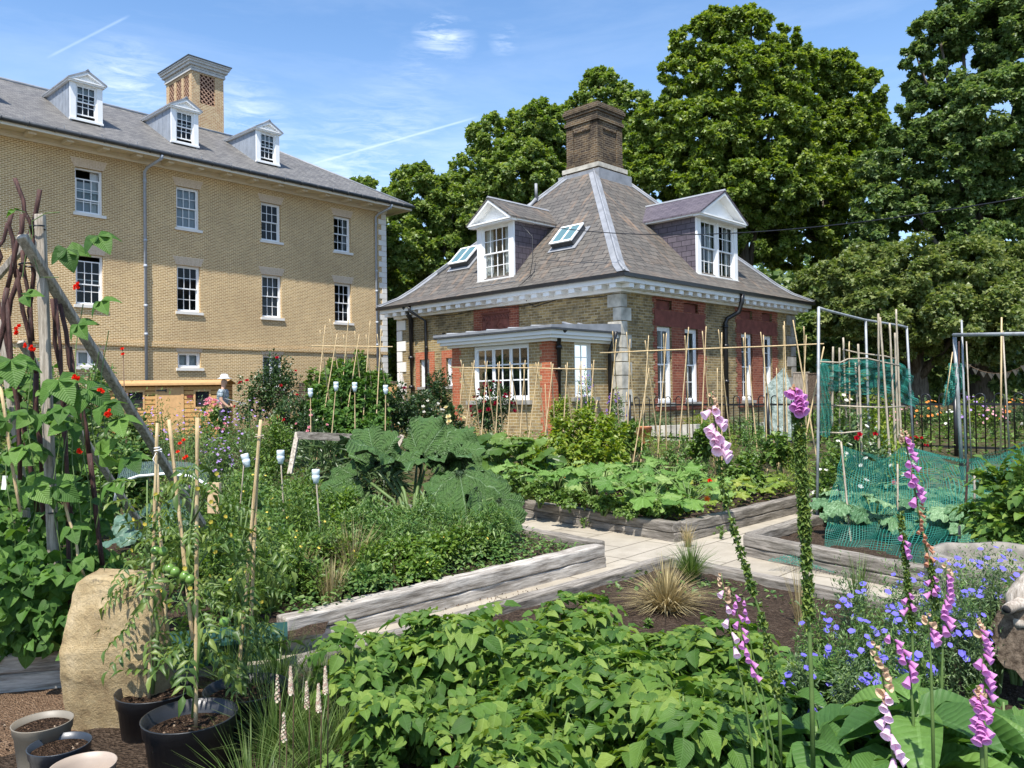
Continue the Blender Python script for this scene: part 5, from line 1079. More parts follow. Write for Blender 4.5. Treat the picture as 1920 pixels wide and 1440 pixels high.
foxglove('pale pink foxglove spike curving over the potatoes, in front of the iron railing',[(1333,735),(1337,760),(1340,800),(1345,845),(1352,900),(1366,960),(1395,1060),(1425,1150),(1445,1230),(1462,1330)],2.75,[(.045,.175,13,FL,1.6,-.1)],[(.2,.98,120,.019)],[(.0,.06,9,1)],.0065)
foxglove('thick seed laden foxglove with one cluster of magenta bells at its very top',[(1490,722),(1491,745),(1497,790),(1502,860),(1507,960),(1512,1060),(1517,1160),(1522,1300)],2.6,[(.01,.065,13,FP,1.3,0)],[(.075,.50,190,.024),(.5,.8,60,.024)],[(0,.02,4,1)],.008)
foxglove('tall foxglove with pink bells over browned withered ones, before the green net',[(1693,805),(1700,840),(1712,900),(1722,960),(1735,1020),(1748,1080),(1758,1180),(1765,1300)],2.9,[(.03,.26,14,FP,1.1,0),(.28,.5,16,FD,.7,0),(.56,.62,5,FP,.9,-.8)],[(.5,.9,90,.017)],[(0,.05,7,1)],.007)
foxglove('seed laden foxglove stem just left of the tall one with a few pink bells',[(1688,960),(1692,1000),(1698,1060),(1704,1120),(1710,1180),(1715,1320)],2.95,[(.12,.2,4,FP,.95,-.6),(.42,.5,4,FP,1.0,-.8)],[(.0,.62,110,.016)],[],.006)
foxglove('foxglove with pink bells crowded at the right, in front of the stone basin',[(1772,1050),(1775,1090),(1770,1130),(1768,1200),(1765,1320)],2.8,[(.1,.45,11,FP,1.15,.7)],[],[(0,.1,4,1)],.005)
foxglove('slender foxglove with a few near white bells above the potato leaves',[(1352,1075),(1358,1110),(1366,1160),(1380,1230),(1395,1300),(1410,1400)],2.5,[(.1,.42,5,FL,1.0,-.7)],[],[(0,.14,6,1)],.004)
foxglove('slender foxglove with deep purple lower bells beside the near white one',[(1378,1115),(1384,1160),(1394,1200),(1410,1260),(1430,1330),(1440,1410)],2.5,[(.0,.5,13,FP,.85,0)],[],[],.004)
foxglove('thin foxglove stem with two small pink bells',[(1395,1120),(1398,1150),(1410,1220),(1435,1320),(1450,1400)],2.6,[(.02,.12,3,FP,.7,0)],[],[],.0035)
foxglove('nearest foxglove at the bottom with large white and pale pink bells',[(1630,1190),(1645,1225),(1655,1270),(1662,1320),(1672,1400),(1680,1450)],1.95,[(.42,.95,10,FL,1.15,-.1)],[],[(.05,.45,11,1.1)],.0045)
foxglove('short foxglove with two drooping pink bells over the big leaves',[(1738,1150),(1742,1180),(1745,1230),(1748,1330)],2.3,[(.15,.2,3,FP,1.1,0)],[],[(0,.1,4,1)],.005)
foxglove('foxglove in front of the log with bells held sideways at the right',[(1830,1160),(1838,1195),(1842,1240),(1845,1300),(1848,1400)],2.3,[(.08,.55,13,FP,1.05,.1)],[],[(0,.1,5,1)],.005)
foxglove('broad pink foxglove cluster low in the bottom right corner',[(1830,1285),(1836,1310),(1838,1345),(1842,1440)],2.0,[(.1,.55,18,FP,1.0,0)],[],[(0,.2,9,1)],.0055)
foxglove('shaded purple foxglove half hidden behind the big leaves',[(1668,1190),(1690,1220),(1705,1250),(1712,1340)],2.6,[(.0,.55,9,FP,1.1,0)],[],[],.005)
# leaf rosettes of the foxgloves
def rosl(label,px,py,Y,n,s0,s1,mat='fox_leaf',tm=OVF,zb=.0,h=.35,nm='foxglove_leaves',cat='leafy plant',grp='leafy plants in the right foreground',r=.28):
    c=at(px,py,Y);T=thing(nm,label,cat,(c[0],c[1],zb),0,grp);f=FM();a=U(0,2*pi,n);t=U(0,1,n);P=np.stack([r*.35*np.cos(a)*t,r*.35*np.sin(a)*t,h*U(.1,1,n)],1);d=np.stack([np.cos(a),np.sin(a),U(-.25,.6,n)],1);f.inst(tm,P,frames(d,np.array([0,0,1])+rng.normal(0,.25,(n,3))),U(s0,s1,n),smooth=True);f.build('foliage',TL[mat],T)
    b=FM();b.tube([(0,0,0),(0,0,h)],[.01,.005],5);b.build('stem',MT['stem'],T);return T
RLb='broad leaved foxglove foliage crowding the bottom right'
for (px,py,Y,n,s0,s1,h) in ((1440,1400,2.75,40,.12,.22,.35),(1530,1350,2.9,44,.12,.24,.38),(1620,1400,2.5,44,.12,.24,.4),(1560,1440,2.2,40,.1,.2,.4),(1720,1330,2.7,50,.16,.3,.55),(1790,1400,2.4,44,.14,.26,.42),(1700,1440,2.1,40,.12,.22,.4),(1880,1400,2.3,44,.12,.24,.42),(1650,1300,3.1,36,.14,.26,.4),(1400,1440,2.4,36,.1,.2,.36),(1830,1290,3.0,30,.14,.24,.35),(1480,1440,2.0,30,.1,.18,.42),(1920,1340,2.9,30,.12,.22,.35),(1360,1440,2.2,34,.1,.18,.36),(1470,1290,3.4,36,.1,.2,.34),(1400,1330,3.0,34,.1,.19,.34),(1540,1270,3.5,36,.1,.2,.36),(1600,1250,3.4,36,.1,.2,.36),(1580,1340,2.6,40,.1,.2,.36),(1440,1200,4.0,26,.08,.16,.26),(1500,1190,4.1,26,.08,.16,.26),(1880,1250,3.3,26,.12,.2,.3),(1760,1260,3.1,36,.12,.22,.36)): rosl(RLb,px,py,Y,n,s0,s1,h=h)
f=FM()
# ---------------------------------------------------------------- blue geranium patch
for i,(px,yt,hw,Y) in enumerate(((1590,1095,45,3.6),(1640,1075,50,3.8),(1700,1060,45,4.0),(1610,1170,50,3.4),(1680,1150,50,3.5),(1780,1050,50,3.8),(1850,1030,50,3.9),(1560,1200,45,3.5),(1760,1120,45,3.6),(1900,1030,40,4.1),(1820,1110,35,3.6),(1530,1150,40,3.9),(1600,1240,45,3.1),(1660,1230,50,3.1),(1500,1230,36,3.4),(1720,1180,45,3.3),(1760,1045,40,4.3),(1820,1040,45,4.3),(1880,1045,45,4.3),(1700,1095,45,4.1),(1860,1080,40,4.0))):
    bush('blue_geranium',['wiry blue geranium plant behind the foxgloves','airy blue geranium at the foot of the stone basin'][i in(5,6,9,10)],'geranium',px,yt,hw,Y,'weed_leaf' if i%2 else 'grey_leaf',1900,.026,'blue geraniums',OVN,('disc','blue_petal',13,.016),.2,14,zb=0,sprd=.35)
# ---------------------------------------------------------------- stone basin, log
c=at(1880,1036,4.9);f=FM();na=48;V=[];pr=[(1.0,-.5),(1.0,-.05),(.98,0),(.86,.0),(.83,-.04),(.78,-.25),(0.02,-.28)]
for rr,z in pr:
    for j in range(na): a=2*pi*j/na;V.append((rr*.44*cos(a)*(1+.02*sin(5*a)),rr*.36*sin(a),z+.006*sin(7*a)))
f.add(V,[(i*na+j,i*na+(j+1)%na,(i+1)*na+(j+1)%na,(i+1)*na+j) for i in range(len(pr)-1) for j in range(na)],smooth=True);o=f.build('stone_basin',plain('rough_grey_stone',(.22,.20,.165),.95,var=.35,sc=9,bmp=.8));o.location=prt(c);tag(o,'large round edged grey stone basin among the blue geraniums','stone basin')
LG=thing('fallen_log','weathered log at the right edge with a bleached knotted branch','log',prt(at(1940,1215,3.7)),R_(-35));f=FM();n=30;V=[];m=28
for i in range(n):
    t=i/(n-1);x=0;y=t*.9
    for j in range(m): a=2*pi*j/m;rr=.16*(1+.09*sin(3*a+1)+.06*sin(7*a+t*5)+.05*sin(13*a+2*t)+.03*sin(23*a));V.append((rr*cos(a)*1.15,y,rr*sin(a)+.02))
V.append((0,-.01,.02));f.add(V,[(i*m+j,i*m+(j+1)%m,(i+1)*m+(j+1)%m,(i+1)*m+j) for i in range(n-1) for j in range(m)],[(len(V)-1,(j+1)%m,j) for j in range(m)],smooth=False);MT['bark2']=woodm('old_log_bark',(.07,.05,.035),(.22,.17,.125),.8,1);MT['bleach']=woodm('bleached_wood',(.24,.20,.16),(.55,.49,.42),1.2,2,.8,(.06,.045,.035));f.build('trunk',MT['bark2'],LG)
wob=lambda x,y,z:(x*.72+.006*sin(30*z+9*y)+.004*sin(70*x+50*y),y*.72+.005*sin(35*x+20*z),.13+(z-.16)*.68+.005*sin(32*x+21*y)+.003*sin(90*y+60*x))
f=FM(wob);f.tube([tuple(v) for v in np.array([np.interp(np.linspace(0,5,30),range(6),c) for c in ((-.05,-.09,-.02,.06,.2,.34),(.1,.08,.1,.14,.2,.2),(.12,.28,.42,.50,.47,.38))]).T],np.interp(np.linspace(0,5,30),range(6),[.12,.07,.06,.10,.07,.06]),18);f.tube([(-.05,.05,.26),(-.11,-.05,.24),(-.14,-.09,.23)],[.05,.045,.043],10);f.tube([(.05,.02,.22),(.1,-.05,.22)],[.05,.035],9);f.tube([(.2,.15,.45),(.22,.12,.3),(.16,.12,.18)],[.05,.045,.05],9);f.build('branch',MT['bleach'],LG)
b=FM(lambda x,y,z:(x*.72-.006,y*.72-.004,.13+(z-.16)*.68));b.tube([(-.135,-.085,.232),(-.143,-.098,.229)],[.03,.022],9);b.build('knot_hole',MT['dark'],LG)
m,nt,b=M_('rhubarb_leaf_blade');oi=nd(nt,'ShaderNodeObjectInfo');c=ramp(nt,oi.outputs['Random'],[(0,(.03,.075,.022)),(.5,(.065,.125,.04)),(1,(.13,.19,.085))]);sx=nd(nt,'ShaderNodeNewGeometry');c=mixc(nt,sx.outputs['Backfacing'],c,(.05,.11,.02))
n=noise(nt,coord(nt),26,6,.7);c=mixc(nt,.45,c,ramp(nt,n,[(.3,(.28,.28,.28)),(.7,(.72,.72,.72))]),'OVERLAY');
def mt(op,a,c=None,e=None):
    q=nd(nt,'ShaderNodeMath',operation=op)
    for i,x in enumerate((a,c,e)):
        if x is None: continue
        if isinstance(x,bpy.types.NodeSocket): nt.links.new(x,q.inputs[i])
        else: q.inputs[i].default_value=x
    return q.outputs[0]
sx=nd(nt,'ShaderNodeSeparateXYZ');nt.links.new(coord(nt,'UV'),sx.inputs[0]);yy=mt('SUBTRACT',sx.outputs[1],.12);an=mt('ARCTAN2',sx.outputs[0],yy);rr_=mt('SQRT',mt('ADD',mt('MULTIPLY',sx.outputs[0],sx.outputs[0]),mt('MULTIPLY',yy,yy)))
sn=mt('ABSOLUTE',mt('SINE',mt('MULTIPLY',an,3.5)));w1=mt('LESS_THAN',mt('MULTIPLY',sn,rr_),.018);s2=mt('PINGPONG',mt('SUBTRACT',rr_,mt('MULTIPLY',sn,.16)),.06);w2=mt('LESS_THAN',s2,.008);vn=mt('MAXIMUM',w1,mt('MULTIPLY',w2,.12))
hs2=nd(nt,'ShaderNodeHueSaturation');hs2.inputs['Value'].default_value=2.4;hs2.inputs['Saturation'].default_value=.6;nt.links.new(c,hs2.inputs['Color']);c=mixc(nt,mt('MULTIPLY',vn,.75),c,hs2.outputs[0])
nt.links.new(c,b.inputs['Base Color']);b.inputs['Roughness'].default_value=.5;b.inputs['Specular IOR Level'].default_value=.4;bump(nt,b,mt('ADD',n,mt('MULTIPLY',mt('SINE',mt('MULTIPLY',s2,50)),.25)),1.0,.03);TL['rhub']=m
fol('grass_green',(.06,.13,.02),(.11,.2,.03),(.2,.29,.05),.35)
TL['foam']=leafm('foam_blossom',[(0,(.45,.30,.24)),(.5,(.62,.52,.38)),(1,(.7,.64,.5))],.3,.6,.2);MT['flag']=plain('faded_flag',(.05,.047,.036),.9)
# ================================================================ MIDDLE BEDS
# rhubarb with huge leaves
def bigleaf(seed):
    r0=np.random.default_rng(seed);na=64;rings=np.linspace(.12,1,11);V=[(0,.1,0)];ph=r0.uniform(0,6,4)
    for rr in rings:
        for j in range(na):
            a=-pi/2+2*pi*(j+.5)/na;f=(1-.5*max(0,cos(a+pi/2))**5)*(1+.10*sin(3*a+ph[0])+.07*sin(7*a+ph[1]))
            if rr>.7: f*=1+(rr-.7)/.3*(.05*sin(19*a+ph[2])+.035*sin(31*a))
            x=rr*f*cos(a)*.5;y=.1+rr*(.1+.24)+rr*f*sin(a)*.5
            rib=abs(sin(4.5*(a-pi/2)+.0));z=.10*(.6-rr*rr)+.03*rr*(.5-rib)+.035*rr*sin(12*a+14*rr+ph[2])+.022*sin(23*rr+3*a)*rr+.012*r0.normal()+(.07*sin(6*a+ph[3])*max(0,rr-.6)/.4)-.12*rr*max(0,sin(a))*rr
            V.append((x,y,z))
    T=[(0,1+j,1+(j+1)%na) for j in range(na)];Q=[(1+k*na+j,1+k*na+(j+1)%na,1+(k+1)*na+(j+1)%na,1+(k+1)*na+j) for k in range(len(rings)-1) for j in range(na)]
    return np.array(V),Q,T
c=at(775,985,7.9);T=thing('giant_rhubarb','giant rhubarb with huge crinkled blue green leaves in the left bed','rhubarb',(c[0],c[1],.15));o0=np.array([c[0],c[1],.15]);b=FM()
RLV=[(690,868,8.3,.62,(-.3,-.2,.05),(-.1,-.75,.7)),(640,905,8.1,.5,(-.9,-.2,-.2),(0,-.3,1)),(745,858,8.6,.5,(.1,.3,.3),(-.3,-.7,.6)),(800,838,8.8,.55,(.2,.2,.4),(0,-.85,.5)),(845,845,8.8,.62,(.5,.1,.2),(-.1,-.7,.7)),(775,880,8.3,.55,(-.2,-.7,-.1),(.1,.2,1)),(835,880,8.2,.5,(.3,-.7,0),(0,.2,1)),(875,915,7.8,.62,(.3,-.6,-.55),(.1,-.7,.7)),(915,935,7.7,.55,(.8,-.4,-.5),(.4,-.5,.7)),(900,890,8.1,.5,(.8,0,0),(.1,-.4,1)),(930,910,8.2,.4,(.9,-.1,-.3),(.3,-.4,.8)),(670,945,7.9,.45,(-.8,-.6,-.4),(-.2,-.4,.8)),(700,850,8.7,.5,(-.2,.2,.45),(-.2,-.8,.5)),(860,870,8.5,.5,(.3,-.1,.2),(.0,-.6,.8)),(820,925,7.9,.48,(.2,-.7,-.4),(0,-.6,.8)),(950,950,7.7,.35,(.8,-.3,-.5),(.4,-.5,.7))]
for i,(px,py,Y,s_,d,u) in enumerate(RLV):
    f=FM();p=at(px,py,Y)-o0;d=np.array(d,float);st=p-d/np.linalg.norm(d)*s_*.45;s_*=(1.12,.92,1.0,1.18)[i%4];f.inst(bigleaf(i),st[None],frames([d+rng.normal(0,.15,3)],[u+rng.normal(0,.22,3)]),s_,smooth=True);o=f.build('leaf',TL['rhub'],T)
    b.tube([(0,0,0),(st[0]*.4,st[1]*.4,st[2]*.65),tuple(st)],[.022,.018,.012],7)
b.build('stem',MT['stem'],T)
WP='bushy grey green weed growing up against the giant rhubarb'
for px,yt,hw,Y in ((700,945,55,7.4),(780,935,60,7.5),(860,955,60,7.2),(920,950,50,7.2),(650,960,45,7.2),(740,960,60,6.9)): bush('weed',WP,'weed plant',px,yt,hw,Y,'weed_leaf',1500,.06,'weeds round the rhubarb',OVN,None,.3,8,zb=.14,sprd=.3)
# courgettes
def courgette(label,px,py,Y,n,s0,s1,h,mat='squash_leaf',grp='courgette plants in the middle bed',tm=CG,zb=.18,nm='courgette_plant',cat='courgette',fl=1):
    c=at(px,py,Y);T=thing(nm,label,cat,(c[0],c[1],zb),0,grp);f=FM();b=FM();a=np.arange(n)*2.4+U(0,1);q=U(.08,.42,n);z=h*U(.45,1.05,n);P=np.stack([q*np.cos(a),q*np.sin(a),z],1)
    d=np.stack([np.cos(a),np.sin(a),U(-.35,.25,n)],1);f.inst(tm,P,frames(d,np.array([0,-.35,1])+rng.normal(0,.25,(n,3))),U(s0,s1,n));f.build('foliage',TL[mat],T)
    for p in P: b.tube([(0,0,0),tuple(p*np.array([.5,.5,.7])),tuple(p)],[.011,.009,.006],5)
    b.build('stem',MT['stem'],T)
    if fl: flower(T,'rose','orange_petal',(.15,-.28,h*.5),.05,(0,-1,.6))
    return T
for i,(px,py,Y) in enumerate(((915,900,11.2),(980,905,10.9),(1045,905,10.7),(1110,910,10.3),(1175,915,10.0),(1240,920,9.7),(1290,945,9.2),(1210,950,9.2),(1130,880,11.5),(1040,870,11.8),(1260,890,10.8),(1190,875,11.6))): courgette('sprawling courgette plant with jagged pale veined leaves beyond the path',px,py,Y,13,.2,.36,.42,fl=(i%3==0))
for px,py,Y in ((1380,890,10.8),(1430,900,10.8),(1350,915,10.2),(1460,880,11.5),(1330,880,11.4)): courgette('yellowing squash plant sprawling at the right of the middle bed','' or px,py,Y,14,.12,.22,.2,'yellow_leaf','yellowing squash plants',CG,.18,'squash_plant','squash',0)
LB2='low bean plant with small green leaves along the timber edge'
for px,py,Y in ((1010,930,9.9),(1070,945,9.5),(1130,955,9.2),(1190,965,9.0),(960,915,10.4),(1240,965,8.9)): bush('dwarf_bean',LB2,'bean plant',px,py-25,36,Y,'mid_leaf',520,.07,'low plants along the middle bed edge',TRI,None,.3,6,zb=.18)
# second rhubarb and pale beans behind
for px,py,Y in ((880,815,12.8),(935,820,12.4),(985,830,12.2)): courgette('clump of smooth broad green rhubarb leaves in front of the bay',px,py,Y,16,.3,.5,.62,'mid_leaf','rhubarb clumps before the bay',RB,.3,'rhubarb','rhubarb',0)
for px,yt,hw,Y in ((1050,780,38,13),(1100,765,40,12.8),(1145,775,36,12.6),(1075,810,40,12.2),(1130,815,40,12),(1010,850,40,11.8)): bush('climbing_bean','lime green climbing bean among the canes before the bay','bean plant',px,yt,hw,Y,'yellow_leaf',900,.085,'lime green climbing beans',OVB,None,.2,6)
# plants by the long cane row
for i,(px,yt,hw,Y) in enumerate(((1175,790,34,13.2),(1225,800,36,13),(1270,815,36,12.7),(1320,800,34,12.5),(1365,790,34,12.4),(1410,785,36,12.2),(1460,800,34,12),(1500,820,30,11.8),(1300,850,40,11.6),(1400,850,40,11.4),(1480,860,36,11.2),(1215,850,36,12))):
    k=i%3;bush('vegetable_plant',['leafy young vegetable plant between the tall canes','feathery yellow green fennel like plant between the tall canes','dark leaved vegetable plant low between the tall canes'][k],'vegetable plant',px,yt,hw,Y,['mid_leaf','yellow_leaf','weed_leaf'][k],800,[.08,.035,.05][k],['leafy plants under the canes','feathery plants under the canes','dark plants under the canes'][k],[OVB,OVN,OV][k],None,.2,6)
# roses and shrubs behind
bush('rose_bush','tall rose shrub with dark red blooms beside the wooden playhouse','rose',520,668,46,17.5,'rose_leaf',3200,.075,None,OV,('rose','red_petal',4,.06),.35,9)
bush('rose_bush','rose bush topped with three round red blooms near the person','rose',466,698,24,17,'rose_leaf',900,.07,None,OV,('rose','red_petal',3,.07),.3,6)
bush('rose_bush','bushy rose with mixed red and pink blooms left of the cane frame','rose',555,745,48,14,'rose_leaf',2400,.07,None,OV,('rose','red_petal',5,.05),.3,8)
bush('rose_bush','rose with small shell pink blooms below the red one','rose',585,770,34,12.8,'rose_leaf',1300,.06,None,OV,('rose','pink_petal',7,.04),.3,6)
for px,yt,hw,Y in ((620,678,44,20),(685,684,44,20.5),(655,672,40,21)): bush('fig_shrub','broad leaved green shrub against the buff brick wall','shrub',px,yt,hw,Y,'mid_leaf',1400,.17,'broad leaved shrubs by the wall',CG,None,.4,6)
bush('rose_bush','rose with one big crimson bloom beside the far white bottle','rose',742,725,40,14.2,'rose_leaf',2400,.07,None,OV,('rose','crimson_petal',3,.075),.3,8)
bush('rose_bush','rose shrub dotted with cream white blooms left of the bay','rose',790,740,44,15,'rose_leaf',2600,.07,None,OV,('rose','white_petal',14,.045),.3,8)
bush('climbing_shrub','dark reddish climber on the cottage wall between the small windows','climber',822,690,24,19.3,'rose_leaf',2000,.08,None,OV,None,.3,8)
bush('rose_bush','rose with a cluster of pale yellow blooms at the left foot of the bay','rose',850,762,26,13.2,'rose_leaf',1200,.07,None,OV,('rose','cream_petal',9,.06),.4,6)
bush('rose_bush','dark crimson rose bush blooming under the bay window','rose',925,722,42,16,'rose_leaf',2200,.07,None,OV,('rose','crimson_petal',26,.06),.4,8)
bush('box_shrub','small bright clipped shrub at the brick corner of the bay','shrub',1052,746,24,17.2,'yellow_leaf',1800,.06,None,OV,None,.5,5)
for px,yt,hw,Y,l_ in ((1097,690,16,17,'tall lilac flowered shrub in front of the side window'),(1155,735,18,16,'lilac flowered sage by the first railing post')): bush('buddleia',l_,'shrub',px,yt,hw,Y,'weed_leaf',900,.08,None,OVN,('rose','mauve_petal',22,.035),.2,8)
bush('box_shrub','round dark green leafy shrub between the bottles and the timber trestle','shrub',515,790,44,10.6,'mid_leaf',3200,.045,None,OV,None,.4,6)
for px,yt,hw,Y in ((20,660,60,12),(90,690,60,11),(170,665,50,13),(240,750,50,10.5),(150,800,60,9),(60,800,70,8.5),(230,830,50,8.6)): bush('garden_shrub','dense leafy shrub in the shade behind the bean wigwam','shrub',px,yt,hw,Y,['dark_leaf','mid_leaf','weed_leaf'][int(px)%3],2200,.08,'shrubs behind the wigwam',OV,None,.3,7)
for i,(px,yt,hw,Y) in enumerate(((250,742,40,13),(310,748,38,13.5),(365,755,36,13),(420,772,36,12.5),(470,752,38,12.6),(285,800,45,11),(350,810,45,10.5),(410,815,45,10.4),(455,790,36,11),(500,820,30,11),(330,860,45,9.2),(395,865,40,9))):
    bush('verbena' if i<6 else 'meadow_flower',['mauve topped perennial in the border before the playhouse','thin green meadow plant in the left border'][i>=6],'perennial',px,yt,hw,Y,['weed_leaf','mid_leaf','grey_leaf'][i%3],900,.06,['mauve perennials before the playhouse','meadow plants in the left border'][i>=6],OVN,('disc','mauve_petal',16 if i<6 else 5,.02),.15,16,sprd=.4)
for px,py,Y in ((338,832,8.8),(334,848,8.7),(346,860,8.6),(350,857,8.6),(345,826,9),(231,665,9),(230,655,9)):
    T=thing('poppy','scarlet poppy flower in the left border' if px>300 else 'orange flower on a tall brown stem by the wigwam','poppy',(lambda c:(c[0],c[1],gr(c[0],c[1])))(at(px,py,Y)),0,'scarlet poppies' if px>300 else 'orange flowers on brown stems');c=at(px,py,Y);h=c[2]-T.location.z;b=FM();b.tube([(0,0,0),(.03,0,h*.5),(0,0,h)],.004,4);b.build('stem',MT['stemD'],T);flower(T,'rose','scarlet_petal',(0,0,h),.032,(0,-1,.8))
bush('lavender','pale lilac haze of flowering lavender in the left border','lavender',405,822,34,10.5,'grey_leaf',900,.05,None,OVN,('disc','mauve_petal',60,.016),.3,20)
bush('peony','pink blooming peony in front of the playhouse','peony',398,752,24,13.5,'mid_leaf',500,.08,None,OV,('rose','pink_petal',18,.06),.4,8)
# beans on the far canes
for px,yt,hw,Y in ((615,720,26,13.8),(645,700,24,13.8),(675,690,26,13.8),(700,700,26,13.7),(640,770,40,13.2),(690,765,36,13.2)): bush('climbing_bean','climbing bean with broad leaves on the tall cane frame','bean plant',px,yt,hw,Y,'bean_leaf',420,.13,'climbing beans on the far canes',TRI,None,.2,6,sprd=.4)
for px,yt,hw,Y in ((600,835,40,9.6),(660,840,40,9.6),(720,845,36,9.4),(560,880,36,8.6)): bush('leek','upright blue green leek like leaves by the timber trestle','leek',px,yt,hw,Y,'grey_leaf',260,.26,'leeks by the trestle',ovate(.06,.3,.05,3,.6),None,.2,4)
# low green filling of the left bed
for i,(px,yt,hw,Y) in enumerate(((430,905,26,6.6),(470,890,26,7.0),(520,905,26,6.8),(560,925,26,6.6),(410,985,28,5.4),(460,1000,28,5.3),(510,985,28,5.8),(550,1005,26,5.6),(610,985,26,6.3),(350,960,28,6),(300,940,28,6.2),(650,1000,24,6.4),(390,900,26,7.6),(590,890,22,7.6))):
    bush('feathery_weed','tall feathery stemmed green weed crowding the left bed','weed plant',px,yt,hw,Y,['mid_leaf','grass_green','weed_leaf'][i%3],1100,.042,'feathery weeds in the left bed',OVN,('disc','yellow_petal',3,.012) if i%2 else None,.1,16,zb=.14,sprd=.5)
for px,yt,hw,Y in ((470,880,50,7.6),(540,900,50,7.4),(610,950,45,6.8),(500,960,55,6.4),(570,1000,50,6.2),(440,1010,50,5.8),(640,1010,45,6.3),(700,1030,45,6.2),(520,1040,50,5.7),(470,930,50,7),(760,1010,45,6.3),(820,1005,45,6.6),(870,985,45,6.9),(600,1060,40,5.7),(680,1065,40,5.9),(450,1080,45,5.2),(920,1000,34,7.0),(790,1045,34,6.1),(560,930,45,7.2),(640,915,40,7.8),(480,870,40,8.4),(420,940,50,7.2),(400,1040,50,5.9)):
    bush('leafy_weed','soft light green leafy plant in the left bed','leafy plant',px,yt,hw,Y,['mid_leaf','grass_green','weed_leaf'][(px//10)%3],1500,.045,'leafy plants in the left bed',OV,('disc','yellow_petal',1,.012),.15,7,zb=.14,sprd=.35)
# right part: tower of sweet peas, umbels, dahlias, under the pole frame
for i,(px,yt,hw,Y) in enumerate(((1575,720,26,10),(1600,760,30,9.6),(1650,740,34,10.4),(1570,820,34,9.4),(1640,830,36,9.2),(1690,850,30,9),(1545,880,24,9),(1600,890,36,8.8),(1660,780,30,10))):
    bush('sweet_pea','pale green climbing pea plant on the grey cane tower','pea plant',px,yt,hw,Y,['mid_leaf','grey_leaf','yellow_leaf'][i%3],900,.06,'pea plants round the cane tower',OV,('disc','white_petal',4,.03),.2,8,sprd=.4)
for px,py,Y,m_ in ((1611,815,9.2,'red_petal'),(1640,815,9.2,'red_petal'),(1605,822,9.2,'red_petal'),(1330,902,10.4,'scarlet_petal'),(1675,905,8.6,'pink_petal')):
    c=at(px,py,Y);T=thing('dahlia','small red flower under the grey cane tower' if Y<9.5 else 'single coral flower in the middle bed','flower',(c[0],c[1],.3),0,'red flowers under the cane tower' if Y<9.5 else None);b=FM();b.tube([(0,0,0),(0,0,c[2]-.3)],.004,4);b.build('stem',MT['stem'],T);flower(T,'rose',m_,(0,0,c[2]-.3),.045,(0,-1,.5))
# border behind the railing
for i,px in enumerate(range(1190,1960,42)):
    Y=19.6-(px-1180)/760*3.2+1.2;k=i%4;tp=(790,775,800,780)[k] if px<1520 else (765,750,770,745)[k]
    bush('border_plant',['tall grassy border plant behind the railings','flowering border plant behind the railings'][px>1690],'border plant',px,tp,30,Y,['mid_leaf','grey_leaf','weed_leaf','yellow_leaf'][k],900,.09,['grassy plants behind the railings','flowering plants behind the railings'][px>1690],OVN,(('disc',['pink_petal','orange_petal','white_petal','mauve_petal'][k],22,.035) if px>1690 else None),.2,10,sprd=.4)
bush('red_valerian','bright red flowers showing through the railings','valerian',1718,820,18,14.2,'mid_leaf',300,.07,None,OV,('rose','red_petal',16,.04),.3,6)
# ---- galvanised pole frame with green netting
def pole(T,pts,r=.016,m='galv',nm='pole'): b=FM();b.tube([at(*p) for p in pts],r,9);return b.build(nm,MT[m],T)
PF=thing('pipe_trellis','galvanised pipe frame standing in the right hand bed, draped with green net','trellis');pole(PF,[(1535,577,8.9),(1534,800,8.9),(1532,1000,8.9)]);pole(PF,[(1535,577,8.9),(1550,582,9.1),(1622,600,10.4),(1690,611,11.3),(1700,614,11.4)]);pole(PF,[(1623,602,10.4),(1628,760,10.4),(1630,890,10.4)]);pole(PF,[(1700,612,11.4),(1706,720,11.4),(1714,870,11.4)])
PF=thing('pipe_trellis','second grey pipe frame at the right edge with a long crossbar','trellis');pole(PF,[(1790,632,9.2),(1797,760,9.2),(1805,900,9.2)],.021);pole(PF,[(1788,628,9.2),(1850,627,8.6),(1925,626,7.9)],.02)
for i,a in enumerate(((1803,600,9.1,1812,890,9.1,.012,'galv'),(1878,595,8.6,1876,860,8.6,.010,'cane'),(1880,620,8.6,1893,850,8.6,.010,'post'),(1798,640,9.3,1800,880,9.3,.009,'stick'),(1812,640,9.3,1822,880,9.3,.008,'post'),(1786,660,9.0,1772,760,9.0,.006,'cane'))): p,q=ln(*a[:3],*a[3:6]);stick(PF,q,p,a[6],a[6]*.85,a[7],'upright_cane',0,6,2)
CTW=thing('cane_tower','round tower of thick grey bamboo canes bound with hoops','cane tower')
for a in ((1562,650,9.9,1560,800,9.9),(1574,652,10,1575,860,10),(1581,633,10,1590,870,9.9),(1609,645,9.4,1618,905,9.4),(1647,588,9.6,1648,880,9.6),(1650,595,9.4,1672,905,9.3),(1668,606,9.9,1680,860,9.8),(1678,624,10,1684,830,10),(1680,580,10.2,1690,840,10.2),(1604,680,9.8,1612,870,9.8)): p,q=ln(*a);stick(CTW,q,p,.014,.011,'caneG','cane',0,6,2,True)
for pts in (((1532,678,9),(1575,680,9.2),(1590,673,9.3),(1625,672,9.4),(1660,680,9.6),(1688,686,9.9)),((1580,655,10),(1610,662,9.8),(1660,668,9.8),(1678,673,10)),((1560,760,9.5),(1600,762,9.3),(1650,764,9.4),(1696,762,9.8)),((1530,810,9.2),(1580,812,9),(1615,808,9))): b=FM();b.tube([at(*p) for p in pts],.010,6);b.build('hoop_cane',MT['caneG'],CTW)
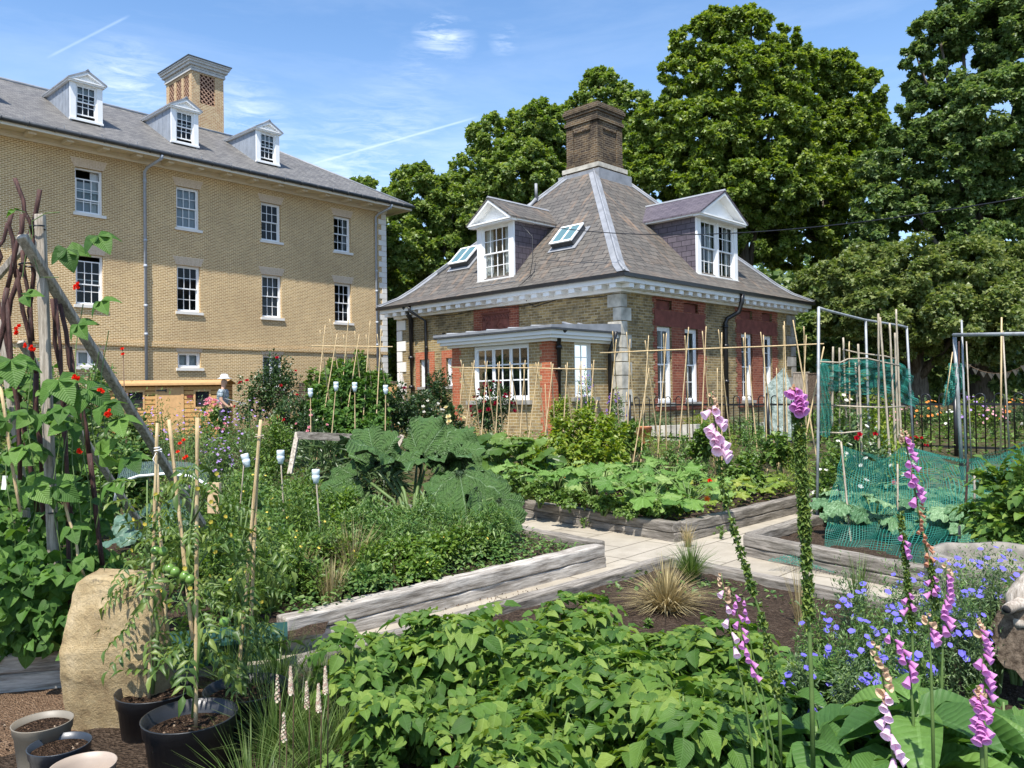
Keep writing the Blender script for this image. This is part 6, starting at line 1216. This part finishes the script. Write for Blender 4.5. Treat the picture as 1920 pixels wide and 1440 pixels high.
def netm(name,c,cell,line,haze):
    m,nt,b=M_(name);uv=coord(nt,'UV');n0=noise(nt,uv,2.5,3);ad=nd(nt,'ShaderNodeVectorMath',operation='SCALE');
    sx=nd(nt,'ShaderNodeSeparateXYZ');nt.links.new(uv,sx.inputs[0]);outs=[]
    for k in (0,1):
        mu=nd(nt,'ShaderNodeMath',operation='MULTIPLY');nt.links.new(sx.outputs[k],mu.inputs[0]);mu.inputs[1].default_value=1/cell;fr=nd(nt,'ShaderNodeMath',operation='FRACT');nt.links.new(mu.outputs[0],fr.inputs[0]);lt=nd(nt,'ShaderNodeMath',operation='LESS_THAN');nt.links.new(fr.outputs[0],lt.inputs[0]);lt.inputs[1].default_value=line/cell;outs.append(lt.outputs[0])
    mx=nd(nt,'ShaderNodeMath',operation='MAXIMUM');nt.links.new(outs[0],mx.inputs[0]);nt.links.new(outs[1],mx.inputs[1])
    m2=nd(nt,'ShaderNodeMath',operation='MULTIPLY_ADD',use_clamp=True);nt.links.new(n0,m2.inputs[0]);m2.inputs[1].default_value=haze;nt.links.new(mx.outputs[0],m2.inputs[2])
    b.inputs['Base Color'].default_value=c4(c);b.inputs['Roughness'].default_value=.6;t=nd(nt,'ShaderNodeBsdfTransparent');s=nd(nt,'ShaderNodeMixShader');nt.links.new(m2.outputs[0],s.inputs[0]);nt.links.new(t.outputs[0],s.inputs[1]);nt.links.new(b.outputs[0],s.inputs[2]);nt.links.new(s.outputs[0],nt.nodes['Material Output'].inputs[0]);return m
MT['net']=netm('green_garden_net',(.012,.15,.11),.024,.0042,.06);MT['netD']=netm('bunched_green_net',(.014,.17,.13),.02,.0055,.12);MT['netK']=netm('fine_grey_net',(.10,.16,.15),.02,.004,.25)
def sheet(name,rows,mat,label,cat,par=None,n=46,rip=.03,seed=1):
    """rows: list of px polylines [(px,py,Y)...]; bicubic-ish interpolation with ripples"""
    r=np.random.default_rng(seed);G=[]
    for row in rows:
        W=np.array([at(*p) for p in row]);s=np.linspace(0,len(W)-1,n);G.append(np.stack([np.interp(s,range(len(W)),W[:,k]) for k in range(3)],1))
    G=np.array(G);m_=len(rows);s=np.linspace(0,m_-1,n);A=np.zeros((n,n,3))
    for j in range(n):
        for k in range(3): A[:,j,k]=np.interp(s,range(m_),G[:,j,k])
    i,j=np.meshgrid(range(n),range(n),indexing='ij');A[:,:,1]+=rip*(np.sin(j*.9+i*.25+seed)+.6*np.sin(j*.37-i*.5));A[:,:,2]+=rip*.5*np.sin(i*.8+j*.4)
    f=FM();f.add(A.reshape(-1,3),[(a*n+c,a*n+c+1,(a+1)*n+c+1,(a+1)*n+c) for a in range(n-1) for c in range(n-1)],smooth=True);o=f.build(name,MT[mat],par,uv=False)
    L=o.data.uv_layers.new(name='UVMap');d1=np.concatenate([[0],np.cumsum(np.linalg.norm(np.diff(A[n//2],axis=0),axis=1))]);d2=np.concatenate([[0],np.cumsum(np.linalg.norm(np.diff(A[:,n//2],axis=0),axis=1))])
    vi=np.zeros(len(o.data.loops),np.int32);o.data.loops.foreach_get('vertex_index',vi);uv=np.stack([d1[vi%n],d2[vi//n]],1).astype(np.float32);L.data.foreach_set('uv',uv.ravel())
    if label: tag(o,label,cat)
    return o
sheet('garden_net',[[(1580,835,8.7),(1640,868,8.7),(1690,838,8.6),(1750,852,8.4),(1800,872,8.2),(1860,862,8.0),(1925,828,7.8)],[(1565,900,8.2),(1630,930,8.2),(1690,905,8.0),(1760,900,7.8),(1830,925,7.6),(1870,900,7.4),(1930,870,7.3)],[(1550,980,7.7),(1620,990,7.6),(1690,985,7.4),(1760,985,7.2),(1820,990,7.0),(1880,970,6.9),(1935,950,6.8)],[(1538,1055,7.3),(1600,1068,7.2),(1650,1062,7.0),(1720,1060,6.6),(1790,1060,6.3),(1850,1055,6.2),(1940,1050,6.1)]],'net','green mesh net draped in folds over the cabbages in the right bed','net',seed=2,rip=.035)
sheet('garden_net',[[(1585,832,8.75),(1650,866,8.75),(1700,836,8.65),(1800,868,8.3),(1925,826,7.9)],[(1600,860,10),(1680,850,10),(1740,855,9.8),(1820,862,9.4),(1940,850,9)],[(1620,890,11),(1700,880,11),(1760,875,11),(1840,870,10.6),(1940,860,10)]],'net','back slope of the green net over the cabbages','net',seed=4)
sheet('garden_net',[[(1480,1040,7.2),(1540,1050,7.15),(1620,1070,6.9)],[(1440,1050,7.0),(1530,1066,6.9),(1625,1085,6.7)]],'net','loose hem of green net spilling onto the slab path','net',seed=5,rip=.01)
sheet('garden_net',[[(1532,676,9.0),(1575,680,9.4),(1620,672,9.8),(1680,676,10.5),(1706,690,11)],[(1538,700,9.1),(1580,715,9.5),(1630,706,9.9),(1680,700,10.5),(1712,730,11)],[(1540,730,9.1),(1580,735,9.5),(1630,740,10),(1680,752,10.5),(1722,770,11)]],'netD','bunched green net hung along the top of the pipe frame','net',seed=6,rip=.05)
sheet('garden_net',[[(1533,680,8.95),(1545,683,9),(1556,690,9.05)],[(1538,720,8.9),(1546,722,8.95),(1552,726,9)],[(1540,770,8.9),(1552,772,8.95),(1562,776,9)],[(1536,815,8.9),(1546,820,8.95),(1556,818,9)]],'netD','twisted strip of green net hanging down the left pole','net',seed=7,rip=.02)
sheet('garden_net',[[(1780,682,9.1),(1795,680,9.2),(1808,684,9.3)],[(1774,720,9.1),(1795,725,9.2),(1806,724,9.3)],[(1766,762,9.1),(1776,760,9.2),(1790,750,9.3)]],'netD','small scrap of green net on the second pipe frame','net',seed=8,rip=.02)
for i,(px,py,Y) in enumerate(((1640,1010,7.9),(1700,990,7.9),(1760,985,7.7),(1820,1000,7.4),(1870,1000,7.2),(1730,940,8.8),(1800,945,8.5),(1860,940,8.3),(1620,960,8.6),(1680,930,9.2))): courgette('big veined cabbage growing under the green net',px,py,Y,16,.2,.34,.38,'cab_leaf','cabbages under the green net',bigleaf(i+40),.12,'cabbage','cabbage',0)
for i,(px,yt,hw,Y) in enumerate(((1895,865,45,6.2),(1935,900,50,5.8),(1900,930,40,6.0))): bush('potato_plant','tall light green potato plant at the right edge beside the net','potato plant',px,yt,hw,Y,'potato_leaf',170,.17,'potato plants at the right edge',POT,None,.3,7,zb=.1)
for i,a in enumerate(((1577,828,7.9,1600,1065,7.6,'caneG'),(1683,870,7.8,1684,1060,7.6,'caneG'),(1815,860,7.2,1808,1010,7.2,'stick'),(1827,880,7.0,1828,1015,7.0,'post'),(1799,985,6.6,1799,1010,6.6,'caneG'))): p,q=ln(*a[:6]);S=stick(None,q,p,.010,.009,a[6],'net_stake',0,6,2,True);tag(S,['leftmost slanting cane holding up the green net','pale cane behind the tall foxglove in the green net','dark twisty stake near the ridge of the net','short thick brown stake in front of the net','stub of cane at the foot of the net'][i],'stake')
# kale tunnel
for i,(px,py,Y) in enumerate(((285,915,8.0),(340,905,8.0),(375,925,7.8),(320,940,7.6))): courgette('crinkled blue green kale under the hooped net',px,py+25,Y,16,.16,.26,.4,'kale_leaf','kale in the tunnel',CAB,.12,'kale','kale',0)
HT=thing('net_tunnel','white hoop tunnel with fine grey net over the kale','net tunnel');f=FM();hp=[(215,940,7.4),(222,905,7.4),(260,893,7.4),(310,888,7.4),(360,893,7.3),(390,910,7.3),(398,950,7.3)];f.tube([at(*p) for p in hp],.014,8);f.build('hoop',MT['white'],HT)
sheet('net_cover',[hp,[(a,b_-26,Y+1.2) for a,b_,Y in hp]],'netK',None,None,HT,n=24,rip=.01)
BD=thing('timber_board','pale new timber board end standing beside the kale tunnel','board');b=FM();p,q=ln(402,905,6.4,402,962,6.4);b.beam(p,q,.11,.03,up=(.3,1,0));b.build('board',MT['postL'],BD)
# grasses
grass('dry_grass','large tuft of dry straw coloured grass in the foreground bed',1250,1150,5.6,.12,.5,800,'dry_grass',lean=.95,zb=0,width=.004,arch=.75)
grass('dry_grass','smaller darker grass tuft behind the straw coloured one at the bed corner',1295,1085,6.5,.1,.42,420,'green_grass',lean=.8,zb=.03,width=.0035)
grass('dry_grass','thin dry grass springing from the base of the middle bed wall',1290,1015,8.2,.1,.3,90,'dry_grass',lean=.6,zb=0,width=.003)
for i,(px,py,Y,h) in enumerate(((470,1380,2.9,.5),(530,1420,2.6,.45),(590,1350,3.2,.45),(440,1440,2.5,.4),(560,1290,3.6,.5),(620,1440,2.45,.35),(515,1330,3.4,.5),(640,1300,3.5,.4),(400,1440,2.6,.3),(480,1250,3.9,.5),(520,1220,4.2,.5),(600,1230,4.1,.45),(430,1210,4.3,.45),(570,1440,2.4,.35),(500,1400,2.7,.42),(660,1240,4.0,.4))): grass('sedge','fine arching green sedge clump between the pots and the potatoes',px,py,Y,.1,h,240,'green_grass','sedge clumps by the pots',lean=.85,zb=0,width=.0026)
for i,(px,py,Y,h,mm) in enumerate(((560,1060,5.9,.45,'dry_grass'),(620,1085,5.6,.4,'dry_grass'),(680,1060,6.0,.35,'green_grass'),(500,1090,5.4,.5,'green_grass'),(740,1060,6.2,.3,'dry_grass'),(460,1110,5.1,.5,'green_grass'),(540,980,7,.4,'green_grass'),(430,900,9,.5,'green_grass'),(380,880,9.5,.5,'dry_grass'),(320,870,9.8,.5,'green_grass'),(470,860,10,.45,'green_grass'),(510,1000,6.8,.45,'dry_grass'),(600,1010,6.4,.6,'green_grass'),(660,1030,6.2,.6,'dry_grass'),(560,960,7,.65,'green_grass'),(470,980,6.4,.65,'green_grass'),(720,1030,6.4,.5,'green_grass'),(800,1010,6.8,.45,'green_grass'),(860,1000,7.0,.4,'dry_grass'),(430,950,7,.7,'green_grass'),(620,920,8,.6,'green_grass'),(360,960,7,.6,'green_grass'),(560,880,9,.55,'dry_grass'),(480,900,8.5,.6,'green_grass'))): grass('wild_grass','thin wild grass with pale seed stems in the left bed',px,py,Y,.22,h,200,mm,'wild grasses in the left bed',lean=.5,zb=.12,width=.0028)
grass('sedge','seed headed wispy grass by the right timber edge',1500,1150,5.2,.08,.6,90,'dry_grass',lean=.3,zb=0,width=.002);grass('sedge','upright wispy green grass in front of the netted bed',1610,1130,5.4,.08,.55,120,'green_grass',lean=.35,zb=0,width=.003)
for i,(px,py,Y) in enumerate(((640,1420,2.35),(700,1430,2.3),(745,1425,2.35),(590,1450,2.2))): rosl('dark purple leaved heuchera at the bottom edge',px,py,Y,34,.06,.1,'purple_leaf',CG,0,.2,'heuchera','heuchera','purple heucheras',.25)
for i,(px,py,Y) in enumerate(((555,1420,2.6),(610,1380,2.9),(520,1440,2.4),(660,1350,3.0),(700,1380,2.8))): rosl('small lobed green foamflower foliage between the sedge clumps',px,py,Y,26,.06,.11,'mid_leaf',CG,0,.22,'foamflower_leaves','foamflower','foamflower foliage',.25)
for i,(px,py,Y,n,l_) in enumerate(((545,1262,2.9,40,'tallest cream and pink foamflower spike'),(610,1262,2.95,38,'foamflower spike at the right with a cream tip'),(597,1295,2.9,36,'foamflower spike leaning beside the right one'),(520,1278,2.95,14,'small reddish foamflower bud spike at the left'),(575,1290,2.95,24,'middle pink tipped foamflower spike'),(532,1350,2.8,18,'lowest short pink foamflower spike'))):
    c=at(px,py,Y);T=thing('foamflower',l_,'foamflower',(c[0],c[1],0),0,'foamflower spikes');b=FM();b.tube([(0,0,0),(.01,0,c[2]-.06),(0,0,c[2]+.02)],[.003,.0025,.001],5);b.build('stem',MT['stemD'],T);f=FM();t=np.linspace(0,1,n*3);a=np.arange(n*3)*2.4;P=np.stack([.010*(1-t*.7)*np.cos(a),.010*(1-t*.7)*np.sin(a),c[2]-.075+t*.1],1);f.inst(DISC,P,frames(np.stack([-np.sin(a),np.cos(a),0*a],1),np.stack([np.cos(a),np.sin(a),.3+0*a],1)),.0055*(1-.3*t)*U(.6,1.2,n*3));f.build('blossom',TL['foam'],T)
for nm,a in (('weed','small green weed at the foot of the middle bed wall'),): 
    for px,py,Y in ((1095,975,9.4),(1215,1165,5.2),(1350,985,8.6)): bush('weed',a if py<1000 else 'small weed seedling in the foreground soil','weed plant',px,py,12,Y,'mid_leaf',90,.03,'small weeds by the path' if py<1000 else None,OV,None,.2,3,zb=0)
f=FM();
for k in range(9): p=at(1290+k*14,1105+(k*37)%28,6.0);q=at(1200+k*9+60,1112+(k*23)%26,6.1);f.tube([p*[1,1,0]+[0,0,.03],(p+q)/2*[1,1,0]+[0,0,.07],q*[1,1,0]+[0,0,.03]],[.006,.005,.002],5)
tag(f.build('onion_tops',TL['green_grass']),'flattened green onion leaves lying on the soil','onion leaves')
for px,py,Y,l_ in ((48,783,5.0,'white plastic plant label in the bean bed'),(8,905,4.6,'white plant label low at the left edge')):
    f=FM();f.box(-.012,.012,-.001,.001,-.04,.04);o=f.build('plant_label',MT['white']);o.location=prt(at(px,py,Y));o.rotation_euler=(0,.1,.3);tag(o,l_,'plant label')
# ---- playhouse, person, compost bin, fences
c=at(311,760,23);PH=thing('playhouse','small honey coloured wooden playhouse with dark windows against the brick wall','playhouse',(c[0],c[1],.42),R_(9));W_=1.52;hb=1.62
MT['clad']=brickm('honey_cladding',(.48,.27,.10),(.55,.32,.125),(.13,.06,.02),w=40,h=.13,ms=.016,dirt=(.45,.22,.07),damt=.3,bst=.6);MT['clad2']=plain('honey_timber_trim',(.52,.30,.125),.7,var=.12)
fp=lambda u,d,z:(u,-d,z);f=FM();wall_open(f,fp,-W_,W_,0,hb,[(-1.02,-.62,.95,1.4),(.82,1.2,.95,1.4)],.05);fl_=lambda u,d,z:(-W_-d,u,z);wall_open(f,fl_,0,1.8,0,hb,[(.5,1.2,.1,1.3)],.05);f.add([(W_,0,0),(W_,1.8,0),(W_,1.8,hb),(W_,0,hb)],[(0,1,2,3)]);f.add([(-W_,0,hb),(-W_,1.8,hb),(-W_,.9,hb+.12)],None,[(0,1,2)]);f.build('wall',MT['clad'],PH,uv=True)
f=BX(fp);f.slab([(-W_-.12,hb-.03),(W_+.12,hb-.03),(W_+.12,hb+.03),(-W_-.12,hb+.03)],.1,.16)
for s_ in (0,1): y0,y1=(-.16,.9) if s_==0 else (1.96,.9);f.add([(-W_-.12,y0,hb),(W_+.12,y0,hb),(W_+.12,y1,hb+.14),(-W_-.12,y1,hb+.14)],[(0,1,2,3)])
f.bx(-W_-.14,-W_-.1,-1.0,.18,hb-.02,hb+.05);f.build('roof',MT['clad2'],PH)
for (a,b_) in ((-1.02,-.62),(.82,1.2)):
    f=BX(fp);f.bx(a-.05,a,.0,.02,.9,1.45);f.bx(b_,b_+.05,0,.02,.9,1.45);f.bx(a,b_,0,.018,.9,.95);f.bx(a,b_,0,.018,1.4,1.45);o=f.build('window',MT['clad2'],PH);f=BX(fp);f.bx(a,b_,-.06,-.05,.95,1.4);f.build('pane',MT['dark'],o)
f=BX(fp);f.bx(-.28,-.22,0,.025,0,hb-.06);f.bx(.42,.5,0,.025,0,hb-.06);f.bx(-.22,.42,0.0,.012,.05,hb-.1);o=f.build('door',MT['clad2'],PH);f=BX(fp);f.bx(-.25,.02,.026,.034,1.42,1.46);f.bx(.0,.03,.026,.034,1.39,1.49);f.build('hinge',MT['black'],o);f=BX(fp);f.bx(.58,.75,.003,.015,1.22,1.29);f.build('name_plate',plain('red_plate',(.14,.02,.015),.5),PH)
c=at(178,752,19.5);f=FM();f.lathe([(0,.72),(.12,.72),(.2,.69),(.24,.62),(.3,.6),(.33,.3),(.36,0)],20);o=f.build('compost_bin',MT['black']);o.location=(c[0],c[1],.44);tag(o,'black plastic compost bin left of the wooden playhouse','compost bin')
GD=thing('garden_door','brown garden door and porch half hidden behind the wigwam','door',prt(at(160,760,27)));GD.location.z=.4;f=FM();f.box(-.7,.7,0,.1,0,2.25);f.build('door_frame',MT['bark2'],GD);f=FM();f.box(-.5,-.1,-.02,-.001,.3,2.1);f.box(.1,.5,-.02,-.001,.3,2.1);f.build('door_panel',MT['dark'],GD)
def panel(label,pts,mat,Y0,h,zb=.42,n='fence_panel'):
    T=thing('timber_fence',label,'fence');p,q=at(pts[0],740,Y0[0]),at(pts[1],740,Y0[1]);p[2]=q[2]=zb;d=q-p;L=np.linalg.norm(d);k=int(L/.15)
    for i in range(k):
        b=FM();e=p+d*(i+.5)/k;b.box(-L/k*.47,L/k*.47,-.012,.012,0,h+.01*((i*7)%3));o=b.build('board',MT[mat],T);o.location=prt(e);o.rotation_euler=(0,0,math.atan2(d[1],d[0]))
    b=FM();b.beam(p+[0,0,h+.02],q+[0,0,h+.02],.05,.04);b.build('capping',MT[mat],T);return T
panel('new honey coloured board fence between the brick block and the cottage',(690,750),'postL' and 'clad2',(31,30),2.0-.42);panel('grey board fence running on from the right end of the cottage',(1488,1518),'post',(27,26.5),1.75);panel('brown stained board fence beyond the grey one',(1516,1560),'bark2',(26.4,25.5),1.7)
DW=thing('garden_wall','low dark brick wall behind the shrubs by the white quoins','wall');f=FM();p,q=ln(560,720,32,760,716,33);f.beam(p*[1,1,0]+[0,0,1.2],q*[1,1,0]+[0,0,1.2],.25,2.0);f.build('wall',MT['chim_brick'],DW,uv=True)
PB=thing('stone_slab','pale stone slab lying behind the railing','stone slab');f=FM();p,q=ln(1210,815,19.6,1310,812,18.9);f.beam(p,q,.3,.42);f.build('slab',MT['stone'],PB)
m,nt,b=M_('mottled_sheet');co=coord(nt);n=noise(nt,co,9,7,.8);c=ramp(nt,n,[(.36,(.10,.14,.11)),(.5,(.30,.36,.31)),(.62,(.52,.58,.52))]);nt.links.new(c,b.inputs['Base Color']);b.inputs['Roughness'].default_value=.4;bump(nt,b,n,.8,.03)
f=FM();P_=[at(1432,840,18.0),at(1492,835,17.7),at(1491,745,17.7),at(1470,688,17.8),at(1433,728,18.0)];o0=P_[0];P_=[p-o0 for p in P_];B_=[p+np.array([.02,.03,0]) for p in P_];f.add(P_+B_,[(i,(i+1)%5,5+(i+1)%5,5+i) for i in range(5)],[(0,1,2),(0,2,3),(0,3,4),(5,7,6),(5,8,7),(5,9,8)]);o=f.build('plastic_sheet',m);o.location=prt(o0);tag(o,'mottled grey green sheet with a pointed top propped behind the railing','sheet')
# person
def skin(name,V,E,Rr,mat,par,sub=1):
    me=bpy.data.meshes.new(name);me.from_pydata([tuple(v) for v in V],E,[]);o=bpy.data.objects.new(name,me);COL.objects.link(o);o.parent=par;mo=o.modifiers.new('s','SKIN');sk=me.skin_vertices[0] if me.skin_vertices else None
    if sk is None: return o
    for i,r in enumerate(Rr): sk.data[i].radius=(r,r) if not isinstance(r,tuple) else r
    sk.data[0].use_root=True;s=o.modifiers.new('u','SUBSURF');s.levels=s.render_levels=sub+1;me.materials.append(mat);return o
c=at(417,760,19.5);PE=thing('person','person in a white sun hat and patterned grey shirt holding a pole beside the playhouse','person',(c[0],c[1],.42),R_(0))
MT['skin']=plain('skin',(.52,.30,.2),.6,var=.05,bmp=0);m,nt,b=M_('patterned_shirt');nt.links.new(ramp(nt,noise(nt,coord(nt),28,3),[(.42,(.12,.16,.19)),(.55,(.42,.47,.48))]),b.inputs['Base Color']);MT['shirt']=m;MT['trs']=plain('dark_trousers',(.04,.04,.05),.9)
V=[(0,0,.92),(0,0,1.1),(.01,0,1.32),(.02,0,1.42),(.04,0,1.50),(.05,0,1.58),(.06,0,1.66),(.02,-.17,1.36),(.05,-.2,1.12),(.2,-.17,.98),(.26,-.17,.97),(.02,.17,1.36),(.06,.2,1.12),(.2,.14,.96),(-.0,-.09,.88),(.03,-.1,.48),(-.02,-.1,.08),(.1,-.1,.03),(0,.09,.88),(-.03,.1,.48),(-.06,.1,.08),(.06,.1,.03)]
E_=[(0,1),(1,2),(2,3),(3,4),(4,5),(5,6),(2,7),(7,8),(8,9),(9,10),(2,11),(11,12),(12,13),(0,14),(14,15),(15,16),(16,17),(0,18),(18,19),(19,20),(20,21)]
Rr=[.13,.125,.14,.06,.055,.088,.075,.06,.042,.03,.035,.06,.042,.032,.085,.06,.045,.04,.085,.06,.045,.04]
skin('body',V,E_,Rr,MT['skin'],PE)
skin('shirt',[(0,0,.95),(0,0,1.1),(.01,0,1.3),(.015,0,1.4),(.02,-.175,1.36),(.04,-.195,1.2),(.02,.175,1.36),(.04,.195,1.2)],[(0,1),(1,2),(2,3),(2,4),(4,5),(2,6),(6,7)],[.155,.145,.155,.075,.078,.062,.078,.062],MT['shirt'],PE)
skin('trousers',[(0,0,.95),(0,-.09,.86),(.03,-.1,.48),(-.02,-.1,.1),(0,.09,.86),(-.03,.1,.48),(-.06,.1,.1)],[(0,1),(1,2),(2,3),(0,4),(4,5),(5,6)],[.15,.1,.075,.065,.1,.075,.065],MT['trs'],PE)
f=FM();f.lathe([(.001,1.79),(.06,1.785),(.09,1.76),(.1,1.70),(.17,1.675),(.172,1.668),(.1,1.69)],20,(.055,0,0));f.build('hat',MT['curt'],PE)
f=FM();p,q=ln(420,747,19.4,461,757,18.6);f.tube([p,q],.012,6);tag(f.build('pole',MT['galv']),'thin pale pole held by the person in the hat','pole')
# overhead wire, bunting
f=FM();A=at(1002,421,23.6);B_=at(1925,369,13);f.tube([A+(B_-A)*t-np.array([0,0,.5*4*t*(1-t)*.9]) for t in np.linspace(0,1,40)],.012,5);tag(f.build('overhead_wire',MT['black']),'thin black wire sagging from the left dormer across to the right trees','wire')
BU=thing('bunting','faded string of triangular bunting hanging in the dark under the trees','bunting');A=at(1810,680,18);B_=at(1925,682,17);f=FM();ps=[A+(B_-A)*t-np.array([0,0,.9*t*(1-t)]) for t in np.linspace(0,1,24)];f.tube(ps,.006,4);f.build('string',MT['stemD'],BU)
for i in range(1,23,3): p=ps[i];f=FM();f.add([(-.08,0,0),(.08,0,0),(0,.0,-.14),(-.08,.006,0),(.08,.006,0),(0,.006,-.14)],[(0,1,4,3),(1,2,5,4),(2,0,3,5)],[(0,1,2),(3,5,4)]);o=f.build('flag',MT['flag'],BU);o.location=prt(p)
# ---- ground cover
def cover(name,label,zones,mat,tm,size,per):
    f=FM()
    for poly,dens,h,zb in zones:
        (x0,y0),(x1,y1),(x2,y2),(x3,y3)=poly;area=abs((x1-x0)*(y2-y0)-(x2-x0)*(y1-y0))/2+abs((x2-x0)*(y3-y0)-(x3-x0)*(y2-y0))/2;n=int(area*dens);u=U(0,1,n);v=U(0,1,n)
        x=(x0*(1-u)+x1*u)*(1-v)+(x3*(1-u)+x2*u)*v;y=(y0*(1-u)+y1*u)*(1-v)+(y3*(1-u)+y2*u)*v
        m_=.5+.5*np.sin(x*2.1+y*1.3)*np.cos(y*1.7-x*.8);kp=U(0,1,n)<(.25+.75*m_);x,y=x[kp],y[kp];n=len(x);z=terr(x,y)*(zb is None)+(0 if zb is None else zb)+h*U(.02,1,n)*(.35+.65*m_[kp])
        d=rnd_dir(n,-.2,.8);f.inst(tm,np.stack([x,y,z],1),frames(d,np.array([0,0,1])+rng.normal(0,.4,(n,3))),size*U(.5,1.3,n))
    return tag(f.build(name,TL[mat]),label,'ground cover',kind='stuff')
cover('ground_cover','mixed low green growth covering the far beds and borders',[(((-14,12),(12,12),(13,21),(-14,24)),75,.35,None),(((-9,8),(-1.2,9.5),(0,12.5),(-12,12.5)),130,.3,None),(((4.5,10.5),(12,8),(13,13),(3,13.5)),90,.3,None)],'mid_leaf',OV,.09,1)
cover('ground_cover','carpet of small weeds and grass in the left bed',[(((-1.35,5.15),(.7,7.4),(-1.0,9.8),(-4.0,7.2)),1500,.17,.15),(((-5,4.1),(-1.7,4.9),(-1.6,8),(-6,8)),600,.16,.15)],'weed_leaf',OV,.04,1)
cover('ground_cover','thin greenery over the soil of the middle bed',[(((1.6,8.7),(4.8,11.9),(2.5,15),(-.5,11.2)),420,.12,.15)],'yellow_leaf',OV,.045,1)
cover('ground_cover','low leaves on the soil among the potatoes and flowers',[(((-.9,2.4),(2.9,2.4),(2.6,5.2),(-.9,5.0)),420,.12,.0),(((-.3,5.0),(2.3,5.0),(1.9,6.4),(1.0,6.9)),200,.07,.02)],'weed_leaf',OV,.05,1)
f=FM();n=1500;x=U(-.6,1.8,n);y=U(4.6,6.5,n);f.inst((np.array([(0,0,.5),(.5,0,0),(0,.5,0),(-.5,0,0),(0,-.5,0)]),[],[(0,1,2),(0,2,3),(0,3,4),(0,4,1)]),np.stack([x,y,np.full(n,.015)],1),frames(rnd_dir(n)),U(.005,.017,n));x=U(-2.6,-1.0,n//2);y=U(2.8,4.0,n//2);f.inst((np.array([(0,0,.5),(.5,0,0),(0,.5,0),(-.5,0,0),(0,-.5,0)]),[],[(0,1,2),(0,2,3),(0,3,4),(0,4,1)]),np.stack([x,y,np.full(n//2,.012)],1),frames(rnd_dir(n//2)),U(.006,.024,n//2));tag(f.build('soil_crumbs',MT['chip']),'crumbs and chips scattered on the foreground soil','soil crumbs',kind='stuff')
SC.cycles.use_denoising=True
SC.cycles.max_bounces=8;SC.cycles.transparent_max_bounces=24;SC.cycles.transmission_bounces=4
